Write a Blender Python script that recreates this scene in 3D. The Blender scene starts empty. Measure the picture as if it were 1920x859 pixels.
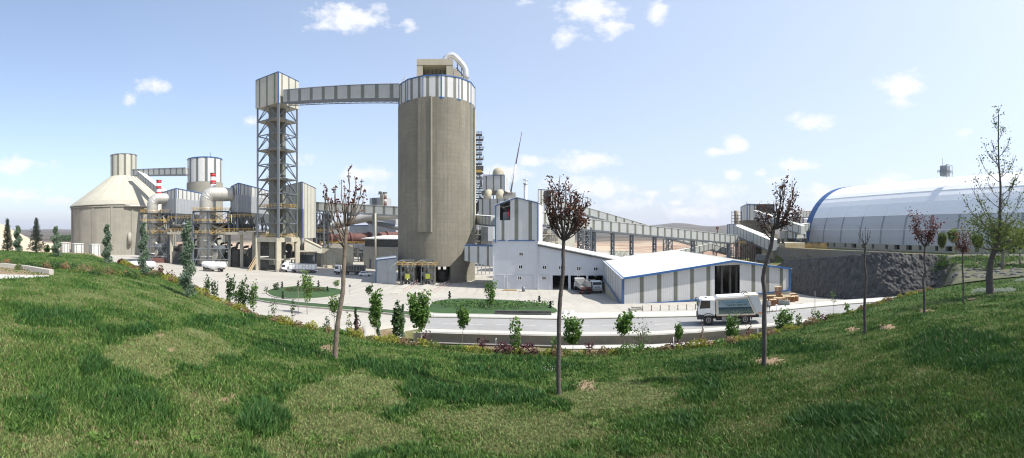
import bpy, math, random
import numpy as np
from mathutils import Vector, noise as mnoise
random.seed(7); RNG = np.random.default_rng(11)
S = bpy.context.scene
COL = S.collection
PI = math.pi
F = 800.0; CAMZ = 11.0; HOR = 432.0

EXPO = 0.76; SUN_S = 4.5; SKY_S = 0.15; CLD = (.68, .69, .71); VEIL = (.385, .415, .51); HAZE = 0.00007; NBLADES = 1100000
# ------------------------------------------------------------------ survey helpers
def azp(px): return (px - 960.0) / F
def XY(px, d):
    a = azp(px); return (d * math.sin(a), d * math.cos(a))
def Zp(py, d): return CAMZ + d * (HOR - py) / F
def P(px, py, d):
    x, y = XY(px, d); return Vector((x, y, Zp(py, d)))
def sst(a, b, x):
    t = np.clip((np.asarray(x, float) - a) / (b - a), 0, 1); return t * t * (3 - 2 * t)

_epx = [-500, 0, 160, 250, 330, 400, 470, 550, 640, 740, 860, 1000, 1150, 1280, 1400, 1500, 1600, 1700, 1750, 1850, 1920, 2300]
_ed = [60, 45, 42, 33, 27, 23, 20, 18, 16, 15, 15, 15, 15, 15.5, 17, 20, 24, 29, 32, 38, 42, 46]
_epy = [470, 469, 477, 503, 531, 562, 592, 613, 628, 645, 661, 669, 667, 657, 640, 616, 587, 556, 542, 527, 520, 515]
_ez = [CAMZ + d * (HOR - y) / F for d, y in zip(_ed, _epy)]
_eaz = [azp(p) for p in _epx]
def edge_r(a): return np.interp(a, _eaz, _ed)
def edge_z(a): return np.interp(a, _eaz, _ez)
def dwall(a): return np.interp(a, [azp(p) for p in (600, 800, 860, 1055, 1223, 1318, 1420, 1500, 1668, 1760)], [46.6, 45.7, 45.2, 44.2, 44.6, 45.8, 47.8, 50.4, 57.5, 62])
def dfar(a): return np.interp(a, [azp(p) for p in (600, 815, 860, 1055, 1307, 1448, 1587, 1668, 1760)], [54.6, 53.5, 53.3, 52.2, 54, 57.3, 62.9, 65.7, 69])
_rpx = [azp(p) for p in (1380, 1430, 1481, 1540, 1596, 1650, 1740, 1800)]
def _soft(a, ys): return sum(np.interp(np.asarray(a) + o, _rpx, ys) for o in (-.06, -.04, -.02, 0, .02, .04, .06)) / 7
def rock_base(a): return _soft(a, [150, 122, 102, 87, 77, 72.6, 73.4, 76])
def rock_crest(a): return _soft(a, [156, 128, 108, 93, 83, 78.6, 80, 83])
def rock_top(a):
    return np.interp(a, _rpx, [-3.4, -1.0, 3.5, 5.0, 6.1, 6.8, 6.4, 6.2])

def wall_r(a): return np.interp(a, [azp(p) for p in (1452, 1480, 1520, 1600, 1690)], [175.5, 168.5, 160.5, 144.5, 128.5])
def H(a, r):
    """terrain height over azimuth a and radius r (numpy)"""
    a = np.asarray(a, float); r = np.asarray(r, float)
    e = edge_r(a); ze = edge_z(a)
    flat = -3.5 * sst(57, 100, r)
    flat = flat - 6.5 * sst(330, 900, r)
    # bench and ditch beside the road
    w = dwall(a)
    band = sst(azp(640), azp(700), a) * (1 - sst(azp(1640), azp(1700), a))
    flat = np.where(r < w - 1.4, flat - .62 * band, flat)
    flat = np.where((r > w - 1.5) & (r < w + .25), flat - 2.1 * band, flat)
    s = np.interp(a, [-1.3, -.98, -.86, -.7], [.05, .05, .2, .42])
    hill = ze - (r - e) * s
    base = np.maximum(hill, flat)
    # plateau behind the quarried face
    rb, rc, zt = rock_base(a), rock_crest(a), rock_top(a)
    up = (r - rb) / (rc - rb)
    plat = np.where(r < rc, flat + (zt - flat) * np.clip(up, 0, 1), zt + (np.where(r < wall_r(a), np.interp(a, [azp(1560), azp(1700)], [-1.5, 2.9]), np.minimum(zt + 4, 2.9)) - zt) * sst(0, 22, r - rc))
    pm = sst(azp(1385), azp(1470), a)
    out = 1 - sst(420, 700, r)
    rk = base + (plat - base) * pm * np.where(r > rb, 1, 0) * out
    # far right bank
    bank = np.interp(r, [0, 36, 50, 66, 85, 100, 142, 400, 700], [9.4, 6.6, 5.75, 5.2, 5.9, 5.0, 2.9, 2.9, -8])
    ebank = np.where(r < e + 6, ze + (5.75 - ze) * sst(0, 1, (r - e) / 14), bank)
    t = sst(.98, 1.05, a)
    z = rk * (1 - t) + ebank * t
    z = np.where(r <= e, 9.4 + (ze - 9.4) * r / e, z)
    # far hills
    hh = 42 * sst(2200, 5200, r) * (1.1 + .3 * np.sin(a * 9 + 1.3) + .2 * np.sin(a * 23 + r / 900.) + .12 * np.sin(a * 47 + 2))
    hr = sst(.05, .32, a)
    hh = hh * (.75 + 1.6 * hr)
    z = z + hh
    z = z + 9 * sst(420, 1200, r) * np.sin(a * 15 + r / 260.) * .35
    return z
def Hxy(x, y):
    return float(H(math.atan2(x, y), math.hypot(x, y)))
def G(px, py, dmin=2.0, dmax=600.0):
    """ground point seen at this place of the survey photograph"""
    a = azp(px)
    r = np.geomspace(dmin, dmax, 3000)
    z = H(np.full_like(r, a), r); ray = CAMZ + r * (HOR - py) / F
    k = np.nonzero(ray <= z)[0]
    rr = float(r[k[0]]) if len(k) else dmax
    return Vector((rr * math.sin(a), rr * math.cos(a), float(H(a, rr))))
def flatG(px, py, z=-3.5):
    d = (CAMZ - z) * F / (py - HOR); x, y = XY(px, d); return Vector((x, y, z))
def dist(v): return math.hypot(v[0], v[1])

# ------------------------------------------------------------------ scene objects
WL = {}
def tag(o, label=None, cat=None, group=None, kind=None):
    if label: o['label'] = label
    if cat: o['category'] = cat
    if group: o['group'] = group
    if kind: o['kind'] = kind
    return o
def thing(name, label, cat, loc=(0, 0, 0), rotz=0, group=None):
    o = bpy.data.objects.new(name, None); COL.objects.link(o)
    o.empty_display_size = .5
    o.location = loc; o.rotation_euler = (0, 0, rotz)
    WL[o.name] = Vector(loc)
    return tag(o, label, cat, group)
def copy_tree(o, parent=None):
    c = o.copy(); COL.objects.link(c)
    if parent: c.parent = parent
    for ch in list(o.children): copy_tree(ch, c)
    return c

SPLIT = set('leg column pier flange collar tyre_ring hopper vessel deck railing inner_column plinth duct vent_panel motor process_vessel translucent_rib machinery lower_wall upper_wall pillar bracket red_stripe side_guard drum_block recess ring_beam mast end_wall lower_shell lettering_plate'.split())
class MB:
    def __init__(s): s.v = []; s.f = []; s.m = []; s.uv = []; s.sm = []; s.g = []; s.cur = None; s.gn = 0
    def add(s, vs, fs, mi=0, uvs=None, sm=False):
        b = len(s.v); s.v += [tuple(v) for v in vs]; s.gn += 1; s.g += [s.gn if s.cur is None else s.cur] * len(fs)
        for k, f in enumerate(fs):
            s.f.append(tuple(b + i for i in f)); s.m.append(mi); s.sm.append(sm)
            s.uv.append(uvs[k] if uvs else None)
        return s
    def quad(s, a, b, c, d, mi=0): return s.add([a, b, c, d], [(0, 1, 2, 3)], mi)
    def poly(s, pts, mi=0): return s.add(pts, [tuple(range(len(pts)))], mi)
    def hexa(s, p, mi=0):
        return s.add(p, [(3, 2, 1, 0), (4, 5, 6, 7), (0, 1, 5, 4), (1, 2, 6, 5), (2, 3, 7, 6), (3, 0, 4, 7)], mi)
    def box(s, c, sz, rz=0, mi=0, rx=0, ry=0):
        from mathutils import Euler
        M = Euler((rx, ry, rz)).to_matrix(); x, y, z = sz[0] / 2, sz[1] / 2, sz[2] / 2
        c = Vector(c)
        p = [c + M @ Vector(q) for q in ((-x, -y, -z), (x, -y, -z), (x, y, -z), (-x, y, -z), (-x, -y, z), (x, -y, z), (x, y, z), (-x, y, z))]
        return s.hexa(p, mi)
    def beam(s, a, b, w, h=None, mi=0, up=(0, 0, 1)):
        a = Vector(a); b = Vector(b); h = h or w
        d = (b - a)
        if d.length < 1e-6: return s
        d.normalize(); u = Vector(up)
        if abs(d.dot(u)) > .98: u = Vector((1, 0, 0)) if abs(d.x) < .9 else Vector((0, 1, 0))
        r = d.cross(u).normalized() * (w / 2); q = r.cross(d).normalized() * (h / 2)
        return s.hexa([a - r - q, a + r - q, b + r - q, b - r - q, a - r + q, a + r + q, b + r + q, b - r + q], mi)
    def tube(s, pts, r, n=8, mi=0, caps=True, sm=True):
        pts = [Vector(p) for p in pts]; k = len(pts)
        rs = r if isinstance(r, (list, tuple)) else [r] * k
        b = len(s.v); ref = None; Ls = 0
        rings = []
        for i, p in enumerate(pts):
            d = (pts[min(i + 1, k - 1)] - pts[max(i - 1, 0)])
            d = d.normalized() if d.length > 1e-9 else Vector((0, 0, 1))
            if ref is None: ref = d.orthogonal().normalized()
            else:
                ref = ref - d * ref.dot(d)
                ref = ref.normalized() if ref.length > 1e-6 else d.orthogonal().normalized()
            e = d.cross(ref)
            rings.append([p + (ref * math.cos(2 * PI * j / n) + e * math.sin(2 * PI * j / n)) * rs[i] for j in range(n)])
        vs = [v for rg in rings for v in rg]
        fs = []; uvs = []
        L = [0]
        for i in range(1, k): L.append(L[-1] + (pts[i] - pts[i - 1]).length)
        for i in range(k - 1):
            for j in range(n):
                j2 = (j + 1) % n
                fs.append((i * n + j, i * n + j2, (i + 1) * n + j2, (i + 1) * n + j))
                R = rs[0] * 2 * PI
                uvs.append([(j / n * R, L[i]), ((j + 1) / n * R, L[i]), ((j + 1) / n * R, L[i + 1]), (j / n * R, L[i + 1])])
        s.add(vs, fs, mi, uvs, sm)
        if caps:
            b2 = len(s.v) - len(vs)
            s.g += [s.g[-1]] * 2
            s.f.append(tuple(b2 + j for j in range(n))[::-1]); s.m.append(mi); s.uv.append(None); s.sm.append(False)
            s.f.append(tuple(b2 + (k - 1) * n + j for j in range(n))); s.m.append(mi); s.uv.append(None); s.sm.append(False)
        return s
    def lathe(s, c, prof, n=48, mi=0, a0=0, a1=2 * PI, sm=True, stripe=None, smi=1, th0=0):
        """prof: list of (r, z); angle 0 faces the viewer's side of the circle"""
        cx, cy = c; L = math.hypot(cx, cy) or 1; dx, dy = cx / L, cy / L; rx, ry = dy, -dx
        full = abs(a1 - a0 - 2 * PI) < 1e-6
        cnt = n if full else n + 1
        vs = []
        for (r, z) in prof:
            for j in range(cnt):
                t = a0 + (a1 - a0) * j / n + th0
                vs.append((cx - dx * math.cos(t) * r + rx * math.sin(t) * r, cy - dy * math.cos(t) * r + ry * math.sin(t) * r, z))
        R0 = max(p[0] for p in prof); LL = 0; s.gn += 1; s.g += [s.gn if s.cur is None else s.cur] * (n * (len(prof) - 1))
        for i in range(len(prof) - 1):
            seg = math.hypot(prof[i + 1][0] - prof[i][0], prof[i + 1][1] - prof[i][1])
            for j in range(n):
                j2 = (j + 1) % cnt
                u0 = (a0 + (a1 - a0) * j / n) * R0; u1 = (a0 + (a1 - a0) * (j + 1) / n) * R0
                f = (i * cnt + j, i * cnt + j2, (i + 1) * cnt + j2, (i + 1) * cnt + j)
                m = mi if not stripe or j % stripe else smi
                s.f.append(tuple(len(s.v) + q for q in f)); s.m.append(m); s.sm.append(sm)
                s.uv.append([(u0, LL), (u1, LL), (u1, LL + seg), (u0, LL + seg)])
            LL += seg
        s.v += vs
        return s
    def build(s, name, mats, parent=None, local=False):
        if not isinstance(mats, (list, tuple)): mats = [mats]
        gs = sorted(set(s.g))
        if parent is not None and name in SPLIT and 1 < len(gs) <= 60:
            for q in gs:
                k = MB(); mp = {}
                for f, m, u, sm, g in zip(s.f, s.m, s.uv, s.sm, s.g):
                    if g != q: continue
                    for i in f:
                        if i not in mp: mp[i] = len(k.v); k.v.append(s.v[i])
                    k.f.append(tuple(mp[i] for i in f)); k.m.append(m); k.uv.append(u); k.sm.append(sm)
                o = k.build(name, mats, parent, local)
            return o
        V = np.array(s.v, dtype=np.float64).reshape(-1, 3)
        if parent is not None:
            o0 = np.array(WL[parent.name]) if not local else np.zeros(3)
            loc = (0, 0, 0)
        else:
            o0 = np.array([(V[:, 0].min() + V[:, 0].max()) / 2, (V[:, 1].min() + V[:, 1].max()) / 2, V[:, 2].min()])
            loc = tuple(o0)
        me = bpy.data.meshes.new(name)
        me.from_pydata((V - o0).tolist(), [], s.f)
        for m in mats: me.materials.append(m)
        me.polygons.foreach_set('material_index', s.m)
        me.polygons.foreach_set('use_smooth', s.sm)
        uvl = me.uv_layers.new(name='UVMap'); uv = uvl.data
        i = 0
        for k, f in enumerate(s.f):
            u = s.uv[k]
            if u is None:
                a, b, c = V[f[0]], V[f[1]], V[f[2]]
                nn = np.cross(b - a, c - b); ln = np.linalg.norm(nn); nn = nn / ln if ln > 1e-12 else np.array([0, 0, 1.])
                if abs(nn[2]) < .75:
                    t = np.array([-nn[1], nn[0]]); t = t / (np.linalg.norm(t) + 1e-9)
                    for q in f:
                        uv[i].uv = (V[q][0] * t[0] + V[q][1] * t[1], V[q][2]); i += 1
                else:
                    for q in f: uv[i].uv = (V[q][0], V[q][1]); i += 1
            else:
                for q in u: uv[i].uv = q; i += 1
        me.update()
        o = bpy.data.objects.new(name, me); COL.objects.link(o)
        o.location = loc
        if parent is not None:
            o.parent = parent; WL[o.name] = WL[parent.name] if not local else Vector((0, 0, 0))
        else: WL[o.name] = Vector(loc)
        return o

def np_mesh(name, V, Fq, mats, attr=None, smooth=False, parent=None, uv=None):
    """fast quads/tris mesh; Fq (n,k)"""
    me = bpy.data.meshes.new(name); n, k = Fq.shape
    me.vertices.add(len(V)); me.vertices.foreach_set('co', V.astype(np.float32).ravel())
    me.loops.add(n * k); me.loops.foreach_set('vertex_index', Fq.astype(np.int32).ravel())
    me.polygons.add(n); me.polygons.foreach_set('loop_start', np.arange(0, n * k, k, dtype=np.int32))
    try: me.polygons.foreach_set('loop_total', np.full(n, k, dtype=np.int32))
    except Exception: pass
    me.polygons.foreach_set('use_smooth', np.full(n, smooth))
    for m in (mats if isinstance(mats, (list, tuple)) else [mats]): me.materials.append(m)
    if attr is not None:
        ca = me.color_attributes.new(name='Col', type='FLOAT_COLOR', domain='POINT')
        c4 = np.ones((len(V), 4), np.float32); c4[:, :3] = attr; ca.data.foreach_set('color', c4.ravel())
    me.update(calc_edges=True); me.validate()
    o = bpy.data.objects.new(name, me); COL.objects.link(o)
    if parent is not None: o.parent = parent
    return o

# ------------------------------------------------------------------ materials
def newmat(name):
    m = bpy.data.materials.new(name); m.use_nodes = True
    nt = m.node_tree; b = nt.nodes['Principled BSDF']
    return m, nt, b
def N(nt, t, **kw):
    n = nt.nodes.new(t)
    for k, v in kw.items():
        if k in n.inputs: n.inputs[k].default_value = v
        else: setattr(n, k, v)
    return n
def math_(nt, op, a, b=None, c=None, clamp=False):
    n = nt.nodes.new('ShaderNodeMath'); n.operation = op; n.use_clamp = clamp
    for i, q in enumerate((a, b, c)):
        if q is None: continue
        if isinstance(q, (int, float)): n.inputs[i].default_value = q
        else: nt.links.new(q, n.inputs[i])
    return n.outputs[0]
def mixc(nt, fac, a, b, typ='MIX'):
    n = nt.nodes.new('ShaderNodeMix'); n.data_type = 'RGBA'; n.blend_type = typ
    for sock, q in ((n.inputs[0], fac), (n.inputs[6], a), (n.inputs[7], b)):
        if isinstance(q, (int, float)): sock.default_value = q
        elif isinstance(q, tuple): sock.default_value = (*q, 1) if len(q) == 3 else q
        else: nt.links.new(q, sock)
    return n.outputs[2]
def noise_(nt, vec, scale, detail=4, rough=.6, out='Fac'):
    n = nt.nodes.new('ShaderNodeTexNoise'); n.inputs['Scale'].default_value = scale
    n.inputs['Detail'].default_value = detail; n.inputs['Roughness'].default_value = rough
    if vec is not None: nt.links.new(vec, n.inputs['Vector'])
    return n.outputs[out]
def ramp_(nt, fac, p0, p1):
    n = nt.nodes.new('ShaderNodeMapRange'); n.inputs[1].default_value = p0; n.inputs[2].default_value = p1
    nt.links.new(fac, n.inputs[0]); return n.outputs[0]
def scalev(nt, vec, s):
    n = nt.nodes.new('ShaderNodeVectorMath'); n.operation = 'MULTIPLY'; n.inputs[1].default_value = s
    nt.links.new(vec, n.inputs[0]); return n.outputs[0]
def surf(name, col, rough=.6, metal=0., var=.12, scale=.6, col2=None, streak=0., dirt=(.16, .14, .11), fine=.05,
         rib=0., ribp=.25, board=0., boardz=1.2, boardx=2.4, bump=0., bscale=20, spec=.5):
    m, nt, b = newmat(name)
    geo = nt.nodes.new('ShaderNodeNewGeometry'); pos = geo.outputs['Position']
    uvn = nt.nodes.new('ShaderNodeUVMap').outputs[0]
    lo = tuple(c * (1 - var) for c in col); hi = col2 or tuple(min(1, c * (1 + var)) for c in col)
    c = mixc(nt, ramp_(nt, noise_(nt, pos, scale, 5), .3, .7), lo, hi)
    if fine:
        f = ramp_(nt, noise_(nt, pos, scale * 14, 3), .25, .75)
        c = mixc(nt, math_(nt, 'MULTIPLY', f, fine * 2), c, tuple(q * .55 for q in col))
    if streak:
        st = ramp_(nt, noise_(nt, scalev(nt, pos, (1.1, 1.1, .06)), 1.4, 4, .7), .5, .78)
        c = mixc(nt, math_(nt, 'MULTIPLY', st, streak), c, dirt)
    h = None
    if rib or board:
        sep = nt.nodes.new('ShaderNodeSeparateXYZ'); nt.links.new(uvn, sep.inputs[0])
    if rib:
        w = math_(nt, 'SINE', math_(nt, 'MULTIPLY', sep.outputs[0], 2 * PI / ribp))
        w = math_(nt, 'MULTIPLY_ADD', w, .5, .5)
        w = math_(nt, 'POWER', w, 3.)
        c = mixc(nt, math_(nt, 'MULTIPLY', w, rib), c, tuple(q * .5 for q in col))
        h = w
    if board:
        fx = math_(nt, 'FRACT', math_(nt, 'DIVIDE', sep.outputs[0], boardx))
        fz = math_(nt, 'FRACT', math_(nt, 'DIVIDE', sep.outputs[1], boardz))
        g = math_(nt, 'MAXIMUM', math_(nt, 'LESS_THAN', fx, .025), math_(nt, 'LESS_THAN', fz, .045))
        c = mixc(nt, math_(nt, 'MULTIPLY', g, board), c, tuple(q * .45 for q in col))
        cell = nt.nodes.new('ShaderNodeTexWhiteNoise'); cell.noise_dimensions = '2D'
        cv = nt.nodes.new('ShaderNodeCombineXYZ')
        nt.links.new(math_(nt, 'FLOOR', math_(nt, 'DIVIDE', sep.outputs[0], boardx)), cv.inputs[0])
        nt.links.new(math_(nt, 'FLOOR', math_(nt, 'DIVIDE', sep.outputs[1], boardz)), cv.inputs[1])
        nt.links.new(cv.outputs[0], cell.inputs['Vector'])
        c = mixc(nt, math_(nt, 'MULTIPLY', cell.outputs['Value'], board * .45), c, tuple(q * .6 for q in col))
    nt.links.new(c, b.inputs['Base Color'])
    b.inputs['Roughness'].default_value = rough; b.inputs['Metallic'].default_value = metal
    b.inputs['Specular IOR Level'].default_value = spec
    if bump or rib:
        bn = nt.nodes.new('ShaderNodeBump'); bn.inputs['Strength'].default_value = bump or .25
        bn.inputs['Distance'].default_value = .05
        if h is None: h = noise_(nt, pos, bscale, 4)
        nt.links.new(h, bn.inputs['Height']); nt.links.new(bn.outputs[0], b.inputs['Normal'])
    return m
M = {}
M['clad'] = surf('white_cladding', (.53, .535, .53), .5, var=.05, streak=.28, rib=.22, ribp=.33, dirt=(.35, .33, .28))
M['clad_dusty'] = surf('dusty_cladding', (.44, .435, .375), .6, var=.08, streak=.5, rib=.2, ribp=.33, dirt=(.34, .32, .24))
M['galclad'] = surf('gallery_cladding', (.42, .435, .42), .55, var=.07, streak=.4, rib=.2, ribp=.33, dirt=(.3, .29, .25))
M['strip'] = surf('translucent_strip', (.165, .172, .14), .45, var=.14, streak=.3, rib=.2, ribp=.33, board=.35, boardz=2.2, boardx=50)
M['greyclad'] = surf('grey_cladding', (.33, .35, .37), .5, var=.08, streak=.35, rib=.2, ribp=.33)
M['blue'] = surf('blue_trim', (.025, .10, .27), .45, var=.08)
M['roofwhite'] = surf('white_roof_sheet', (.62, .62, .58), .5, var=.05, streak=.1, rib=.25, ribp=1.0, dirt=(.4, .38, .32))
M['silo'] = surf('silo_concrete', (.215, .20, .158), .9, var=.2, scale=.12, streak=1.0, board=.5, boardz=1.2, boardx=3, dirt=(.13, .115, .085), fine=.22, bump=.3)
M['silolight'] = surf('pale_concrete', (.38, .35, .27), .9, var=.1, scale=.3, streak=.4, fine=.1, bump=.2)
M['domewall'] = surf('old_concrete', (.285, .275, .23), .9, var=.14, scale=.15, streak=.5, board=.22, boardz=1.5, boardx=6, fine=.12, bump=.2)
M['domeroof'] = surf('dusty_dome_roof', (.40, .39, .325), .85, var=.08, scale=.12, streak=.35, board=.2, boardz=100, boardx=9, dirt=(.36, .33, .25))
M['conc'] = surf('frame_concrete', (.42, .39, .31), .9, var=.12, scale=.5, streak=.4, fine=.1)
M['white'] = surf('white_render', (.53, .55, .58), .85, var=.05, scale=.25, streak=.14, dirt=(.42, .40, .36), fine=.04, bump=.15)
M['whitepaint'] = surf('white_paint', (.78, .78, .78), .35, var=.04, streak=.06)
M['steel'] = surf('galvanised_steel', (.16, .18, .20), .5, .35, var=.12, streak=.2)
M['steeldk'] = surf('dark_steel', (.10, .11, .12), .6, .2, var=.2)
M['duct'] = surf('dusty_duct', (.42, .41, .375), .5, .25, var=.1, streak=.3)
M['alu'] = surf('aluminium_jacket', (.72, .72, .72), .32, .55, var=.06, board=.3, boardz=1.1, boardx=60)
M['yellow'] = surf('yellow_rail', (.48, .30, .06), .6, var=.2)
M['yellowsign'] = surf('yellow_green_sign', (.28, .32, .04), .5, var=.05)
M['redp'] = surf('red_paint', (.55, .03, .03), .5, var=.1)
M['rust'] = surf('rusty_kiln_shell', (.115, .05, .042), .8, var=.3, scale=.5, streak=.3)
M['dark'] = surf('painted_interior_shade', (.03, .028, .026), .9, var=.3)  # near-black colour stands in for shade inside bays, recesses and gaps
M['machine'] = surf('grime_and_inner_shade', (.085, .085, .08), .8, var=.5, scale=.9, fine=.3)  # grime on machines; also painted shade on the silo's inner wall
M['pave'] = surf('yard_paving', (.37, .352, .31), .9, var=.09, scale=.09, board=.06, boardz=5, boardx=5, fine=.08, bump=.1)
def wear(m, s1, k):
    nt = m.node_tree; b = nt.nodes['Principled BSDF']; src = b.inputs['Base Color'].links[0].from_socket; geo = nt.nodes.new('ShaderNodeNewGeometry')
    w = nt.nodes.new('ShaderNodeTexWave'); w.inputs['Scale'].default_value = s1; w.inputs['Distortion'].default_value = 9; w.inputs['Detail'].default_value = 3; w.inputs['Detail Scale'].default_value = .25
    nt.links.new(geo.outputs['Position'], w.inputs['Vector'])
    t = math_(nt, 'MULTIPLY', math_(nt, 'POWER', w.outputs['Fac'], 6.), ramp_(nt, noise_(nt, geo.outputs['Position'], .035, 4), .4, .6), clamp=True)
    o = ramp_(nt, noise_(nt, geo.outputs['Position'], .16, 6, .7), .56, .68)
    c = mixc(nt, math_(nt, 'MULTIPLY', t, k), src, (.20, .19, .17)); c = mixc(nt, math_(nt, 'MULTIPLY', o, k * .8), c, (.24, .22, .19)); nt.links.new(c, b.inputs['Base Color'])
wear(M['pave'], .12, .42)
M['pavelight'] = surf('light_pavement', (.46, .45, .41), .9, var=.06, scale=.5, board=.3, boardz=2, boardx=2, fine=.06)
M['asphalt'] = surf('pale_asphalt', (.27, .268, .262), .9, var=.12, scale=.12, fine=.14, bump=.15, streak=.3, dirt=(.17, .165, .155))
M['line'] = surf('road_paint', (.52, .52, .50), .7, var=.25, scale=2)
M['kerb'] = surf('kerb_concrete', (.40, .385, .34), .9, var=.12, scale=1.2, streak=.25, board=.3, boardz=50, boardx=1)
M['rockwall'] = surf('wall_concrete_grey', (.20, .19, .17), .9, var=.14, scale=.15, streak=.5, board=.3, boardz=1.4, boardx=5, fine=.15)
M['glass'] = surf('dark_glass', (.02, .025, .03), .08, var=.1, fine=0, spec=.9)
M['tyre'] = surf('tyre_rubber', (.025, .025, .025), .85, var=.2)
M['rim'] = surf('wheel_rim', (.25, .25, .26), .45, .5, var=.1)
M['chassis'] = surf('truck_chassis', (.035, .035, .038), .7, var=.3)
M['tipper'] = surf('tipper_grey', (.40, .40, .38), .6, .1, var=.2, streak=.4)
M['tipin'] = surf('tipper_inside', (.22, .20, .18), .8, var=.3, fine=.2)
M['wood'] = surf('pallet_wood', (.30, .15, .07), .8, var=.35, scale=3, board=.4, boardz=.2, boardx=.9)
M['woodlt'] = surf('plank_wood', (.45, .34, .20), .8, var=.2, scale=3)
M['lamp'] = surf('lamp_glass', (.7, .7, .65), .15, var=.05)
M['orange'] = surf('orange_lamp', (.7, .2, .02), .3, var=.05)
M['navy'] = surf('dark_trousers', (.03, .035, .05), .9, var=.1)
M['shirt'] = surf('pale_shirt', (.45, .44, .40), .9, var=.1)
M['skin'] = surf('skin', (.42, .24, .16), .6, var=.05)
M['hair'] = surf('dark_hair', (.02, .015, .012), .7, var=.1)
M['signblue'] = surf('sign_sky_blue', (.22, .30, .35), .4, var=.25, scale=1.2)
M['signwhite'] = surf('sign_pale', (.50, .56, .60), .4, var=.08)
M['bark'] = surf('bark_grey_brown', (.19, .15, .115), .9, var=.35, scale=5, fine=.3, bump=.6, bscale=40)
M['barkdk'] = surf('bark_dark', (.115, .095, .085), .9, var=.35, scale=5, fine=.3, bump=.6, bscale=40)
M['stake'] = surf('thin_stem', (.22, .19, .15), .9, var=.2)
M['brownroof'] = surf('tan_roof', (.42, .38, .30), .8, var=.1, streak=.3, rib=.2, ribp=.8)
M['greywall'] = surf('grey_house_wall', (.34, .32, .27), .9, var=.08, streak=.4, fine=.1)
M['boulder'] = surf('boulder_stone', (.10, .098, .09), .9, var=.4, scale=1.5, fine=.2, bump=.4)
M['mulch'] = surf('dry_mulch', (.25, .18, .11), .95, var=.3, scale=4, fine=.3, bump=.6, bscale=30)

def leafmat(name, c1, c2, scale=1.5, trans=.35, rough=.55):
    m, nt, b = newmat(name)
    geo = nt.nodes.new('ShaderNodeNewGeometry')
    n1 = noise_(nt, geo.outputs['Position'], scale, 3)
    rnd = geo.outputs['Random Per Island']
    f = math_(nt, 'ADD', math_(nt, 'MULTIPLY', rnd, .55), math_(nt, 'MULTIPLY', ramp_(nt, n1, .3, .7), .45))
    c = mixc(nt, f, c1, c2)
    nt.links.new(c, b.inputs['Base Color']); b.inputs['Roughness'].default_value = rough
    b.inputs['Specular IOR Level'].default_value = .3
    tr = nt.nodes.new('ShaderNodeBsdfTranslucent'); nt.links.new(c, tr.inputs['Color'])
    mx = nt.nodes.new('ShaderNodeMixShader'); mx.inputs[0].default_value = trans
    nt.links.new(b.outputs[0], mx.inputs[1]); nt.links.new(tr.outputs[0], mx.inputs[2])
    nt.links.new(mx.outputs[0], nt.nodes['Material Output'].inputs['Surface'])
    return m
M['lf_green'] = leafmat('leaf_fresh_green', (.05, .12, .022), (.15, .26, .05))
M['lf_dark'] = leafmat('leaf_dark_green', (.022, .06, .018), (.07, .13, .035))
M['lf_red'] = leafmat('leaf_dark_red', (.06, .014, .016), (.20, .06, .04))
M['lf_brown'] = leafmat('leaf_bronze', (.05, .02, .018), (.17, .07, .042))
M['lf_yel'] = leafmat('leaf_yellow_green', (.15, .18, .03), (.36, .34, .06))
M['lf_dry'] = leafmat('leaf_dry_tan', (.16, .11, .06), (.32, .24, .13))
M['lf_blue'] = leafmat('leaf_blue_grey', (.085, .13, .09), (.22, .30, .20))
M['lf_spruce'] = leafmat('leaf_spruce', (.018, .036, .02), (.06, .09, .055))
M['lf_pale'] = leafmat('leaf_silver', (.22, .26, .20), (.42, .46, .38))
M['lf_spring'] = leafmat('leaf_spring', (.06, .10, .022), (.18, .22, .055), trans=.4)
M['lf_purple'] = leafmat('leaf_purple', (.03, .008, .018), (.13, .03, .05))
M['flower'] = surf('white_petal', (.8, .8, .78), .6, var=.05)
M['rose'] = surf('red_petal', (.6, .03, .04), .6, var=.05)

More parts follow.
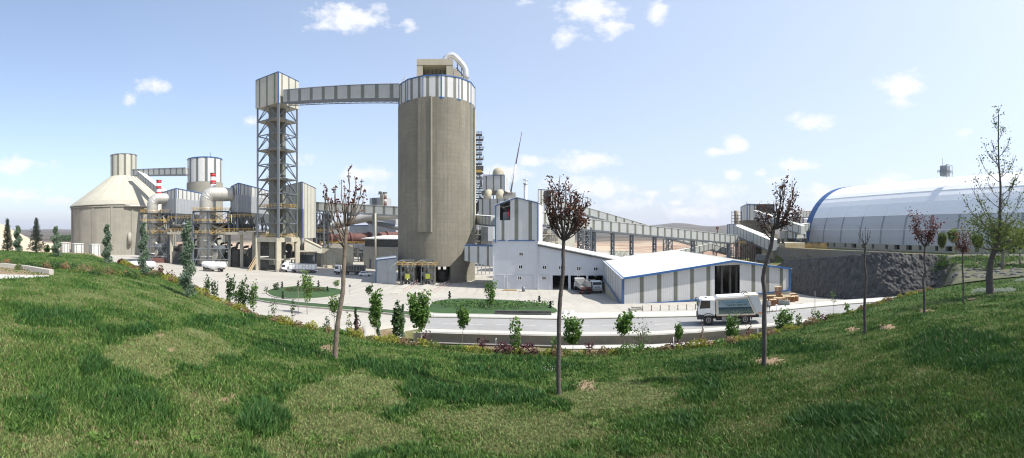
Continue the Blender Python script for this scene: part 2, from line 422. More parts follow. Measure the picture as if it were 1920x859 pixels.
# lawn / terrain
def terrain_mat():
    m, nt, b = newmat('terrain_soil')
    geo = nt.nodes.new('ShaderNodeNewGeometry'); pos = geo.outputs['Position']
    L = nt.nodes.new('ShaderNodeVectorMath'); L.operation = 'LENGTH'; nt.links.new(pos, L.inputs[0]); r = L.outputs['Value']
    n1 = noise_(nt, pos, .02, 6); n2 = noise_(nt, pos, .3, 5); n3 = noise_(nt, scalev(nt, pos, (.12, 1, 1)), .006, 6)
    near = mixc(nt, ramp_(nt, n2, .35, .65), (.13, .095, .06), (.26, .21, .14))
    veg = mixc(nt, ramp_(nt, noise_(nt, pos, .12, 5), .42, .6), near, (.09, .11, .035))
    mid = mixc(nt, ramp_(nt, n1, .42, .58), (.40, .33, .25), (.24, .15, .105))
    far = mixc(nt, ramp_(nt, n3, .4, .6), (.125, .10, .085), (.06, .062, .05))
    f1 = ramp_(nt, math_(nt, 'ADD', r, math_(nt, 'MULTIPLY', n1, 40)), 235, 260)
    f2 = ramp_(nt, math_(nt, 'ADD', r, math_(nt, 'MULTIPLY', n3, 700)), 950, 1250)
    c = mixc(nt, f1, veg, mid); c = mixc(nt, f2, c, far)
    # dark scrub and groves on the far land
    gv = ramp_(nt, noise_(nt, scalev(nt, pos, (1, 1, .2)), .012, 5), .56, .62)
    c = mixc(nt, math_(nt, 'MULTIPLY', gv, math_(nt, 'MULTIPLY', f2, .8)), c, (.035, .055, .03))
    nt.links.new(c, b.inputs['Base Color']); b.inputs['Roughness'].default_value = .95
    b.inputs['Specular IOR Level'].default_value = .1
    bn = nt.nodes.new('ShaderNodeBump'); bn.inputs['Strength'].default_value = .5; bn.inputs['Distance'].default_value = .2
    nt.links.new(noise_(nt, pos, 2.5, 6), bn.inputs['Height']); nt.links.new(bn.outputs[0], b.inputs['Normal'])
    return m
M['terrain'] = terrain_mat()
def attr_mat(name, trans=0.):
    m, nt, b = newmat(name)
    at = nt.nodes.new('ShaderNodeVertexColor'); at.layer_name = 'Col'
    nt.links.new(at.outputs[0], b.inputs['Base Color']); b.inputs['Roughness'].default_value = .6 if trans else .95
    b.inputs['Specular IOR Level'].default_value = .25 if trans else .1
    if trans:
        tr = nt.nodes.new('ShaderNodeBsdfTranslucent'); nt.links.new(at.outputs[0], tr.inputs['Color'])
        mx = nt.nodes.new('ShaderNodeMixShader'); mx.inputs[0].default_value = trans
        nt.links.new(b.outputs[0], mx.inputs[1]); nt.links.new(tr.outputs[0], mx.inputs[2])
        nt.links.new(mx.outputs[0], nt.nodes['Material Output'].inputs['Surface'])
    return m
M['blade'] = attr_mat('grass_blades', .3)
M['turf'] = attr_mat('turf_soil', 0.)
M['islandgrass'] = surf('mown_grass', (.03, .075, .016), .95, var=.35, scale=.5, fine=.3, bump=.6, bscale=12)
M['dryg'] = surf('dry_grass_bank', (.035, .06, .014), .95, var=.4, scale=.4, col2=(.11, .095, .045), fine=.3, bump=.6, bscale=4)
M['rock'] = surf('dark_rock', (.056, .053, .050), .95, var=.4, scale=.8, col2=(.105, .104, .102), fine=.3, bump=1., bscale=2.5, streak=.35, dirt=(.22, .19, .14))
M['lime'] = surf('cream_limestone', (.50, .42, .30), .95, var=.15, scale=.15, fine=.15, bump=.7, bscale=1.2)
# ================================================================== camera, light, sky
cam = bpy.data.cameras.new('camera'); camo = bpy.data.objects.new('camera', cam); COL.objects.link(camo)
S.camera = camo; camo.location = (0, 0, CAMZ); camo.rotation_euler = (PI / 2, 0, 0)
cam.type = 'PANO'; cam.panorama_type = 'CENTRAL_CYLINDRICAL'
cam.central_cylindrical_range_u_min = -1.2; cam.central_cylindrical_range_u_max = 1.2
cam.central_cylindrical_range_v_min = -(859 - HOR) / F; cam.central_cylindrical_range_v_max = HOR / F
cam.central_cylindrical_radius = 1.0
cam.clip_start = .05; cam.clip_end = 30000
S.render.engine = 'CYCLES'; S.cycles.filter_width = 1.15
S.view_settings.view_transform = 'Standard'; S.view_settings.look = 'None'; S.view_settings.gamma = 1
S.view_settings.exposure = EXPO
SUN_AZ = math.radians(104); SUN_EL = math.radians(52)
sl = bpy.data.lights.new('sun', 'SUN'); so = bpy.data.objects.new('sun', sl); COL.objects.link(so)
sl.energy = SUN_S; sl.angle = math.radians(.5); sl.color = (1, .95, .87)
sd = Vector((math.sin(SUN_AZ) * math.cos(SUN_EL), math.cos(SUN_AZ) * math.cos(SUN_EL), math.sin(SUN_EL)))
so.rotation_euler = sd.to_track_quat('Z', 'Y').to_euler()
W = bpy.data.worlds.new('World'); S.world = W; W.use_nodes = True
nt = W.node_tree; bg = nt.nodes['Background']; bg.inputs[1].default_value = SKY_S
sky = nt.nodes.new('ShaderNodeTexSky'); sky.sky_type = 'NISHITA'; sky.sun_disc = False
sky.sun_elevation = SUN_EL; sky.sun_rotation = SUN_AZ
sky.altitude = 800; sky.air_density = 1.0; sky.dust_density = 2.2; sky.ozone_density = 1.0
tc = nt.nodes.new('ShaderNodeTexCoord'); dirv = tc.outputs['Generated']
sp = nt.nodes.new('ShaderNodeSeparateXYZ'); nt.links.new(dirv, sp.inputs[0])
uu = math_(nt, 'ARCTAN2', sp.outputs[0], sp.outputs[1])
hyp = math_(nt, 'SQRT', math_(nt, 'ADD', math_(nt, 'MULTIPLY', sp.outputs[0], sp.outputs[0]), math_(nt, 'MULTIPLY', sp.outputs[1], sp.outputs[1])))
vv = math_(nt, 'DIVIDE', sp.outputs[2], math_(nt, 'MAXIMUM', hyp, .001))
cmb = nt.nodes.new('ShaderNodeCombineXYZ'); nt.links.new(uu, cmb.inputs[0]); nt.links.new(vv, cmb.inputs[1])
uv = cmb.outputs[0]
# warp so the clouds fray
nz = nt.nodes.new('ShaderNodeTexNoise'); nz.inputs['Scale'].default_value = 22; nz.inputs['Detail'].default_value = 7; nz.inputs['Roughness'].default_value = .62
nt.links.new(scalev(nt, uv, (1, 1.5, 1)), nz.inputs['Vector'])
clouds = [(652, 34, 75, 26, 1), (765, 43, 16, 12, .6), (1110, 18, 62, 24, 1), (1150, 48, 30, 22, .9), (1070, 68, 30, 18, .55), (1236, 24, 22, 22, .65), (990, 4, 18, 6, .6),
          (1692, 160, 46, 24, 1), (1688, 190, 22, 12, .7), (1524, 228, 44, 16, .95), (1380, 270, 26, 18, .95), (1345, 286, 26, 8, .8), (1492, 308, 46, 10, .9),
          (1372, 328, 16, 10, .75), (1426, 326, 16, 8, .7), (1460, 338, 22, 9, .6), (1096, 302, 50, 18, .95), (995, 303, 32, 11, .8), (940, 326, 55, 16, 1), (1130, 352, 62, 20, .95), (1060, 345, 40, 14, .8),
          (1225, 362, 18, 9, .7), (1270, 380, 16, 7, .6), (1340, 366, 62, 20, .6), (1545, 364, 42, 18, .9), (1665, 342, 36, 14, .7), (1808, 250, 20, 10, .6),
          (290, 163, 30, 15, .85), (240, 183, 14, 10, .6), (470, 228, 18, 9, .6), (25, 310, 62, 16, .85), (25, 365, 70, 12, .8), (104, 376, 28, 10, .8), (685, 327, 40, 16, .95), (680, 352, 40, 12, .5), (330, 372, 50, 14, .4), (1290, 400, 60, 10, .4), (1180, 385, 60, 10, .45), (560, 300, 30, 10, .3)]
acc = None
for (cx, cy, rx, ry, st) in clouds:
    sb = nt.nodes.new('ShaderNodeVectorMath'); sb.operation = 'SUBTRACT'
    nt.links.new(uv, sb.inputs[0]); sb.inputs[1].default_value = (azp(cx), (HOR - cy) / F, 0)
    mm = nt.nodes.new('ShaderNodeVectorMath'); mm.operation = 'MULTIPLY'; nt.links.new(sb.outputs[0], mm.inputs[0])
    mm.inputs[1].default_value = (F / rx / 1.12, F / ry / 1.12, 0)
    ln = nt.nodes.new('ShaderNodeVectorMath'); ln.operation = 'LENGTH'; nt.links.new(mm.outputs[0], ln.inputs[0])
    q = math_(nt, 'MULTIPLY_ADD', ln.outputs['Value'], -st, st)
    acc = q if acc is None else math_(nt, 'MAXIMUM', acc, q)
acc = math_(nt, 'MAXIMUM', acc, -.6)
dens = math_(nt, 'ADD', acc, math_(nt, 'MULTIPLY_ADD', nz.outputs['Fac'], 2.4, -1.2))
cm = math_(nt, 'MULTIPLY', ramp_(nt, dens, -.05, .62), .93, clamp=True)
cl_lo = noise_(nt, scalev(nt, uv, (1, 2, 1)), 40, 4)
gain = 1.0 / SKY_S
cc = mixc(nt, cl_lo, (CLD[0] * gain * .8, CLD[1] * gain * .8, CLD[2] * gain * .84), (CLD[0] * gain, CLD[1] * gain, CLD[2] * gain))
# pale veil low on the horizon and towards the sun: aerosol in the sky itself
veil = math_(nt, 'MULTIPLY', math_(nt, 'POWER', 2.718, math_(nt, 'MULTIPLY', math_(nt, 'ABSOLUTE', vv), -5.5)), .78)
side = math_(nt, 'MULTIPLY', math_(nt, 'ADD', ramp_(nt, uu, -1.0, 1.5), .22), .55)
veilc = (VEIL[0] * gain, VEIL[1] * gain, VEIL[2] * gain)
sk = mixc(nt, veil, mixc(nt, side, sky.outputs[0], (.50 * gain, .545 * gain, .62 * gain)), veilc)
nt.links.new(mixc(nt, cm, sk, cc), bg.inputs[0])

# ================================================================== terrain sheets
def polar_sheet(name, a0, a1, na, rin, rout, nr, zf, mat, kind='structure', smooth=True, rlist=None, attrf=None, off=0., jitter=None, label=None, cat=None, thick=0.):
    A = np.linspace(a0, a1, na)
    if rlist is None:
        T = np.linspace(0, 1, nr); ri = np.array([rin(a) for a in A]); ro = np.array([rout(a) for a in A])
        R = ri[:, None] + (ro - ri)[:, None] * T[None, :]
    else:
        R = np.repeat(np.array(rlist)[None, :], na, 0); nr = len(rlist)
    AA = np.repeat(A[:, None], nr, 1)
    Z = zf(AA, R) + off
    X = R * np.sin(AA); Y = R * np.cos(AA)
    V = np.stack([X, Y, Z], -1).reshape(-1, 3)
    if jitter is not None: V = jitter(V)
    i = np.arange(na - 1)[:, None] * nr + np.arange(nr - 1)[None, :]; i = i.ravel()
    Fq = np.stack([i, i + 1, i + nr + 1, i + nr], -1)[:, ::-1]
    # faces upward
    at = attrf(AA.ravel(), R.ravel()) if attrf else None
    if thick:
        n0 = len(V); V2 = V.copy(); V2[:, 2] -= thick; V = np.vstack([V, V2])
        edges = []
        for k in range(na - 1):
            edges.append((k * nr, (k + 1) * nr)); edges.append(((k + 1) * nr + nr - 1, k * nr + nr - 1))
        for k in range(nr - 1):
            edges.append((k + 1, k)); edges.append(((na - 1) * nr + k, (na - 1) * nr + k + 1))
        Fq = np.vstack([Fq, np.array([[a_, b_, b_ + n0, a_ + n0] for a_, b_ in edges])])
    me_o = np_mesh(name, V, Fq, mat, attr=at, smooth=smooth)
    me = me_o.data
    uvl = me.uv_layers.new(name='UVMap')
    li = np.empty(len(me.loops), np.int32); me.loops.foreach_get('vertex_index', li)
    # along (arc length) and across
    aa = AA.ravel(); rr = R.ravel()
    if thick: aa = np.concatenate([aa, aa]); rr = np.concatenate([rr, rr])
    uvv = np.stack([aa[li] * 52, rr[li]], -1) if thick or na > 300 and nr < 12 else V[li][:, :2]
    uvl.data.foreach_set('uv', uvv.astype(np.float32).ravel())
    if kind: me_o['kind'] = kind
    if label: me_o['label'] = label
    if cat: me_o['category'] = cat
    return me_o

rl = np.concatenate([np.linspace(.01, 60, 110), np.linspace(61, 150, 90), np.linspace(155, 420, 40), np.geomspace(440, 9000, 60)])
def zterr(a, r):
    z = H(a, r)
    # keep the raw ground a little below paving, asphalt and turf
    e = edge_r(a)
    z = z - .25 * (r < e) - .06
    rb = rock_base(a); rc = rock_crest(a)
    z = z - 1.2 * ((a > azp(1385)) & (a < azp(1760)) & (r > rb - .5) & (r < rc + .5))
    return z
g1 = polar_sheet('ground', -1.75, 1.75, 620, None, None, 0, zterr, M['terrain'], rlist=rl)
rl2 = np.concatenate([np.linspace(.01, 60, 25), np.geomspace(65, 9000, 30)])
# the land behind the viewpoint, so that the ground is one closed horizon
AB = lambda a, r: np.where(r < 60, 9.1, 9.1 - 12 * sst(60, 400, r))
g2 = polar_sheet('ground', 1.75, 2 * PI - 1.75, 160, None, None, 0, lambda a, r: zterr(np.where(a > PI, a - 2 * PI, a) * 0 + np.where(a > PI, -1.75, 1.75), r), M['terrain'], rlist=rl2)

# yard paving
def yin(a):
    px = a * F + 960
    return float(np.interp(px, [190, 300, 380, 470, 560, 640, 700, 790, 800, 1760], [120, 62, 46, 38, 36, 37, 39, 43.0, 0, 0])) if px < 795 else float(dfar(a) + 3.9)
def yout(a):
    px = a * F + 960
    return float(np.interp(px, [190, 700, 1100, 1300, 1360, 1430, 1481, 1540, 1596, 1650, 1740], [330, 330, 300, 250, 200, 122.5, 101.6, 86.6, 76.6, 72.2, 72.9]))
yard = polar_sheet('yard_paving', azp(205), azp(1700), 360, yin, yout, 110, H, M['pave'], off=.03)

# road, kerbs, pavements
road = polar_sheet('road', azp(797), azp(1760), 200, lambda a: float(dwall(a)) + 1.6, lambda a: float(dfar(a)), 6, lambda a, r: 0 * r + .035, M['asphalt'])
nearp = polar_sheet('near_pavement', azp(792), azp(1700), 200, lambda a: float(dwall(a)), lambda a: float(dwall(a)) + 1.55, 3, lambda a, r: 0 * r + .13, M['pavelight'], thick=.15)
farp = polar_sheet('far_pavement', azp(760), azp(1760), 200, lambda a: float(dfar(a)) + .18, lambda a: float(dfar(a)) + 3.9, 4, lambda a, r: 0 * r + .14, M['pavelight'], thick=.16)
kerbf = polar_sheet('kerb', azp(760), azp(1760), 200, lambda a: float(dfar(a)), lambda a: float(dfar(a)) + .18, 2, lambda a, r: 0 * r + .16, M['kerb'], thick=.2)
kerbn = polar_sheet('kerb', azp(797), azp(1700), 200, lambda a: float(dwall(a)) + 1.56, lambda a: float(dwall(a)) + 1.7, 2, lambda a, r: 0 * r + .15, M['kerb'], thick=.2)
# lane dashes as one set of road markings
mb = MB()
for k in range(-9, 34):
    a0 = azp(830) + k * .062; a1 = a0 + .034
    if a0 < azp(815) or a1 > azp(1650): continue
    prev = None
    for j in range(5):
        a = a0 + (a1 - a0) * j / 4; r = (float(dwall(a)) + 1.7 + float(dfar(a))) / 2 - .2
        p = [((r + s) * math.sin(a), (r + s) * math.cos(a), .042) for s in (-.07, .07)]
        if prev: mb.quad(prev[0], p[0], p[1], prev[1])
        prev = p
o = mb.build('road_markings', M['line']); tag(o, kind='structure')
# bright edge line of the far lane
# ditch: retaining wall, floor, near bank strip
ws = polar_sheet('channel_wall', azp(775), azp(1650), 200, lambda a: float(dwall(a)) - .28, lambda a: float(dwall(a)) - .002, 2, lambda a, r: 0 * r + .10, M['kerb'], kind=None, thick=2.3)
tag(ws, 'long curved pale concrete retaining wall of the drainage channel below the road', 'retaining wall')
fl = polar_sheet('channel_floor', azp(775), azp(1650), 200, lambda a: float(dwall(a)) - 1.4, lambda a: float(dwall(a)) - .25, 2, lambda a, r: 0 * r - 2.05, M['rockwall'])
nb = polar_sheet('channel_bank', azp(1050), azp(1560), 120, lambda a: float(dwall(a)) - 2.7, lambda a: float(dwall(a)) - 1.35, 3, lambda a, r: 0 * r - .55, M['pavelight'], thick=1.7)
nb2 = polar_sheet('channel_bank', azp(700), azp(1049), 120, lambda a: float(dwall(a)) - 1.8, lambda a: float(dwall(a)) - 1.35, 3, lambda a, r: 0 * r - .56, M['rockwall'], thick=1.7)
for q in (nb, nb2): q['kind'] = 'structure'

# rock face, quarry bank
def rocky(V):
    out = V.copy()
    for i, v in enumerate(V):
        n = mnoise.fractal(Vector(v) * .22, 1, 2, 5) * .3 + mnoise.noise(Vector(v) * .9) * .22 + mnoise.noise(Vector(v) * 2.3) * .25
        a = math.atan2(v[0], v[1])
        out[i, 0] -= math.sin(a) * n; out[i, 1] -= math.cos(a) * n; out[i, 2] += n * .25
    return out
rk = polar_sheet('rock_face', azp(1392), azp(1805), 320, lambda a: float(rock_base(a)) - .9, lambda a: float(rock_crest(a)) + .8, 34, lambda a, r: H(a, r) + .05, M['rock'], smooth=False, jitter=rocky)
def zq(a, r):
    top = np.interp(a, [azp(p) for p in (-300, 0, 40, 75, 104, 118)], [20, 12.4, 10.2, 8.0, 6.2, 0])
    g = np.minimum(H(a, r), 7) - 4 * sst(azp(100), azp(112), a)
    return g + (top - g) * sst(72, 108, r) * (1 - .3 * sst(108, 140, r)) - 3 * (1 - sst(70, 74, r))
def qj(V):
    out = V.copy()
    for i, v in enumerate(V):
        out[i, 2] += mnoise.fractal(Vector(v) * .08, 1, 2, 5) * 1.5
    return out
qb = polar_sheet('quarry_bank', azp(-300), azp(150), 130, lambda a: 68, lambda a: 145, 40, zq, M['lime'], jitter=qj, smooth=False)
# dry grass bank and track on the plateau
db = polar_sheet('dry_grass_bank', azp(1768), azp(2300), 130, lambda a: float(edge_r(a)) + .2, lambda a: 118, 60, H, M['dryg'], off=.10)
tk = polar_sheet('plateau_track', azp(1560), azp(2200), 130, lambda a: 119, lambda a: 126, 4, H, M['pavelight'], off=.12)
pd = polar_sheet('plateau_soil', azp(1430), azp(1775), 100, lambda a: float(rock_crest(a)) + .6, lambda a: float(rock_crest(a)) + 26, 20, H, M['dryg'], off=.04)

# islands with kerbs
def island(name, pts, lab):
    g = [G(x, y) for x, y in pts]; n = len(g)
    c = sum(g, Vector()) / n
    mb = MB(); k = MB()
    zt = .16
    ring = []
    for i in range(n):
        for t in (0, .25, .5, .75):
            p0, p1, p2, p3 = g[i - 1], g[i], g[(i + 1) % n], g[(i + 2) % n]
            q = .5 * ((2 * p1) + (p2 - p0) * t + (2 * p0 - 5 * p1 + 4 * p2 - p3) * t * t + (3 * p1 - p0 - 3 * p2 + p3) * t ** 3)
            q.z = Hxy(q.x, q.y); ring.append(q)
    m = len(ring)
    up = Vector((0, 0, zt))
    for i in range(m):
        a, b = ring[i], ring[(i + 1) % m]
        ai = a + (c - a).normalized() * .35; bi = b + (c - b).normalized() * .35
        k.hexa([a - up, b - up, bi - up, ai - up, a + up * 1.1, b + up * 1.1, bi + up * 1.1, ai + up * 1.1])
        cc_ = c + Vector((0, 0, .42))
        am, bm = ai.lerp(cc_, .5) + up * .5, bi.lerp(cc_, .5) + up * .5
        am.z = max(am.z, Hxy(am.x, am.y) + .3); bm.z = max(bm.z, Hxy(bm.x, bm.y) + .3)
        mb.quad(ai + up, bi + up, bm, am); mb.poly([am, bm, cc_])
    o = mb.build(name, M['islandgrass']); tag(o, kind='structure')
    k = k.build('kerb', M['kerb']); tag(k, kind='structure')
island('grass_island', [(499, 548), (520, 541), (570, 537), (625, 541), (646, 547), (630, 556), (570, 562), (520, 559)], '')
island('grass_island', [(800, 578), (815, 566), (860, 561), (930, 563), (1010, 569), (1040, 577), (1044, 590), (960, 592), (860, 591), (800, 588)], '')
# green verge strip left of the asphalt
vp = [(430, 549), (505, 562), (560, 569), (640, 576), (720, 583), (795, 590)]
g = [G(x, y) for x, y in vp]; g2_ = [G(x, y + 7) for x, y in vp]
mb = MB(); k = MB()
for i in range(len(g) - 1):
    for t in range(4):
        a, b = g[i].lerp(g[i + 1], t / 4), g[i].lerp(g[i + 1], (t + 1) / 4)
        c, d = g2_[i].lerp(g2_[i + 1], (t + 1) / 4), g2_[i].lerp(g2_[i + 1], t / 4)
        q = []
        for p in (a, b, c, d): q.append(Vector((p.x, p.y, Hxy(p.x, p.y) + .15)))
        mb.quad(q[3], q[2], q[1], q[0])
        k.beam(q[3] - Vector((0, 0, .05)), q[2] - Vector((0, 0, .05)), .22, .3); k.beam(q[0] - Vector((0, 0, .05)), q[1] - Vector((0, 0, .05)), .22, .3)
tag(mb.build('grass_verge', M['islandgrass']), kind='structure'); tag(k.build('kerb', M['kerb']), kind='structure')

# ================================================================== lawn
def blobs(lst):
    out = []
    for (px, py, rx, ry, v) in lst:
        g = G(px, py); out.append((g.x, g.y, v, px, py, rx, ry))
    return out
_pb = [(320, 660, 135, 48, -1), (640, 760, 130, 70, -1), (620, 830, 170, 60, -1), (1150, 745, 110, 38, -1), (900, 810, 220, 50, -.75), (380, 800, 110, 60, -.6), (90, 830, 50, 40, -.6), (1180, 820, 120, 50, -.7),
       (700, 665, 50, 14, -.5), (1560, 640, 60, 14, -.4), (1200, 690, 80, 12, -.3), (120, 560, 120, 22, -.2), (230, 560, 140, 20, -.35), (420, 580, 60, 16, -.3), (1700, 700, 120, 30, -.2), (1500, 740, 120, 30, -.25), (1850, 740, 90, 40, -.3), (1450, 820, 160, 40, -.2),
       (900, 745, 120, 18, 1.3), (800, 735, 50, 20, 1), (1220, 815, 90, 40, .9), (240, 620, 60, 10, 1), (175, 690, 30, 18, .9), (500, 800, 50, 30, 1.2), (470, 770, 50, 22, .8), (560, 650, 90, 16, .8), (430, 600, 70, 12, .8), (730, 690, 90, 22, .8), (960, 690, 120, 26, .8), (1320, 690, 80, 14, .8), (1480, 650, 110, 14, .7), (110, 600, 80, 16, .8), (1800, 660, 110, 40, .8), (1560, 790, 100, 20, .8), (60, 790, 60, 40, .9), (250, 790, 80, 40, .5), (1640, 830, 60, 20, .5), (1310, 735, 40, 30, .8), (1000, 650, 90, 8, .5)]
_LT = np.random.default_rng(3).uniform(-1, 1, (64, 64))
def vnoise(x, y):
    i = np.floor(x).astype(int); j = np.floor(y).astype(int); u = x - i; v = y - j; u = u * u * (3 - 2 * u); v = v * v * (3 - 2 * v)
    g = lambda p, q: _LT[p % 64, q % 64]
    return (g(i, j) * (1 - u) + g(i + 1, j) * u) * (1 - v) + (g(i, j + 1) * (1 - u) + g(i + 1, j + 1) * u) * v
def lush(a, r):
    """length and greenness of the turf: <0 mown yellowish, >0 long dark"""
    a = np.asarray(a, float); r = np.asarray(r, float)
    px = a * F + 960; py = HOR + F * (CAMZ - H(a, r)) / np.maximum(r, .5)
    L = np.zeros_like(px); X_ = r * np.sin(a); Y_ = r * np.cos(a); nz_ = .16 * vnoise(X_ * 2.2, Y_ * 2.2) + .13 * vnoise(X_ * 6, Y_ * 6) + .08 * vnoise(X_ * 15, Y_ * 15)
    for (cx, cy, rx, ry, v) in _pb:
        u_ = (px - cx) / rx; v_ = (py - cy) / ry; d = np.sqrt(u_ ** 2 + v_ ** 2)
        if v <= -.9: d = .35 * d + .6 * (np.abs(u_ + .35 * v_) + np.abs(v_))
        d = d + nz_
        L = L + v * (1 - sst(.86, 1.04, d))
        if v <= -.9: L = L + .5 * np.exp(-((d - 1.14) / .12) ** 2)
    x = r * np.sin(a); y = r * np.cos(a); L = L + .12 * sst(.1, .9, a)  # slight rightward darkening paints uneven exposure into the turf
    L = L + .35 * np.sin(x * 1.1 + 2 * np.sin(y * .7)) * np.sin(y * 1.4 + 1.3 * np.sin(x * .9)) + .25 * np.sin(x * 3.1 + y * 1.7) * np.sin(y * 3.7 - x)
    L = L + .4 * vnoise(X_ * 1.3 + 9, Y_ * 1.3) + .3 * vnoise(X_ * 4 + 5, Y_ * 4)
    return np.clip(L, -1.1, 1.5)
_bare = [(919 / 2.873, 560 + 275 / 2.873, 8, 5), (438, 742, 9, 5), (445, 757, 6, 5), (268, 830, 30, 7), (420, 750, 14, 6), (345, 780, 10, 5), (1440, 678, 34, 9), (1665, 613, 20, 5), (1598, 617, 14, 5), (617, 655, 22, 10), (1735, 582, 16, 3), (1100, 722, 26, 12), (1820, 560, 12, 2), (60, 700, 8, 4), (235, 690, 8, 3), (300, 630, 10, 3), (545, 690, 9, 4)]
def bare(a, r):
    px = a * F + 960; py = HOR + F * (CAMZ - H(a, r)) / np.maximum(r, .5)
    B = np.zeros_like(px)
    for (cx, cy, rx, ry) in _bare:
        d = np.sqrt(((px - cx) / rx) ** 2 + ((py - cy) / ry) ** 2) + .25 * np.sin(px / 3.1 + py) + .15 * np.sin(py * 1.7)
        B = np.maximum(B, 1 - sst(.6, 1.05, d))
    return B
def grasscol(L, n):
    c_dry = np.array([.185, .225, .085]); c_mid = np.array([.080, .150, .029]); c_dk = np.array([.033, .092, .021])
    t = np.clip(L, -1, 1)[:, None]
    c = np.where(t < 0, c_mid + (c_dry - c_mid) * (-t), c_mid + (c_dk - c_mid) * t)
    return c * n[:, None]
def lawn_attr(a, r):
    L = lush(a, r); c = grasscol(L, .55 * (1 - .18 * sst(-.1, .8, a))); B = bare(a, r)[:, None]  # turf colour darkened to the right: exposure fall-off painted in
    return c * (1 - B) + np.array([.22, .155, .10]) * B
def lawn_z(a, r):
    x = r * np.sin(a); y = r * np.cos(a)
    return H(a, r) + .02 * np.sin(x * .9) * np.sin(y * 1.2)
rlw = lambda a: float(edge_r(a))
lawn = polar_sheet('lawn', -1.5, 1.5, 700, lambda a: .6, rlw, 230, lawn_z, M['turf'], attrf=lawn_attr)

def blades(n, r0, seed):
    rng = np.random.default_rng(seed)
    a = rng.uniform(-1.47, 1.47, n)
    e = edge_r(a) + .5
    # even spread over the view from here: uniform in 1/r
    u = rng.uniform(0, 1, n); inv = 1 / r0 + (1 / e - 1 / r0) * u; r = 1 / inv
    keep = (bare(a, r) < rng.uniform(.15, 1.1, n))
    a, r = a[keep], r[keep]; n = len(a)
    L = lush(a, r)
    x = r * np.sin(a); y = r * np.cos(a); z = lawn_z(a, np.minimum(r, edge_r(a)))
    hgt = (.036 + .016 * np.clip(L, -1, 1.5) + .030 * np.clip(L, 0, 1.5)) * rng.uniform(.5, 1.7, n)
    tall = rng.uniform(0, 1, n) > .995; hgt = np.where(tall, hgt * 2.0, hgt)
    hgt = hgt * (1 + .012 * r)
    wid = (.0022 + .0009 * r) * rng.uniform(.7, 1.3, n)
    ph = rng.uniform(0, 2 * PI, n); lean = rng.uniform(.15, .9, n) * hgt
    lx, ly = np.cos(ph) * lean, np.sin(ph) * lean
    wph = rng.uniform(0, 2 * PI, n); wx, wy = np.cos(wph) * wid, np.sin(wph) * wid
    b0 = np.stack([x - wx, y - wy, z - .01], -1); b1 = np.stack([x + wx, y + wy, z - .01], -1)
    m0 = np.stack([x - wx * .8 + lx * .35, y - wy * .8 + ly * .35, z + hgt * .6], -1); m1 = np.stack([x + wx * .8 + lx * .35, y + wy * .8 + ly * .35, z + hgt * .6], -1)
    t0 = np.stack([x + lx, y + ly, z + hgt], -1)
    V = np.stack([b0, b1, m1, m0, t0], 1).reshape(-1, 3)
    base = np.arange(n) * 5
    T = np.concatenate([np.stack([base, base + 1, base + 2], -1), np.stack([base, base + 2, base + 3], -1), np.stack([base + 3, base + 2, base + 4], -1)])
    c = grasscol(np.clip(L + rng.normal(0, .38, n), -1.3, 1.3), rng.uniform(.65, 1.45, n) * (1 - .18 * sst(-.1, .8, a)))  # blades darkened rightward alike, exposure fall-off put into their colour
    dry = rng.uniform(0, 1, n) < np.clip(.07 - .16 * L, .015, .22)
    c[dry] = np.array([.24, .20, .10]) * rng.uniform(.6, 1.2, dry.sum())[:, None]
    C = np.repeat(c, 5, 0)
    return V, T, C
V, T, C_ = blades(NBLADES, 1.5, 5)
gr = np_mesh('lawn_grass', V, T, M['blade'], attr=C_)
tag(gr, kind='stuff')
# ================================================================== building helpers
def v2(x, y, z): return Vector((x, y, z))
def clad_walls(mb, foot, zb, zt, pitch=3.3, sw=.8, phase=.5, mi=0, si=1, skip=(), n_only=None, stripes=True):
    """closed ring of wall sheets with translucent strips; zt may be a list per corner"""
    n = len(foot)
    zt = zt if isinstance(zt, (list, tuple)) else [zt] * n
    zb = zb if isinstance(zb, (list, tuple)) else [zb] * n
    for i in range(n):
        if i in skip: continue
        a, b = Vector((*foot[i], 0)), Vector((*foot[(i + 1) % n], 0)); L = (b - a).length
        k = max(1, round(L / pitch)); w = L / k
        cuts = [0]
        if stripes:
            for j in range(k):
                c = (j + phase) * w; cuts += [c - sw / 2, c + sw / 2]
        cuts.append(L)
        for j in range(len(cuts) - 1):
            t0, t1 = cuts[j] / L, cuts[j + 1] / L
            def pt(t, top):
                p = a.lerp(b, t); z = (zt if top else zb); p.z = z[i] + (z[(i + 1) % n] - z[i]) * t; return p
            mb.quad(pt(t0, 0), pt(t1, 0), pt(t1, 1), pt(t0, 1), si if j % 2 else mi)
def trim_lines(mb, pts3, w=.22):
    for a, b in pts3: mb.beam(a, b, w, w)
def ccw(foot):
    A = sum(foot[i][0] * foot[(i + 1) % len(foot)][1] - foot[(i + 1) % len(foot)][0] * foot[i][1] for i in range(len(foot)))
    return foot if A > 0 else foot[::-1]
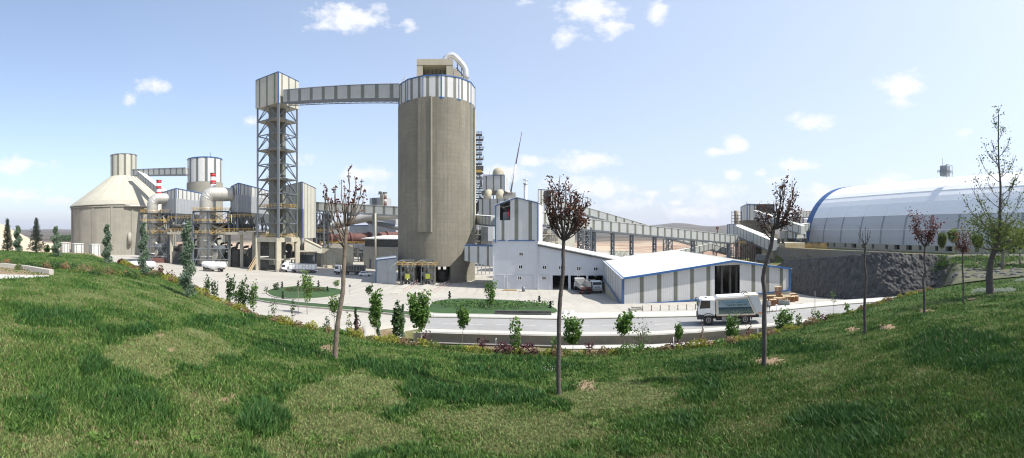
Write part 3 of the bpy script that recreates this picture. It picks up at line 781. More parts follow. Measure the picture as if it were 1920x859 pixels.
def clad_building(root, foot, zb, zt, mats=('clad', 'strip'), pitch=3.3, sw=.8, trim='blue', roofm='roofwhite', edges=None, over=.25, tw=.22, phase=.5, roof=True, bottom=False, vtrim=True):
    n = len(foot)
    ztl = zt if isinstance(zt, (list, tuple)) else [zt] * n
    mb = MB(); clad_walls(mb, foot, zb, zt, pitch, sw, phase)
    if bottom: mb.poly([(x, y, zb + .02) for x, y in foot][::-1], 0)
    mb.build('wall', [M[mats[0]], M[mats[1]]], root)
    if roof:
        c = Vector((sum(p[0] for p in foot) / n, sum(p[1] for p in foot) / n, 0)); r = MB()
        out = []
        for (x, y), z in zip(foot, ztl):
            d = Vector((x, y, 0)) - c; d = d + d.normalized() * over; out.append(Vector((c.x + d.x, c.y + d.y, z + .06)))
        r.poly([p + Vector((0, 0, .12)) for p in out]); r.poly(out[::-1])
        for i in range(n): r.quad(out[i], out[(i + 1) % n], out[(i + 1) % n] + Vector((0, 0, .12)), out[i] + Vector((0, 0, .12)))
        r.build('roof', M[roofm], root)
    if trim:
        t = MB()
        for i in range(n):
            a = Vector((*foot[i], ztl[i])); b = Vector((*foot[(i + 1) % n], ztl[(i + 1) % n]))
            t.beam(a, b, tw, tw)
            if vtrim: t.beam((a.x, a.y, zb), a, tw, tw)
        t.build('trim', M[trim], root)
def gable(root, A, B, dv, zb, ze, zr, mats=('clad', 'strip'), pitch=3.3, sw=.8, roofm='roofwhite', trim='blue', over=.4, rf=.5, name_roof='roof', skip_front=False, tw=.22):
    """gabled shed: front line A-B, depth vector dv; ridge runs along dv above the front's fraction rf"""
    A = Vector((A[0], A[1], 0)); B = Vector((B[0], B[1], 0)); D = Vector((dv[0], dv[1], 0)); R = A.lerp(B, rf)
    mb = MB()
    def face(p, q, zp, zq, pitch=pitch):
        clad_walls(mb, [(p.x, p.y), (q.x, q.y)], zb, [zp, zq], pitch, sw, skip=(1,))
    if not skip_front:
        face(A, R, ze, zr); face(R, B, zr, ze)
    face(B, B + D, ze, ze); face(B + D, R + D, ze, zr); face(R + D, A + D, zr, ze); face(A + D, A, ze, ze)
    w = mb.build('wall', [M[mats[0]], M[mats[1]]], root)
    r = MB(); u = (B - A).normalized() * over; v = D.normalized() * over
    k = (zr - ze) / max(.01, (R - A).length)
    for s, P0 in ((-1, A), (1, B)):
        e0 = P0 + u * s - v; e1 = P0 + u * s + D + v; r0 = R - v; r1 = R + D + v
        z0 = ze - k * over
        q = [Vector((e0.x, e0.y, z0)), Vector((r0.x, r0.y, zr)), Vector((r1.x, r1.y, zr)), Vector((e1.x, e1.y, z0))]
        lo = [p + Vector((0, 0, .05)) for p in q]; hi = [p + Vector((0, 0, .17)) for p in q]
        r.hexa(lo + hi)
    r.build(name_roof, M[roofm], root)
    if trim:
        t = MB()
        for O in (Vector(), D):
            t.beam((A + O) + v * 0 + Vector((0, 0, ze)), R + O + Vector((0, 0, zr)), tw + .06); t.beam(R + O + Vector((0, 0, zr)), B + O + Vector((0, 0, ze)), tw + .06)
            for q in (A, B): t.beam(q + O + Vector((0, 0, zb)), q + O + Vector((0, 0, ze)), tw + .06)
        t.beam(A + Vector((0, 0, ze)), A + D + Vector((0, 0, ze)), tw + .06); t.beam(B + Vector((0, 0, ze)), B + D + Vector((0, 0, ze)), tw + .06)
        t.build('trim', M[trim], root)
    return w
def gallery(root, p, q, w=3., h=3., pitch=4.5, sw=1.0, mats=('galclad', 'strip'), trim=None, roofm='roofwhite', truss=True, frame='steel'):
    """enclosed conveyor bridge between the centres p and q of its two ends"""
    p = Vector(p); q = Vector(q); d = (q - p); L = d.length; d2 = Vector((d.x, d.y, 0)).normalized(); s = Vector((d2.y, -d2.x, 0)) * (w / 2); H2 = Vector((0, 0, h / 2))
    k = max(2, round(L / pitch)); mb = MB()
    cuts = [0]
    for j in range(k):
        c = (j + .5) * L / k; cuts += [(c - sw / 2) / L, (c + sw / 2) / L]
    cuts.append(1)
    for sg in (-1, 1):
        for j in range(len(cuts) - 1):
            a, b = p.lerp(q, cuts[j]), p.lerp(q, cuts[j + 1]); o = s * sg
            f = [a + o - H2, b + o - H2, b + o + H2, a + o + H2]
            if sg < 0: f = f[::-1]
            mb.poly(f, 1 if j % 2 else 0)
    for e, c in ((0, p), (1, q)): mb.poly([c - s - H2, c + s - H2, c + s + H2, c - s + H2][::1 if e else -1], 0)
    mb.build('wall', [M[mats[0]], M[mats[1]]], root)
    r = MB(); z = Vector((0, 0, .12)); s2 = s * 1.08
    r.hexa([p - s2 + H2, p + s2 + H2, q + s2 + H2, q - s2 + H2, p - s2 + H2 + z, p + s2 + H2 + z, q + s2 + H2 + z, q - s2 + H2 + z]); r.build('roof', M[roofm], root)
    f = MB()
    f.hexa([p - s - H2 - z * 2, p + s - H2 - z * 2, q + s - H2 - z * 2, q - s - H2 - z * 2, p - s - H2, p + s - H2, q + s - H2, q - s - H2])
    if truss:
        for sg in (-1, 1):
            o = s * sg * .96 - H2
            dn = Vector((0, 0, -h * .16))
            f.beam(p + o + dn, q + o + dn, .16, .2)
            n = k * 2
            for j in range(n):
                a, b = p.lerp(q, j / n) + o, p.lerp(q, (j + 1) / n) + o
                f.beam(a, a + dn, .1); f.beam(a + dn, b, .1)
    f.build('floor_frame', M[frame], root)
    if trim:
        t = MB()
        for sg in (-1, 1): t.beam(p + s * sg * 1.02 + H2, q + s * sg * 1.02 + H2, .16, .2)
        t.build('trim', M[trim], root)
def trestle(root, c, dirv, w, z0, z1, depth=0, bays=None, mat='steel', leg=.45, name='trestle'):
    """steel support: two legs across, or four with depth, cross braced"""
    mb = MB(); c = Vector((c[0], c[1], 0)); d = Vector((dirv[0], dirv[1], 0)).normalized(); s = Vector((d.y, -d.x, 0)) * (w / 2); e = d * (depth / 2)
    legs = [c - s - e, c + s - e] + ([c + s + e, c - s + e] if depth else [])
    for L in legs: mb.beam((L.x, L.y, z0), (L.x, L.y, z1), leg, leg)
    bays = bays or max(1, round((z1 - z0) / (w * 1.2)))
    pairs = [(0, 1)] + ([(1, 2), (2, 3), (3, 0)] if depth else [])
    for k in range(bays):
        a, b = z0 + (z1 - z0) * k / bays, z0 + (z1 - z0) * (k + 1) / bays
        for i, j in pairs:
            A, B = legs[i], legs[j]
            mb.beam((A.x, A.y, a), (B.x, B.y, b), leg * .35); mb.beam((B.x, B.y, a), (A.x, A.y, b), leg * .35)
            mb.beam((A.x, A.y, b), (B.x, B.y, b), leg * .5)
    return mb.build(name, M[mat], root)
def railing(mb, pts, h=1.1, closed=True, w=.07, step=1.6, mi=0):
    n = len(pts); mb.gn += 1; mb.cur = mb.gn
    for i in range(n if closed else n - 1):
        a, b = Vector(pts[i]), Vector(pts[(i + 1) % n]); L = (b - a).length; k = max(1, round(L / step))
        for z in (h, h * .55): mb.beam(a + Vector((0, 0, z)), b + Vector((0, 0, z)), w, w, mi)
        for j in range(k + 1):
            p = a.lerp(b, j / k); mb.beam(p, p + Vector((0, 0, h)), w, w, mi)
    mb.cur = None
def rect(c, u, v):
    c = Vector(c); u = Vector(u); v = Vector(v)
    return [tuple((c - u - v)[:2]), tuple((c + u - v)[:2]), tuple((c + u + v)[:2]), tuple((c - u + v)[:2])]
def frame_at(px, d):
    """local right / away unit vectors for something seen at this azimuth"""
    a = azp(px); return Vector((math.cos(a), -math.sin(a), 0)), Vector((math.sin(a), math.cos(a), 0))
def arc_pts(c, r, a0, a1, n, u, w=Vector((0, 0, 1))):
    return [Vector(c) + u * (math.cos(a0 + (a1 - a0) * i / n) * r) + w * (math.sin(a0 + (a1 - a0) * i / n) * r) for i in range(n + 1)]
YZ = -3.5

# ------------------------------------------------------------------ clinker dome and second silo
def build_dome():
    D = 287; R = 35.3; x, y = XY(232, D)
    t = thing('dome_silo', 'wide round concrete silo with dusty cone roof at the far left of the plant', 'silo', (x, y, YZ))
    c = (x, y)
    mb = MB(); mb.lathe(c, [(R, YZ), (R, 25)], 72); mb.lathe(c, [(R + .5, 25), (R + .5, 25.7), (R + .1, 26.4)], 72)
    for k in range(18):
        th = k * 2 * PI / 18 + .13
        mb.lathe(c, [(R + .02, YZ), (R + .35, YZ), (R + .35, 25), (R, 25)], 2, a0=th, a1=th + .035, sm=False)
    mb.build('wall', M['domewall'], t)
    mb = MB(); mb.lathe(c, [(R + .9, 26.3), (R + .9, 26.9), (8.6, 47.2)], 72, sm=True); mb.build('roof', M['domeroof'], t)
    mb = MB()
    for k in range(24):
        th = k * 2 * PI / 24
        L = math.hypot(x, y); dx, dy = x / L, y / L; rx, ry = dy, -dx
        f = lambda r, z: Vector((x - dx * math.cos(th) * r + rx * math.sin(th) * r, y - dy * math.cos(th) * r + ry * math.sin(th) * r, z))
        mb.beam(f(R + .7, 27.1), f(8.8, 47.3), .22, .14)
    mb.build('roof_rib', M['domeroof'], t)
    mb = MB(); mb.lathe(c, [(8.9, 46.6), (8.9, 61)], 36, sm=False, stripe=3); mb.build('cap_wall', [M['clad_dusty'], M['strip']], t)
    mb = MB(); mb.lathe(c, [(9.3, 60.9), (9.3, 61.3), (0.1, 62.4)], 12, sm=False); mb.build('cap_roof', M['steel'], t)
    mb = MB(); mb.tube([P(118 + 116, 385.5, 251)] + [P(q, 386, 250.6 + abs(q - 232) ** 2 * .0009) for q in range(246, 296, 8)], .8, 8); mb.build('pipe', M['duct'], t)
    mb = MB(); g = G(243, 470)
    L = math.hypot(x, y); u, v = frame_at(243, 250); p = Vector((*XY(243, 250.6), 3))
    mb.tube([p, p + Vector((0, 0, 5)), p + Vector((0, 0, 6)) + v * 1.5], 1.2, 10); mb.build('hatch', M['greywall'], t)
build_dome()
def build_silo2():
    D = 232; x, y = XY(384, D); t = thing('round_silo', 'round silo with striped cladding crown over a concrete drum behind the filters', 'silo', (x, y, YZ))
    mb = MB(); mb.lathe((x, y), [(9.9, YZ), (9.9, 36.5)], 48); mb.build('wall', M['domewall'], t)
    mb = MB(); mb.lathe((x, y), [(9.4, 36.3), (9.4, 49.2)], 48, stripe=4, sm=False); mb.build('crown_wall', [M['clad'], M['strip']], t)
    mb = MB(); mb.lathe((x, y), [(9.7, 49.1), (9.7, 49.6), (.1, 50.6)], 16, sm=False)
    for k in range(12): 
        a = k * PI / 6 + .13; mb.lathe((x, y), [(9.5, 36.3), (9.5, 49.3)], 1, a0=a, a1=a + .025, sm=False)
    mb.lathe((x, y), [(9.6, 36.1), (9.6, 36.6)], 48)
    mb.build('trim', M['blue'], t)
    mb = MB(); mb.tube([(x + 4, y, 50), (x + 4, y, 53)], .15); mb.build('mast', M['steel'], t)
build_silo2()
t = thing('conveyor_bridge', 'level striped conveyor bridge from the dome cap to the round silo', 'conveyor', P(300, 320, 245), group=None)
gallery(t, P(250, 323.5, 268), P(352, 321, 229), 3, 3.6, pitch=5, sw=1.3, trim='blue')
t = thing('conveyor_bridge', 'conveyor sloping down over the dome roof behind the left red chimney', 'conveyor', P(300, 345, 225))
gallery(t, P(262, 326, 262), P(318, 372, 215), 3, 3.4, pitch=5, sw=1.2)

# ------------------------------------------------------------------ the two filter lines
def chimney(px, ytop, ybot, d, r, lab, n=3):
    x, y = XY(px, d); t = thing('chimney', lab, 'chimney', (x, y, YZ))
    z1 = Zp(ytop, d); z0 = Zp(ybot, d)
    mb = MB(); mb.tube([(x, y, YZ), (x, y, z0)], r, 20); mb.build('lower_pipe', M['duct'], t)
    mb = MB(); k = 5; 
    for i in range(k):
        a, b = z0 + (z1 - z0) * i / k, z0 + (z1 - z0) * (i + 1) / k
        mb.tube([(x, y, a + .01), (x, y, b)], r, 20, mi=i % 2, caps=(i == k - 1))
    mb.build('banded_pipe', [M['redp'], M['whitepaint']], t)
    mb = MB(); mb.tube([(x, y, z1 - .1), (x, y, z1 + .1)], r * 1.12, 20); mb.tube([(x, y, z1 - 4.2), (x, y, z1 - 4)], r * 1.12, 20); mb.build('collar', M['steel'], t)
chimney(298, 338, 366, 205, 1.25, 'red and white banded chimney, the shorter and left one')
chimney(399.5, 325, 359, 180, 1.2, 'red and white banded chimney, taller one beside the larger duct elbow')

def filter_unit(pxl, pxm, pxr, d, ytop, ymid, ylow, ybase, duct, ductr, lab, labd):
    """steel platform tower with yellow rails and big elbow duct"""
    u, v = frame_at(pxm, d); c0 = Vector((*XY(pxm, d), 0))
    t = thing('platform_tower', lab, 'steel tower', (c0.x, c0.y, YZ))
    wR = (pxr - pxm) * d / F; wL = (pxm - pxl) * d / F
    z = [Zp(q, d) for q in (ybase, ylow, ymid, ytop)]
    D1 = v * wR * .8; L = c0 - u * wL + v * .5; Rr = c0 + u * wR
    legs = [L, c0, Rr, Rr + D1, c0 + D1, L + D1]
    mb = MB()
    for q in legs: mb.beam((q.x, q.y, YZ), (q.x, q.y, z[3]), .5, .5)
    lev = [YZ + 3, (YZ + z[1]) / 2 + 1, z[1], (z[1] + z[2]) / 2, z[2], (z[2] + z[3]) / 2, z[3]]
    for q in lev:
        for i, j in ((0, 1), (1, 2), (2, 3), (3, 4), (4, 5), (5, 0), (1, 4)):
            if q in (lev[3], lev[5]): continue
            mb.beam((legs[i].x, legs[i].y, q), (legs[j].x, legs[j].y, q), .3, .35)
    bay = [YZ, lev[1], z[1], z[2], z[3]]
    for a, b in zip(bay[:-1], bay[1:]):
        for i, j in ((1, 2), (2, 3), (3, 4), (0, 1)):
            A, B = legs[i], legs[j]; mm = (A + B) / 2
            if b == bay[1] or b == bay[2]:
                mb.beam((A.x, A.y, a), (mm.x, mm.y, b), .22); mb.beam((B.x, B.y, a), (mm.x, mm.y, b), .22)
            else:
                mb.beam((A.x, A.y, a), (B.x, B.y, b), .22); mb.beam((B.x, B.y, a), (A.x, A.y, b), .14)
    mb.build('frame', M['steel'], t)
    dk = MB(); rl = MB()
    for zz in (z[1], z[2], z[3]):
        F_ = [L - v * .8, Rr - v * .8 + u * .6, Rr + D1 + u * .6, L + D1]
        dk.hexa([(q.x, q.y, zz + .05) for q in F_] + [(q.x, q.y, zz + .18) for q in F_])
        railing(rl, [(q.x, q.y, zz + .22) for q in F_], 1.3, w=.09, step=1.9)
    st_ = MB()
    # stairs in a zigzag
    for k, (a, b) in enumerate(((z[1], z[2]), (z[2], z[3]))):
        s0, s1 = c0 + u * 1 + v * 1, Rr - u * 1 + v * 1
        if k: s0, s1 = s1, s0
        for o in (0, .9):
            st_.beam(s0 + v * o + Vector((0, 0, a + .2)), s1 + v * o + Vector((0, 0, b + .2)), .14, .3)
            st_.beam(s0 + v * o + Vector((0, 0, a + 1.3)), s1 + v * o + Vector((0, 0, b + 1.3)), .1)
    dk.build('deck', M['steeldk'], t); rl.build('railing', M['yellow'], t); st_.build('stair', M['yellow'], t)
    # the elbow duct, its own thing
    t2 = thing('elbow_duct', labd, 'duct', (c0.x, c0.y, YZ))
    (dx0, dy_top, dx1, dyh, dx2) = duct
    xa = c0 + u * ((dx0 - pxm) * d / F) + v * (wR * .45); zt = Zp(dyh, d); R = ductr
    bend = (dx1 - dx0) * d / F
    pts = [Vector((xa.x, xa.y, YZ + 1)), Vector((xa.x, xa.y, zt - bend))]
    pts += arc_pts(Vector((xa.x, xa.y, zt - bend)) + u * bend, bend, PI, PI / 2, 8, u)[1:]
    e = xa + u * ((dx2 - dx0) * d / F); pts += [Vector((e.x, e.y, zt)) - u * 3.2, Vector((e.x, e.y, zt - .1)) - u * 1.5 , Vector((e.x, e.y, zt))]
    mb = MB(); mb.tube(pts, [R] * (len(pts) - 2) + [R * .92, R * 1.25], 22); mb.build('pipe', M['duct'], t2)
    mb = MB()
    for zz in np.arange(YZ + 4, zt - bend, 3.2): mb.tube([(xa.x, xa.y, zz), (xa.x, xa.y, zz + .2)], R * 1.04, 22)
    for i in (3, 5, 7): 
        dd = (pts[i + 1] - pts[i]).normalized(); mb.tube([pts[i], pts[i] + dd * .2], R * 1.04, 22)
    mb.build('flange', M['alu'], t2)
    # fan house and drop pipe below
    t3 = thing('process_fan', 'large round fan casing and hopper under ' + ('the right duct tower' if pxm > 350 else 'the left duct tower'), 'fan', (c0.x, c0.y, YZ))
    cc_ = c0 + u * (wR * .15) + v * (wR * .5)
    mb = MB(); mb.tube([Vector((cc_.x, cc_.y, YZ + 6)) - u * 1.5 - v * 1, Vector((cc_.x, cc_.y, YZ + 6)) - u * .2 + v * 1], 4.6, 24); mb.build('casing', M['duct'], t3)
    mb = MB(); h = c0 + u * wR * .55 + v * 3
    mb.lathe((h.x, h.y), [(.4, YZ + 2.2), (3.4, YZ + 7), (3.4, YZ + 8.5), (.1, YZ + 8.6)], 8, sm=False); mb.build('hopper', M['steel'], t3)
    mb = MB(); mb.tube([Vector((h.x, h.y, z[2] - 1)) - u * 3, Vector((h.x, h.y, z[1] + 2)) + u * 1.5, Vector((h.x, h.y, z[1])) + u * 3.2, Vector((h.x, h.y, z[1] - 3)) + u * 3.3], 1.0, 12); mb.build('pipe', M['duct'], t3)
    mb = MB(); q = c0 + u * wR * .5 + v * 2
    mb.box((q.x, q.y, YZ + 1.1), (wR * .95, 4, 2.2), -azp(pxm)); mb.build('plinth', M['rust' if pxm < 350 else 'conc'], t3)
filter_unit(263, 280, 317, 190, 400, 437, 438.5 + 0, 495, (286, 365, 297, 371.5, 326), 2.6, 'left steel platform tower with yellow railings and stairs under the smaller elbow duct', 'smaller silver elbow duct rising from the left platform tower') if False else None
filter_unit(263, 281, 316, 190, 400, 418, 439, 495, (286, 365, 298, 371.5, 327), 2.5, 'left steel platform tower with yellow railings under the smaller elbow duct', 'smaller dusty silver elbow duct above the left platform tower')
filter_unit(362, 391, 429, 168, 396, 418.5, 440, 502, (387, 357, 400, 363, 438), 2.8, 'taller steel platform tower with yellow railings under the bigger elbow duct', 'bigger dusty silver elbow duct above the taller platform tower')

def filter_house(pxa, pxb, pxc, da, db, dc, ytop, ybot, yroof, yhop, lab, clad_px, seams=5):
    """grey steel filter box with hoppers under it and a striped roof house; corner at pxb"""
    A, B, C_ = XY(pxa, da), XY(pxb, db), XY(pxc, dc)
    D_ = (A[0] + C_[0] - B[0], A[1] + C_[1] - B[1]); foot = [A, B, C_, D_]
    cx, cy = (A[0] + C_[0]) / 2, (A[1] + C_[1]) / 2
    t = thing('filter_house', lab, 'filter house', (cx, cy, YZ))
    zt, zb = Zp(ytop, db), Zp(ybot, db)
    mb = MB(); clad_walls(mb, foot, zb, zt, 2.6, .12, si=1); mb.poly([(*p, zt) for p in foot]); mb.build('casing', [M['greyclad'], M['steel']], t)
    mb = MB(); n = 3
    Av, Bv, Cv, Dv = [Vector((*q, zb)) for q in foot]
    zh = Zp(yhop, db)
    for i in range(n):
        for s in (0, .5):
            p = [Bv.lerp(Cv, i / n), Bv.lerp(Cv, (i + 1) / n)]; q = [Av.lerp(Dv, i / n), Av.lerp(Dv, (i + 1) / n)]
            a, b = p[0].lerp(q[0], s), p[1].lerp(q[1], s); c, e = p[1].lerp(q[1], s + .5), p[0].lerp(q[0], s + .5)
            m = (a + b + c + e) / 4; m.z = zh
            top = [a, b, c, e]; bot = [m.lerp(Vector((k.x, k.y, zh)), .14) for k in top]
            for j in range(4): mb.quad(top[j], bot[j], bot[(j + 1) % 4], top[(j + 1) % 4])
            mb.poly(bot[::-1])
            mb.tube([m, m - Vector((0, 0, 1.8))], .5, 8)
    mb.build('hopper', M['steel'], t)
    zc = Zp(yroof, db); ins = [((p[0] - cx) * .97 + cx, (p[1] - cy) * .97 + cy) for p in foot]
    mb = MB(); clad_walls(mb, ins, zt, [zc - .8, zc, zc - .8, zc - .8], 3.2, .8); mb.build('wall', [M['clad'], M['strip']], t)
    mb = MB(); q = [Vector((*p, z)) for p, z in zip(ins, (zc - .8, zc, zc - .8, zc - .8))]
    mb.hexa([a + Vector((0, 0, .03)) for a in q] + [a + Vector((0, 0, .2)) for a in q]); mb.build('roof', M['roofwhite'], t)
    mb = MB()
    for i in range(4): mb.beam(q[i], q[(i + 1) % 4], .3); mb.beam((q[i].x, q[i].y, zt), q[i], .25)
    mb.build('trim', M['blue'], t)
    # legs and machinery gallery below
    mb = MB()
    for p in (Av, Bv, Cv, Dv, (Bv + Cv) / 2, (Av + Bv) / 2):
        mb.beam((p.x, p.y, zb), (p.x, p.y, Zp(440, db)), .45)
    for a, b in ((Av, Bv), (Bv, Cv)):
        for k in range(3):
            p, q_ = a.lerp(b, k / 3), a.lerp(b, (k + 1) / 3); mm = (p + q_) / 2
            mb.beam((p.x, p.y, zb), (mm.x, mm.y, Zp(438, db)), .25); mb.beam((q_.x, q_.y, zb), (mm.x, mm.y, Zp(438, db)), .25)
    mb.build('support_frame', M['steel'], t)
    return t, foot
filter_house(304, 330, 384, 196, 186, 205, 372, 400, 353, 421, 'smaller grey filter box with hoppers behind the left platform tower', None)
filter_house(432, 446, 512, 172, 166, 196, 364, 397, 343, 424, 'bigger grey filter box with hoppers between the duct tower and the lift tower', None)

# concrete frame under the filters with a yellow walkway
def conc_frame():
    t = thing('concrete_frame', 'concrete columns and slab carrying the filters, hung with yellow handrails', 'concrete structure', (*XY(400, 176), YZ))
    pts = [(322, 186), (345, 182), (372, 178), (405, 175), (430, 171), (453, 167), (476, 163)]
    rows = []
    mb = MB()
    zs = Zp(440, 170)
    for px, d in pts:
        for k, o in enumerate((0, 9)):
            x, y = XY(px, d + o); mb.box((x, y, (YZ + zs) / 2), (1.3, 1.3, zs - YZ), -azp(px))
    mb.build('column', M['conc'], t)
    sl_ = MB(); a, b = [Vector((*XY(p, d), zs)) for p, d in ((316, 186.5), (478, 161.5))]
    n = Vector((-(b - a).y, (b - a).x, 0)).normalized()
    if n.dot(a) < 0: n = -n
    sl_.hexa([a - n, b - n, b + n * 16, a + n * 16] + [q + Vector((0, 0, 1.1)) for q in (a - n, b - n, b + n * 16, a + n * 16)])
    sl_.build('slab', M['conc'], t)
    r = MB(); railing(r, [a - n + Vector((0, 0, 1.1)), b - n + Vector((0, 0, 1.1))], 1.3, False, .13, 2.2)
    railing(r, [a - n * .5 + Vector((0, 0, 6.5)), b - n * .5 + Vector((0, 0, 6.5))], 1.3, False, .12, 2.2); r.build('railing', M['yellow'], t)
    w = MB()
    for px0, px1, d0, d1, yt in ((318, 345, 190, 186, 462), (430, 476, 176, 168, 468), (352, 362, 183, 182, 470)):
        a, b = Vector((*XY(px0, d0), 0)), Vector((*XY(px1, d1), 0)); zt = Zp(yt, d1)
        w.beam(Vector((a.x, a.y, (YZ + zt) / 2)), Vector((b.x, b.y, (YZ + zt) / 2)), .5, zt - YZ)
    w.build('wall', M['silolight'], t)
    # grimy machines standing between the columns
    rnd = random.Random(4)
    for k in range(16):
        px = 322 + k * 10; d = 184 - k * 1.3; x, y = XY(px, d + 3 + rnd.random() * 4)
        m = MB(); h = rnd.uniform(3, 9); m.box((x, y, YZ + h / 2), (rnd.uniform(2, 4), 2.5, h), rnd.random())
        m.tube([(x, y, YZ + h), (x + 1, y, YZ + h + 2.5), (x + 3, y + 1, YZ + h + 3)], .5, 8)
        o = m.build('process_machine', M['machine']); tag(o, 'one of the grimy machines standing between the concrete columns under the filters', 'machine', 'machines under the filters')
    for k in range(9):
        px = 330 + k * 17; d = 182 - k * 2.0; x, y = XY(px, d + 4)
        m = MB(); z = zs + 1.2; m.box((x, y, z + 1.3), (3.4, 2, 2.0)); m.tube([(x - 3, y, z + 2.5), (x + 3, y, z + 2.5)], .7, 10); m.beam((x - 2, y, z), (x + 3, y, z + 6), .3)
        o = m.build('screw_conveyor', M['machine']); tag(o, 'one of the dark screw conveyors on the slab below the grey hoppers', 'conveyor', 'screw conveyors under the hoppers')
conc_frame()

# ------------------------------------------------------------------ lift tower
def lift_tower():
    A = Vector((*XY(522, 149), 0)); Lc = Vector((*XY(483, 156), 0)); Rc = Vector((*XY(557, 157), 0)); Bk = Lc + Rc - A
    t = thing('lift_tower', 'tall braced steel lattice tower carrying a dusty clad head house', 'lift tower', (A.x, A.y, YZ))
    z0 = Zp(447, 149); z1 = Zp(191, 149); z2 = Zp(137, 149)
    legs = [Lc, A, Rc, Bk]
    mb = MB()
    for i, q in enumerate(legs): mb.beam((q.x, q.y, z0), (q.x, q.y, z1), .75 if i == 1 else .5, .75 if i == 1 else .5)
    nb = 9; hs = [z0 + (z1 - z0) * k / nb for k in range(nb + 1)]
    for k in range(nb):
        for i, j in ((0, 1), (1, 2), (2, 3), (3, 0)):
            a, b = legs[i], legs[j]; m = (a + b) / 2
            mb.beam((a.x, a.y, hs[k]), (m.x, m.y, hs[k + 1] - .2), .26); mb.beam((b.x, b.y, hs[k]), (m.x, m.y, hs[k + 1] - .2), .26)
            mb.beam((a.x, a.y, hs[k + 1]), (b.x, b.y, hs[k + 1]), .3, .35)
    mb.build('frame', M['steel'], t)
    dk = MB(); rl = MB(); st_ = MB()
    for k in (0, 2, 4, 6, 8):
        q = [Vector((p.x, p.y, hs[k])) for p in legs]; dk.hexa([p - Vector((0, 0, .1)) for p in q] + [p + Vector((0, 0, .25)) for p in q])
        c = sum(q, Vector()) / 4
        if k <= 2: railing(rl, [p + Vector((0, 0, .25)) for p in q], 1.3, w=.12, step=1.8)
    for k in range(nb):
        c = (Lc + A) / 2 * .45 + (Rc + Bk) / 2 * .55
        u = (A - Lc).normalized(); base = Lc + u * 1.5 + (Rc - A).normalized() * 3
        for s in (0, .9):
            o = (Rc - A).normalized() * s
            a, b = base + o, base + u * 5 + o
            if k % 2: a, b = b, a
            st_.beam((a.x, a.y, hs[k] + .2), (b.x, b.y, hs[k + 1]), .12, .25); st_.beam((a.x, a.y, hs[k] + 1.3), (b.x, b.y, hs[k + 1] + 1.1), .08)
    dk.build('deck', M['conc'], t); rl.build('railing', M['yellow'], t); st_.build('stair', M['yellow'], t)
    # bucket lift casings in the shaft
    sh = MB(); c = sum(legs, Vector()) / 4
    ux = (A - Lc).normalized(); uy = (Rc - A).normalized()
    for o, w in ((ux * -.3 + uy * -1.6, 2.6), (ux * 1.2 + uy * 1.4, 1.8)):
        q = c + o; f = [q - ux * w / 2 - uy * w / 2, q + ux * w / 2 - uy * w / 2, q + ux * w / 2 + uy * w / 2, q - ux * w / 2 + uy * w / 2]
        sh.hexa([(p.x, p.y, YZ + 2) for p in f] + [(p.x, p.y, z1) for p in f])
    sh.build('lift_casing', M['strip'], t)
    # concrete base frame
    cb = MB()
    for q in legs: cb.box((q.x, q.y, (YZ + z0) / 2), (1.7, 1.7, z0 - YZ), -azp(522) + .25)
    cb.build('column', M['conc'], t)
    bm = MB()
    for i, j in ((0, 1), (1, 2), (2, 3), (3, 0)):
        a, b = legs[i], legs[j]; bm.beam((a.x, a.y, z0 - .6), (b.x, b.y, z0 - .6), 1.6, 1.5)
        a, b = a + (c - a) * .04, b + (c - b) * .04; bm.beam((a.x, a.y, YZ + 4.2), (b.x, b.y, YZ + 4.2), .5, .5)
    bm.build('ring_beam', M['conc'], t)
    st = MB(); a = Lc.copy(); s = XY(466, 151.5)
    for o in (0, 1.2):
        vv_ = Vector((0, 1, 0)) * o
        st.beam(Vector((s[0], s[1], YZ)) + vv_, Vector((a.x, a.y - .8, YZ + 4.4)) + vv_, .2, .4); st.beam(Vector((s[0], s[1], YZ + 1.2)) + vv_, Vector((a.x, a.y - .8, YZ + 5.6)) + vv_, .13)
    st.build('stair', M['woodlt'], t)
    # head house
    hd = MB(); ex = .6; f = []
    for q in legs:
        d = (q - c); d = d + d.normalized() * ex; f.append((c.x + d.x, c.y + d.y))
    zt = [z2 - .1, z2 + .3, z2 - .1, z2 - .4]
    clad_walls(hd, f, z1 - .4, zt, 3.4, .8); hd.poly([(*p, z1 - .4) for p in f][::-1]); hd.build('head_wall', [M['clad_dusty'], M['strip']], t)
    r = MB(); q = [Vector((*p, z)) for p, z in zip(f, zt)]; r.hexa([p + Vector((0, 0, .02)) for p in q] + [p + Vector((0, 0, .2)) for p in q]); r.build('head_roof', M['roofwhite'], t)
    tr = MB()
    for i in range(4):
        tr.beam(q[i], q[(i + 1) % 4], .22)
    tr.beam((*f[1], z1 - .4), q[1], .3); tr.beam((*f[0], z1 - .4), q[0], .2)
    tr.build('trim', M['blue'], t)
    return t
lift_tower()
t = thing('conveyor_bridge', 'high striped conveyor bridge from the lift tower head to the tall silo', 'conveyor', P(640, 178, 140))
gallery(t, P(537, 182, 149.5), P(753, 173.5, 125), 3.4, 4.1, pitch=5.0, sw=1.25, trim='blue')
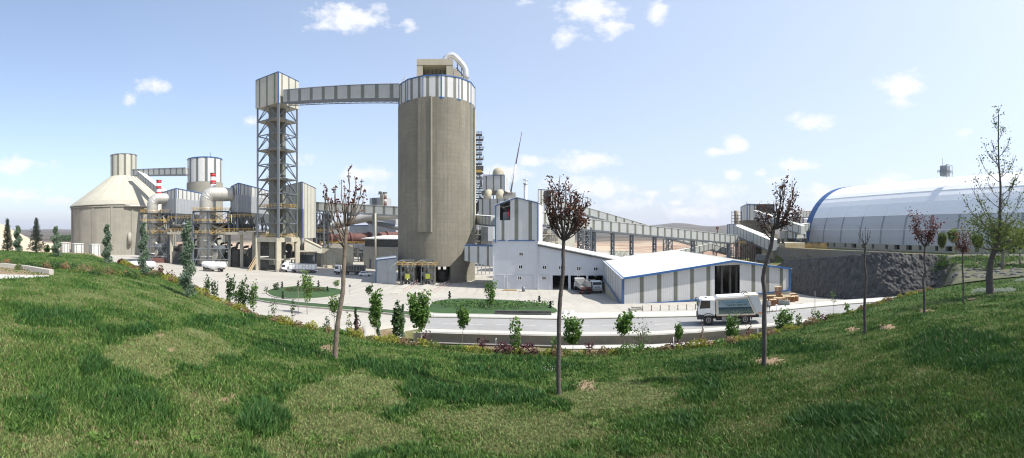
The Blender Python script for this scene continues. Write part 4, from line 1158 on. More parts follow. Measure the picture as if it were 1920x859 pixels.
# process gear inside the base of the tower
t = thing('rotary_drum', 'round tan duct end behind the concrete legs of the lift tower', 'duct', (*XY(545, 166), YZ))
mb = MB(); mb.tube([P(548, 455, 163), P(540, 455, 172)], 3.3, 20); mb.tube([P(548, 462, 163), P(549, 480, 163)], [3.0, 1.2], 12); mb.build('casing', M['silolight'], t)
mb = MB(); mb.tube([P(542, 464, 161.5), P(541, 464, 160)], 1.5, 14); mb.box(P(541, 478, 160), (5, 2, 2)); mb.build('motor', M['machine'], t)
t = thing('stacked_machine', 'dark slatted machine inside the left half of the lift tower base', 'machine', (*XY(500, 158), YZ))
mb = MB()
for k in range(6): mb.box(P(499 + k % 2, 455 + k * 4.5, 158), (5.2, 3, .9), .5)
mb.box(P(500, 495, 157), (6, 3, 4), .5); mb.box(P(489, 458, 157), (2.5, 1.5, 3.4), .5)
mb.build('casing', M['machine'], t)

# ------------------------------------------------------------------ white-faced transfer building behind the tower
def transfer():
    A, B, C_ = XY(533, 178), XY(567, 165), XY(592, 176)
    D_ = (A[0] + C_[0] - B[0], A[1] + C_[1] - B[1])
    t = thing('transfer_building', 'tall narrow clad building, grey left side and white right side, behind the lift tower', 'industrial building', (*B, YZ))
    z = lambda py: Zp(py, 165)
    clad_building(t, [A, B, C_, D_], z(447), [z(343), z(341), z(348), z(350)], pitch=3.0, sw=.45, mats=('clad_dusty', 'strip'), trim='blue', tw=.2, bottom=True)
    mb = MB()
    a, b, dd = Vector((*A, 0)), Vector((*B, 0)), Vector((*D_, 0)); a2 = a.lerp(b, .6)
    f = [a2, b, b.lerp(Vector((*C_, 0)), .12), a2.lerp(dd, .3)]
    mb.hexa([(p.x, p.y, YZ) for p in f] + [(p.x, p.y, z(392)) for p in f]); mb.build('lower_casing', M['greyclad'], t)
    mb = MB()
    for p in (Vector((*C_, 0)), Vector((*D_, 0))): mb.beam((p.x, p.y, YZ), (p.x, p.y, z(447)), .6)
    mb.build('leg', M['steel'], t)
    t = thing('chute_shed', 'small tan roofed loading chute slanting from the foot of the white tower', 'shed', (*XY(588, 166), YZ))
    A, B = Vector((*XY(572, 163), 0)), Vector((*XY(603, 166), 0)); d = Vector((*XY(590, 172), 0)) - Vector((*XY(588, 166), 0))
    zz = lambda py: Zp(py, 165)
    mb = MB(); prof = [(A, 450, 470), (A.lerp(B, .3), 455, 471), (B, 465, 476)]
    for (p, t0, b0), (q, t1, b1) in zip(prof[:-1], prof[1:]):
        mb.hexa([(p.x, p.y, zz(b0)), (q.x, q.y, zz(b1)), (q.x + d.x, q.y + d.y, zz(b1)), (p.x + d.x, p.y + d.y, zz(b0)), (p.x, p.y, zz(t0)), (q.x, q.y, zz(t1)), (q.x + d.x, q.y + d.y, zz(t1)), (p.x + d.x, p.y + d.y, zz(t0))])
    mb.build('casing', M['clad_dusty'], t)
    mb = MB(); mb.hexa([A + Vector((0, 0, zz(450) + .05)) - d * .05, B + Vector((0, 0, zz(466) + .15)) - d * .05, B + d * 1.05 + Vector((0, 0, zz(466) + .15)), A + d * 1.05 + Vector((0, 0, zz(450) + .05)), A + Vector((0, 0, zz(449.3) + .2)) - d * .05, B + Vector((0, 0, zz(465.3) + .3)) - d * .05, B + d * 1.05 + Vector((0, 0, zz(465.3) + .3)), A + d * 1.05 + Vector((0, 0, zz(449.3) + .2))]); mb.build('roof', M['brownroof'], t)
    mb = MB()
    for q in (A.lerp(B, .5), B, B + d, A + d * .5): mb.beam((q.x, q.y, YZ), (q.x, q.y, zz(474)), .3)
    mb.build('leg', M['steel'], t)
    t = thing('lean_to', 'low flat-roofed shelter at the foot of the grey tower beside the white lorry', 'shelter', (*XY(572, 160), YZ))
    c = Vector((*XY(570, 160), 0)); u, v = frame_at(570, 160)
    mb = MB(); f = rect(c, u * 4.6, v * 2.5); mb.hexa([(*p, 3.0) for p in f] + [(*p, 3.3) for p in f]); mb.build('roof', M['brownroof'], t)
    mb = MB()
    for p in f: mb.beam((*p, YZ), (*p, 3.0), .25)
    mb.box(c + u * 1 + v * 1.5 + Vector((0, 0, -.8)), (6, 1.5, 5)); mb.build('leg', M['steeldk'], t)
transfer()

# ------------------------------------------------------------------ tall silo
def tall_silo():
    D = 127.5; R = 11.5; x, y = XY(818.5, D); c = (x, y)
    t = thing('tall_silo', 'huge tall concrete silo with striped blue-edged crown in the middle of the plant', 'silo', (x, y, YZ))
    L = math.hypot(x, y); dx, dy = x / L, y / L; rx, ry = dy, -dx
    def pt(th, r, z): return Vector((x - dx * math.cos(th) * r + rx * math.sin(th) * r, y - dy * math.cos(th) * r + ry * math.sin(th) * r, z))
    rad = math.radians
    openings = [(rad(-67), rad(-54)), (rad(-32), rad(-18)), (rad(-1), rad(20)), (rad(160), rad(200))]
    zo = 1.1; zt = 47.4
    mb = MB(); mb.lathe(c, [(R, zo), (R, 12), (R, 24), (R, 36), (R, zt)], 96)
    cuts = sorted(openings); a = -PI
    segs = []; prev = cuts[-1][1] - 2 * PI
    for (o0, o1) in cuts: segs.append((prev, o0)); prev = o1
    for s0, s1 in segs:
        n = max(2, int((s1 - s0) / .07)); mb.lathe(c, [(R, YZ - .3), (R, zo)], n, a0=s0, a1=s1)
        for s in (s0, s1): mb.quad(pt(s, R, YZ), pt(s, R - 1.0, YZ), pt(s, R - 1.0, zo), pt(s, R, zo))
    for o0, o1 in openings:
        n = 6
        for k in range(n):
            p, q = o0 + (o1 - o0) * k / n, o0 + (o1 - o0) * (k + 1) / n
            mb.quad(pt(p, R, zo), pt(q, R, zo), pt(q, R - 1, zo), pt(p, R - 1, zo))
    mb.build('wall', M['silo'], t)
    mb = MB(); mb.lathe(c, [(R - 1, YZ + .05), (R - 1, zo)], 60); mb.f = [f for i, f in enumerate(mb.f)]
    # inner ring with the same openings left free
    mb2 = MB()
    for s0, s1 in segs: mb2.lathe(c, [(R - 1, YZ - .3), (R - 1, zo)], max(2, int((s1 - s0) / .1)), a0=s0, a1=s1)
    mb2.lathe(c, [(R - 1, zo), (.01, zo)], 48)
    mb2.build('inner_wall', M['machine'], t)  # dark colour paints the shade seen through the openings
    mb = MB()
    for k in range(14):
        th = k * .9; r = 3 + (k * 37 % 60) / 10; p = pt(th, r, 0); mb.box((p.x, p.y, -1.2), (.6, .6, 4.6), th)
    mb.tube([pt(.25, 6.5, YZ), pt(.25, 6.5, YZ + 3.3)], 1.4, 16)
    mb.build('inner_column', M['machine'], t)
    # vertical casing on the face
    th0, th1 = math.asin((786 - 820) / F * 116 / R), math.asin((811 - 820) / F * 116 / R)
    zb = Zp(435, 116.5)
    mb = MB(); rr = 12.05
    P0, P1 = pt(th0, rr, 0), pt(th1, rr, 0)
    i0, i1 = pt(th0, R - .2, 0), pt(th1, R - .2, 0)
    mb.hexa([(q.x, q.y, zb) for q in (P0, P1, i1, i0)] + [(q.x, q.y, zt) for q in (P0, P1, i1, i0)]); mb.build('vertical_casing', M['silo'], t)
    e = MB(); e.beam((P1.x, P1.y, zb), (P1.x, P1.y, zt), .35, .35); e.build('edge_strip', M['silolight'], t)
    th = rad(64); mb = MB()
    a0, a1 = pt(rad(58), R + .12, 0), pt(rad(66), R + .12, 0); mb.hexa([(q.x, q.y, Zp(440, 122)) for q in (a0, a1, pt(rad(66), R - .3, 0), pt(rad(58), R - .3, 0))] + [(q.x, q.y, zt) for q in (a0, a1, pt(rad(66), R - .3, 0), pt(rad(58), R - .3, 0))])
    mb.build('cable_duct', M['strip'], t)
    mb = MB(); a0, a1 = pt(rad(67), R + .5, 0), pt(rad(90), R + .3, 0); mb.hexa([(q.x, q.y, Zp(436, 122)) for q in (a0, a1, pt(rad(90), R - .3, 0), pt(rad(67), R - .3, 0))] + [(q.x, q.y, zt - 1) for q in (a0, a1, pt(rad(90), R - .3, 0), pt(rad(67), R - .3, 0))])
    mb.build('side_casing', M['silolight'], t)
    # crown: sixteen flat panels
    n = 14; Rc = R - .3; z2 = 53.3; cr = MB(); tr = MB()
    offs = rad(7)
    corner = [pt(offs + 2 * PI * k / n, Rc / math.cos(PI / n), 0) for k in range(n)]
    clad_walls(cr, [(p.x, p.y) for p in corner], zt - .2, z2, 2.6, .85, phase=.5); cr.build('crown_wall', [M['clad'], M['strip']], t)
    for k in range(n):
        p, q = corner[k], corner[(k + 1) % n]
        tr.beam((p.x, p.y, zt - .2), (p.x, p.y, z2), .2); tr.beam((p.x, p.y, zt - .2), (q.x, q.y, zt - .2), .3, .35); tr.beam((p.x, p.y, z2), (q.x, q.y, z2), .25, .3)
    tr.build('trim', M['blue'], t)
    rf = MB(); rf.poly([(p.x, p.y, z2 - .3) for p in corner]); rf.build('roof', M['conc'], t)
    # concrete portal on the roof
    u, v = Vector((rx, ry, 0)), Vector((dx, dy, 0)); cc_ = Vector((x, y, 0))
    w0, w1 = (-37 / F * 122), (31 / F * 122)
    zr = z2 + 6.5; pb = MB()
    for (a, b, z0_, z1_, f0, f1) in ((w0, w0 + 1.7, z2 - .3, zr, -6, 5), (w1 - 1.9, w1, z2 - .3, zr, -6, 5)):
        q = [cc_ + u * a + v * f0, cc_ + u * b + v * f0, cc_ + u * b + v * f1, cc_ + u * a + v * f1]
        pb.hexa([(p.x, p.y, z0_) for p in q] + [(p.x, p.y, z1_ - 1.7) for p in q])
    q = [cc_ + u * w0 + v * -6.1, cc_ + u * w1 + v * -6.1, cc_ + u * w1 + v * 5, cc_ + u * w0 + v * 5]
    pb.hexa([(p.x, p.y, zr - 1.7) for p in q] + [(p.x, p.y, zr) for p in q])
    pb.build('roof_portal', M['silolight'], t)
    mc = MB()
    for k in range(6): 
        q = cc_ + u * (w0 + 2 + k * 1.2) + v * (-2); mc.beam((q.x, q.y, z2 - .2), (q.x, q.y, zr - 1.8), .18); mc.beam((q.x, q.y, z2 + .2 + (k % 2) * 2), (q.x + 1.2, q.y, z2 + 2.4 - (k % 2) * 2), .12)
    mc.box(cc_ + u * -1 + v * -1 + Vector((0, 0, z2 + .8)), (4, 2, 1.8)); mc.build('filter_machine', M['machine'], t)
    rail = MB(); railing(rail, [pt(rad(-80), R - .2, z2), pt(rad(-50), R - .2, z2)], 1.3, False, .1); rail.build('railing', M['whitepaint'], t)
    # silver bent pipe
    t2 = thing('bent_pipe', 'shiny silver pipe looping over the top of the tall silo', 'pipe', (x, y, z2))
    k = lambda px, py: cc_ + u * ((px - 820) / F * 122) + v * -3 + Vector((0, 0, Zp(py, 121)))
    pts = [k(834, 114), k(835, 106), k(838, 99), k(844, 94.5), k(851, 94), k(857, 98), k(865, 106.5), k(872, 115), k(875.5, 122), k(876, 130), k(876, 148)]
    mb = MB(); mb.tube(pts, .85, 14); mb.build('pipe', M['alu'], t2)
    mb = MB(); mb.tube([k(876, 137), k(876, 137.8)], .95, 12); mb.beam(k(858, 118), k(875, 138), .3); mb.beam(k(860, 107) + v, k(862, 140) + v, .25); mb.beam(k(868, 112), k(868, 145), .2); mb.build('bracket', M['steel'], t2)
    mb = MB(); q = [k(853, 117), k(868, 134), k(868, 143), k(853, 143)]; mb.hexa([p - v * .4 for p in q] + [p + v * 3 for p in q]); mb.build('slanted_casing', M['silolight'], t2)
    return pt
spt = tall_silo()

# loading spouts with the yellow-green signs, and ramps
def spout(px, py0, lab):
    g = flatG(px, 532); g = Vector((*XY(px, 112.5), YZ)); u, v = frame_at(px, 112)
    t = thing('loading_spout', lab, 'loading station', tuple(g))
    mb = MB()
    w = 1.7
    for a in (-w, w):
        for b in (0, 3.5): q = g + u * a + v * b; mb.beam(q, q + Vector((0, 0, 6.6)), .16)
    for z in (3.0, 4.9, 6.5):
        F4 = [g + u * -w, g + u * w, g + u * w + v * 3.5, g + u * -w + v * 3.5]
        for i in range(4): mb.beam(F4[i] + Vector((0, 0, z)), F4[(i + 1) % 4] + Vector((0, 0, z)), .13)
    for k in range(2): mb.beam(g + u * -w + Vector((0, 0, k * 3)), g + u * w + Vector((0, 0, k * 3 + 3)), .08); mb.beam(g + u * w + Vector((0, 0, k * 3)), g + u * -w + Vector((0, 0, k * 3 + 3)), .08)
    mb.build('frame', M['steel'], t)
    mb = MB(); railing(mb, [g + u * a + v * b + Vector((0, 0, 4.9)) for a, b in ((-w - 1.0, -.4), (w + 1.0, -.4), (w + 1.0, 2), (-w - 1.0, 2))], 1.1, True, .08, 1.3)
    mb.build('railing', M['yellow'], t)
    mb = MB()
    mb.tube(arc_pts(g + u * -1.6 + Vector((0, 0, 4.6)), 1.9, PI, PI / 3, 8, u), .09, 6); mb.tube(arc_pts(g + u * .6 + Vector((0, 0, 4.6)), 1.5, PI * .9, .1, 8, u), .08, 6)
    mb.tube(arc_pts(g + u * -2.5 + v * .5 + Vector((0, 0, 4.0)), 1.9, PI, PI / 2.5, 8, u), .07, 6); mb.build('hose', M['duct'], t)
    mb = MB(); mb.box(g + v * -.2 + Vector((0, 0, 2.4)), (1.15, .12, 1.3), -azp(px)); mb.build('sign', M['yellowsign'], t)
    mb = MB(); mb.tube([g + v * 1.6 + Vector((0, 0, 1.2)), g + v * 1.6 + Vector((0, 0, 6))], .45, 10)
    for k in range(4): mb.box(g + u * (k - 1.5) + v * (1 + k % 2) + Vector((0, 0, .5)), (.7, .7, 1.0 + k % 2 * .5), .3 * k)
    mb.build('spout', M['machine'], t)
    mb = MB(); mb.box(g + u * 1 + v * -.6 + Vector((0, 0, .5)), (.5, .4, 1)); mb.build('control_box', M['steel'], t)
spout(764, 0, 'left loading frame with green-yellow sign at the foot of the tall silo')
spout(802, 0, 'right loading frame with green-yellow sign at the foot of the tall silo')
mb = MB()
for a, b, w in ((748, 700, 30), (822, 770, 34)):
    pass
# truck lanes into the silo: slightly raised islands between them
for i, (x0, x1) in enumerate(((758, 772), (797, 812))):
    mb = MB(); q = [Vector((*XY(x0, 113), YZ)), Vector((*XY(x1, 113), YZ)), Vector((*XY(x1 - 26, 96), 0)), Vector((*XY(x0 - 26, 96), 0))]
    for p in q[2:]: p.z = Hxy(p.x, p.y)
    mb.hexa([q[3], q[2], q[1], q[0]] + [p + Vector((0, 0, .22)) for p in (q[3], q[2], q[1], q[0])]); o = mb.build('lane_island', M['kerb']); tag(o, kind='structure')
for side, n, (xa, ya), (xb, yb) in (('right', 12, (843, 533), (815, 549)), ('left', 9, (783, 533), (757, 548))):
    for k in range(n):
        t_ = k / (n - 1); g = G(xa + (xb - xa) * t_, ya + (yb - ya) * t_)
        mb = MB()
        for j in range(4): mb.tube([g + Vector((0, 0, j * .3)), g + Vector((0, 0, j * .3 + .3))], .038, 6, mi=j % 2, caps=j == 3)
        o = mb.build('bollard_post', [M['redp'], M['whitepaint']]); tag(o, 'thin red and white post along the %s lane before the tall silo' % side, 'post', 'red and white lane posts, %s row' % side)
# grey shed left of the silo
t = thing('lean_to_shed', 'grey corrugated shed with blue edge against the left side of the tall silo', 'shed', (*XY(722, 118), YZ))
A, B = XY(705, 117), XY(743.5, 113.5); v = Vector((*XY(722, 128), 0)) - Vector((*XY(722, 117), 0)); C_, D_ = (B[0] + v.x, B[1] + v.y), (A[0] + v.x, A[1] + v.y)
mb = MB(); z = [Zp(488, 117), Zp(483, 115), Zp(483, 115), Zp(488, 117)]; clad_walls(mb, [A, B, C_, D_], YZ, z, stripes=False); mb.build('wall', [M['greyclad']], t)
mb = MB(); q = [Vector((*p, zz)) for p, zz in zip((A, B, C_, D_), z)]; mb.hexa(q + [p + Vector((0, 0, .15)) for p in q]); mb.build('roof', M['greyclad'], t)
mb = MB(); mb.beam(q[0], q[1], .25); mb.beam((*A, YZ), q[0], .25); mb.build('trim', M['blue'], t)
# ------------------------------------------------------------------ things seen between the lift tower and the tall silo
def block(t, name, pxa, da, pxb, db, depth, ytop, ybot=None, mat='greywall', zb=None, z1=None):
    """a plain box part whose front runs between two bearings"""
    A, B = Vector((*XY(pxa, da), 0)), Vector((*XY(pxb, db), 0)); n = Vector((-(B - A).y, (B - A).x, 0)).normalized()
    if n.dot(A) < 0: n = -n
    dm = (da + db) / 2; z0 = zb if zb is not None else (Zp(ybot, dm) if ybot else YZ); zt = z1 if z1 is not None else Zp(ytop, dm)
    q = [A, B, B + n * depth, A + n * depth]; mb = MB(); mb.hexa([(p.x, p.y, z0) for p in q] + [(p.x, p.y, zt) for p in q])
    o = mb.build(name, M[mat], t); return q, z0, zt, n
def window(t, px, py, d, w, h, nrm, mat='whitepaint', out=.06, split=True):
    """window frame (part) with pane (sub-part) set on a wall"""
    c = P(px, py, d); n = Vector((nrm[0], nrm[1], 0)).normalized(); u = Vector((-n.y, n.x, 0))
    mb = MB(); z = Vector((0, 0, 1))
    for s in (-1, 1): mb.beam(c + u * s * w / 2 - z * h / 2 + n * out, c + u * s * w / 2 + z * h / 2 + n * out, .1, .1); mb.beam(c - u * w / 2 + z * s * h / 2 + n * out, c + u * w / 2 + z * s * h / 2 + n * out, .1, .1)
    if split: mb.beam(c - z * h / 2 + n * out, c + z * h / 2 + n * out, .08, .08)
    f = mb.build('window', M[mat], t)
    mb = MB(); q = [c - u * w / 2 - z * h / 2, c + u * w / 2 - z * h / 2, c + u * w / 2 + z * h / 2, c - u * w / 2 + z * h / 2]
    mb.hexa([p - n * .05 for p in q][::-1] + [p + n * out * .6 for p in q][::-1]); mb.build('pane', M['glass'], f)
def far_left():
    # kiln
    t = thing('rotary_kiln', 'long rust-red rotary kiln lying behind the plant yard', 'kiln', (*XY(670, 205), YZ))
    a, b = P(612, 449, 200), P(750, 444, 212); mb = MB(); mb.tube([a, b], 2.5, 24); mb.build('shell', M['rust'], t)
    mb = MB(); d = (b - a)
    for k in (.04, .3, .55, .8): mb.tube([a + d * k, a + d * k + d.normalized() * 1], 3.0, 24)
    mb.build('tyre_ring', M['rust'], t)
    mb = MB()
    for k in (.05, .31, .56, .81): p = a + d * k; mb.box((p.x, p.y, (YZ + p.z - 3) / 2), (4, 5, p.z - 3 - YZ), -azp(660))
    mb.build('pier', M['conc'], t)
    t = thing('kiln_gallery', 'dark machinery platform with struts under the red kiln', 'platform', (*XY(680, 195), YZ))
    mb = MB(); a, b = Vector((*XY(615, 193), 5)), Vector((*XY(745, 200), 4)); n = Vector((0, 1, 0))
    for k in range(15):
        p = a.lerp(b, k / 14); mb.beam((p.x, p.y, YZ), p, .35)
        if k < 14: q = a.lerp(b, (k + 1) / 14); mb.beam(p, (q.x, q.y, YZ), .15)
    mb.beam(a, b, .5, .7); mb.beam(a + Vector((0, 0, -3.5)), b + Vector((0, 0, -3.5)), .4, .5); mb.build('frame', M['steeldk'], t)
    mb = MB(); railing(mb, [a, b], 1.2, False, .1, 2); mb.build('railing', M['yellow'], t)
    mb = MB()
    for k in range(7): p = a.lerp(b, (k + .5) / 7); mb.box((p.x, p.y + 2, -1 + k % 3), (3.5, 3, 4 + k % 2 * 2))
    mb.build('machinery', M['machine'], t)
    # grey pipes crossing
    for pts, r, lab in (([(560, 428, 215), (612, 428, 212), (660, 414, 207), (705, 405, 202), (748, 403, 198)], 2.0, 'thick tan and grey gas duct rising to the right behind the first bare tree'),
                        ([(655, 400, 215), (690, 414, 208), (750, 428, 200)], 1.3, 'grey duct sloping down to the right behind the conveyor bridge'),
                        ([(595, 436, 205), (603, 444, 205), (607, 454, 205)], 1.3, 'pale curved duct standing by the left end of the red kiln')):
        t = thing('gas_duct', lab, 'duct', P(*pts[1]))
        mb = MB(); mb.tube([P(*p) for p in pts], r, 16); mb.build('pipe', M['duct'] if r != 1.3 else M['steel'], t)
        mb = MB()
        for i in range(len(pts) - 1):
            A, B = P(*pts[i]), P(*pts[i + 1]); d = (B - A).normalized(); mb.tube([A, A + d * .4], r * 1.1, 16)
        mb.build('flange', M['duct'], t)
    # blue clad hall, dark slot building
    t = thing('clad_hall', 'grey-blue clad hall behind the red kiln', 'industrial building', (*XY(680, 230), YZ))
    q, z0, zt, n = block(t, 'wall', 655, 236, 690, 228, 12, 423, mat='greyclad'); mb = MB(); mb.beam((q[0].x, q[0].y, zt), (q[1].x, q[1].y, zt), .5); mb.build('trim', M['blue'], t)
    block(t, 'tower_wall', 690, 226, 714, 222, 14, 406, mat='greyclad')
    block(t, 'tower_wall', 714, 222, 742, 218, 14, 412, mat='greyclad')
    t = thing('preheater_house', 'distant grey and tan block with a red-banded stack above the conveyor bridge', 'industrial building', (*XY(708, 300), YZ))
    q, z0, zt, n = block(t, 'wall', 693, 305, 712, 298, 12, 371, mat='greyclad')
    block(t, 'tan_wall', 712.5, 298, 718, 298, 10, 364, mat='silolight')
    window(t, 701, 378, 300, 3.4, 5.2, -n, 'steel'); 
    mb = MB(); 
    for k in range(4): mb.tube([P(722, 386 - 6 * k - 0, 296), P(722, 380 - 6 * k, 296)], 1.15, 14, mi=k % 2)
    mb.build('stack', [M['rust'], M['clad_dusty']], t)
    mb = MB(); mb.tube([P(722, 363, 296), P(722, 360.5, 296)], [1.3, 1.7], 14); railing(mb, [P(710, 366, 296), P(719, 366, 296)], 2, False, .3, 1.5); mb.tube([P(713, 364, 297), P(713, 359, 297)], 1.2, 10); mb.build('stack_cap', M['steeldk'], t)
    # clad conveyor gallery between the white tower and the tall silo
    t = thing('conveyor_bridge', 'striped conveyor bridge running behind the first bare tree to the tall silo', 'conveyor', P(670, 390, 176))
    gallery(t, P(590, 386.5, 180), P(750, 396, 168), 3.2, 3.3, pitch=4.3, sw=1.1)
    dv = P(750, 396, 160) - P(590, 386, 180)
    trestle(t, XY(703, 171.5), dv, 2.6, YZ, Zp(402, 171), leg=.6, bays=9, name='support_column')
    trestle(t, XY(611, 179), dv, 3.2, YZ, Zp(394, 179), leg=.5, bays=7, name='support_column')
    # process tower at the left end of it
    t = thing('process_tower', 'cluttered steel process frame with ducts left of the first bare tree', 'steel structure', (*XY(600, 200), YZ))
    mb = MB(); rnd = random.Random(9)
    for px in (594, 600, 608, 616, 624): x, y = XY(px, 200); mb.beam((x, y, YZ), (x, y, Zp(398 + (px - 594) * .7, 200)), .5)
    for py in (400, 412, 424, 436, 448, 460): mb.beam(P(592, py, 200), P(626, py, 200), .4)
    for k in range(14): a = P(592 + rnd.random() * 30, 400 + rnd.random() * 60, 200.5); mb.beam(a, a + Vector((rnd.uniform(-4, 4), 0, rnd.uniform(2, 5))), .25)
    mb.build('frame', M['steeldk'], t)
    mb = MB()
    for k in range(12): mb.box(P(594 + rnd.random() * 30, 405 + rnd.random() * 60, 202), (rnd.uniform(1.5, 4), 2, rnd.uniform(1.5, 4)))
    mb.build('vessel', M['machine'], t)
    mb = MB(); railing(mb, [P(592, 436, 199), P(626, 436, 199)], 1.3, False, .12, 1.5); railing(mb, [P(600, 458, 199), P(640, 458, 199)], 1.3, False, .12, 1.5); mb.build('railing', M['yellow'], t)
    mb = MB(); mb.tube([P(594, 425, 203), P(606, 430, 203), P(612, 446, 203)], 1.7, 14); mb.build('pipe', M['duct'], t)
    # low stores
    for (pa, da, pb, db, dp, yt, yr, lab) in ((607, 168, 629, 164, 22, 475, 467, 'left low tan roofed store with pale gable behind the dark tipper lorry'), (640, 182, 662, 178, 20, 466, 459, 'right low tan roofed store partly behind the first bare tree')):
        t = thing('low_store', lab, 'store shed', (*XY((pa + pb) / 2, da), YZ))
        A, B = XY(pa, da), XY(pb, db); nn = Vector((-.75, .66, 0)) * dp
        gable(t, A, B, nn, YZ, Zp(yt, da), Zp(yr, da), mats=('clad_dusty', 'strip'), pitch=30, sw=.1, roofm='brownroof', trim=None)
        mb = MB(); 
        for k in range(3): x, y = XY(pa + 4 + k * 6, da - 2 - (k % 2)); mb.box((x, y, YZ + .5), (2.2, 1.2, 1.0), k)
        mb.build('plinth', M['conc'], t)
    # grey house
    t = thing('grey_house', 'low grey house with dark upper band and pale hip roof left of the tall silo', 'building', (*XY(715, 160), YZ))
    q, z0, zt, n = block(t, 'wall', 682, 163, 748, 154, 14, 463, mat='greywall')
    q2, z0, zt2, n = block(t, 'upper_wall', 684, 163.5, 748, 155, 12, 449, ybot=463, mat='machine')
    mb = MB(); e = [p + (p - sum(q2, Vector()) / 4).normalized() * 1.4 for p in q2]; c = sum(q2, Vector()) / 4; r0, r1 = c.lerp((q2[0] + q2[3]) / 2, .35), c.lerp((q2[1] + q2[2]) / 2, .5)
    Zv = lambda p, z: Vector((p.x, p.y, z)); zr = Zp(441.5, 160)
    E4 = [Zv(p, zt2) for p in e]; U4 = [Zv(p, zt2 + .35) for p in e]; mb.hexa(E4 + U4); a, b = Zv(r0, zr), Zv(r1, zr)
    mb.poly([U4[0], U4[1], b, a]); mb.poly([U4[1], U4[2], b]); mb.poly([U4[2], U4[3], a, b]); mb.poly([U4[3], U4[0], a]); mb.build('roof', M['roofwhite'], t)
    for px, py in ((717, 479), (739, 479)): window(t, px, py, 160 if px < 730 else 157, 2.2, 2.4, -n)
    mb = MB(); p = P(695, 480, 161); mb.box((p.x, p.y, -1.6), (1.4, .3, 3.6), -azp(695)); mb.build('door', M['steeldk'], t)
    mb = MB(); x, y = XY(704, 158); mb.tube([(x, y, YZ), (x, y, Zp(400, 158))], .35, 10); o = mb.build('support_pole', M['conc']); tag(o, 'pale slim post rising in front of the grey house', 'pole')
far_left()

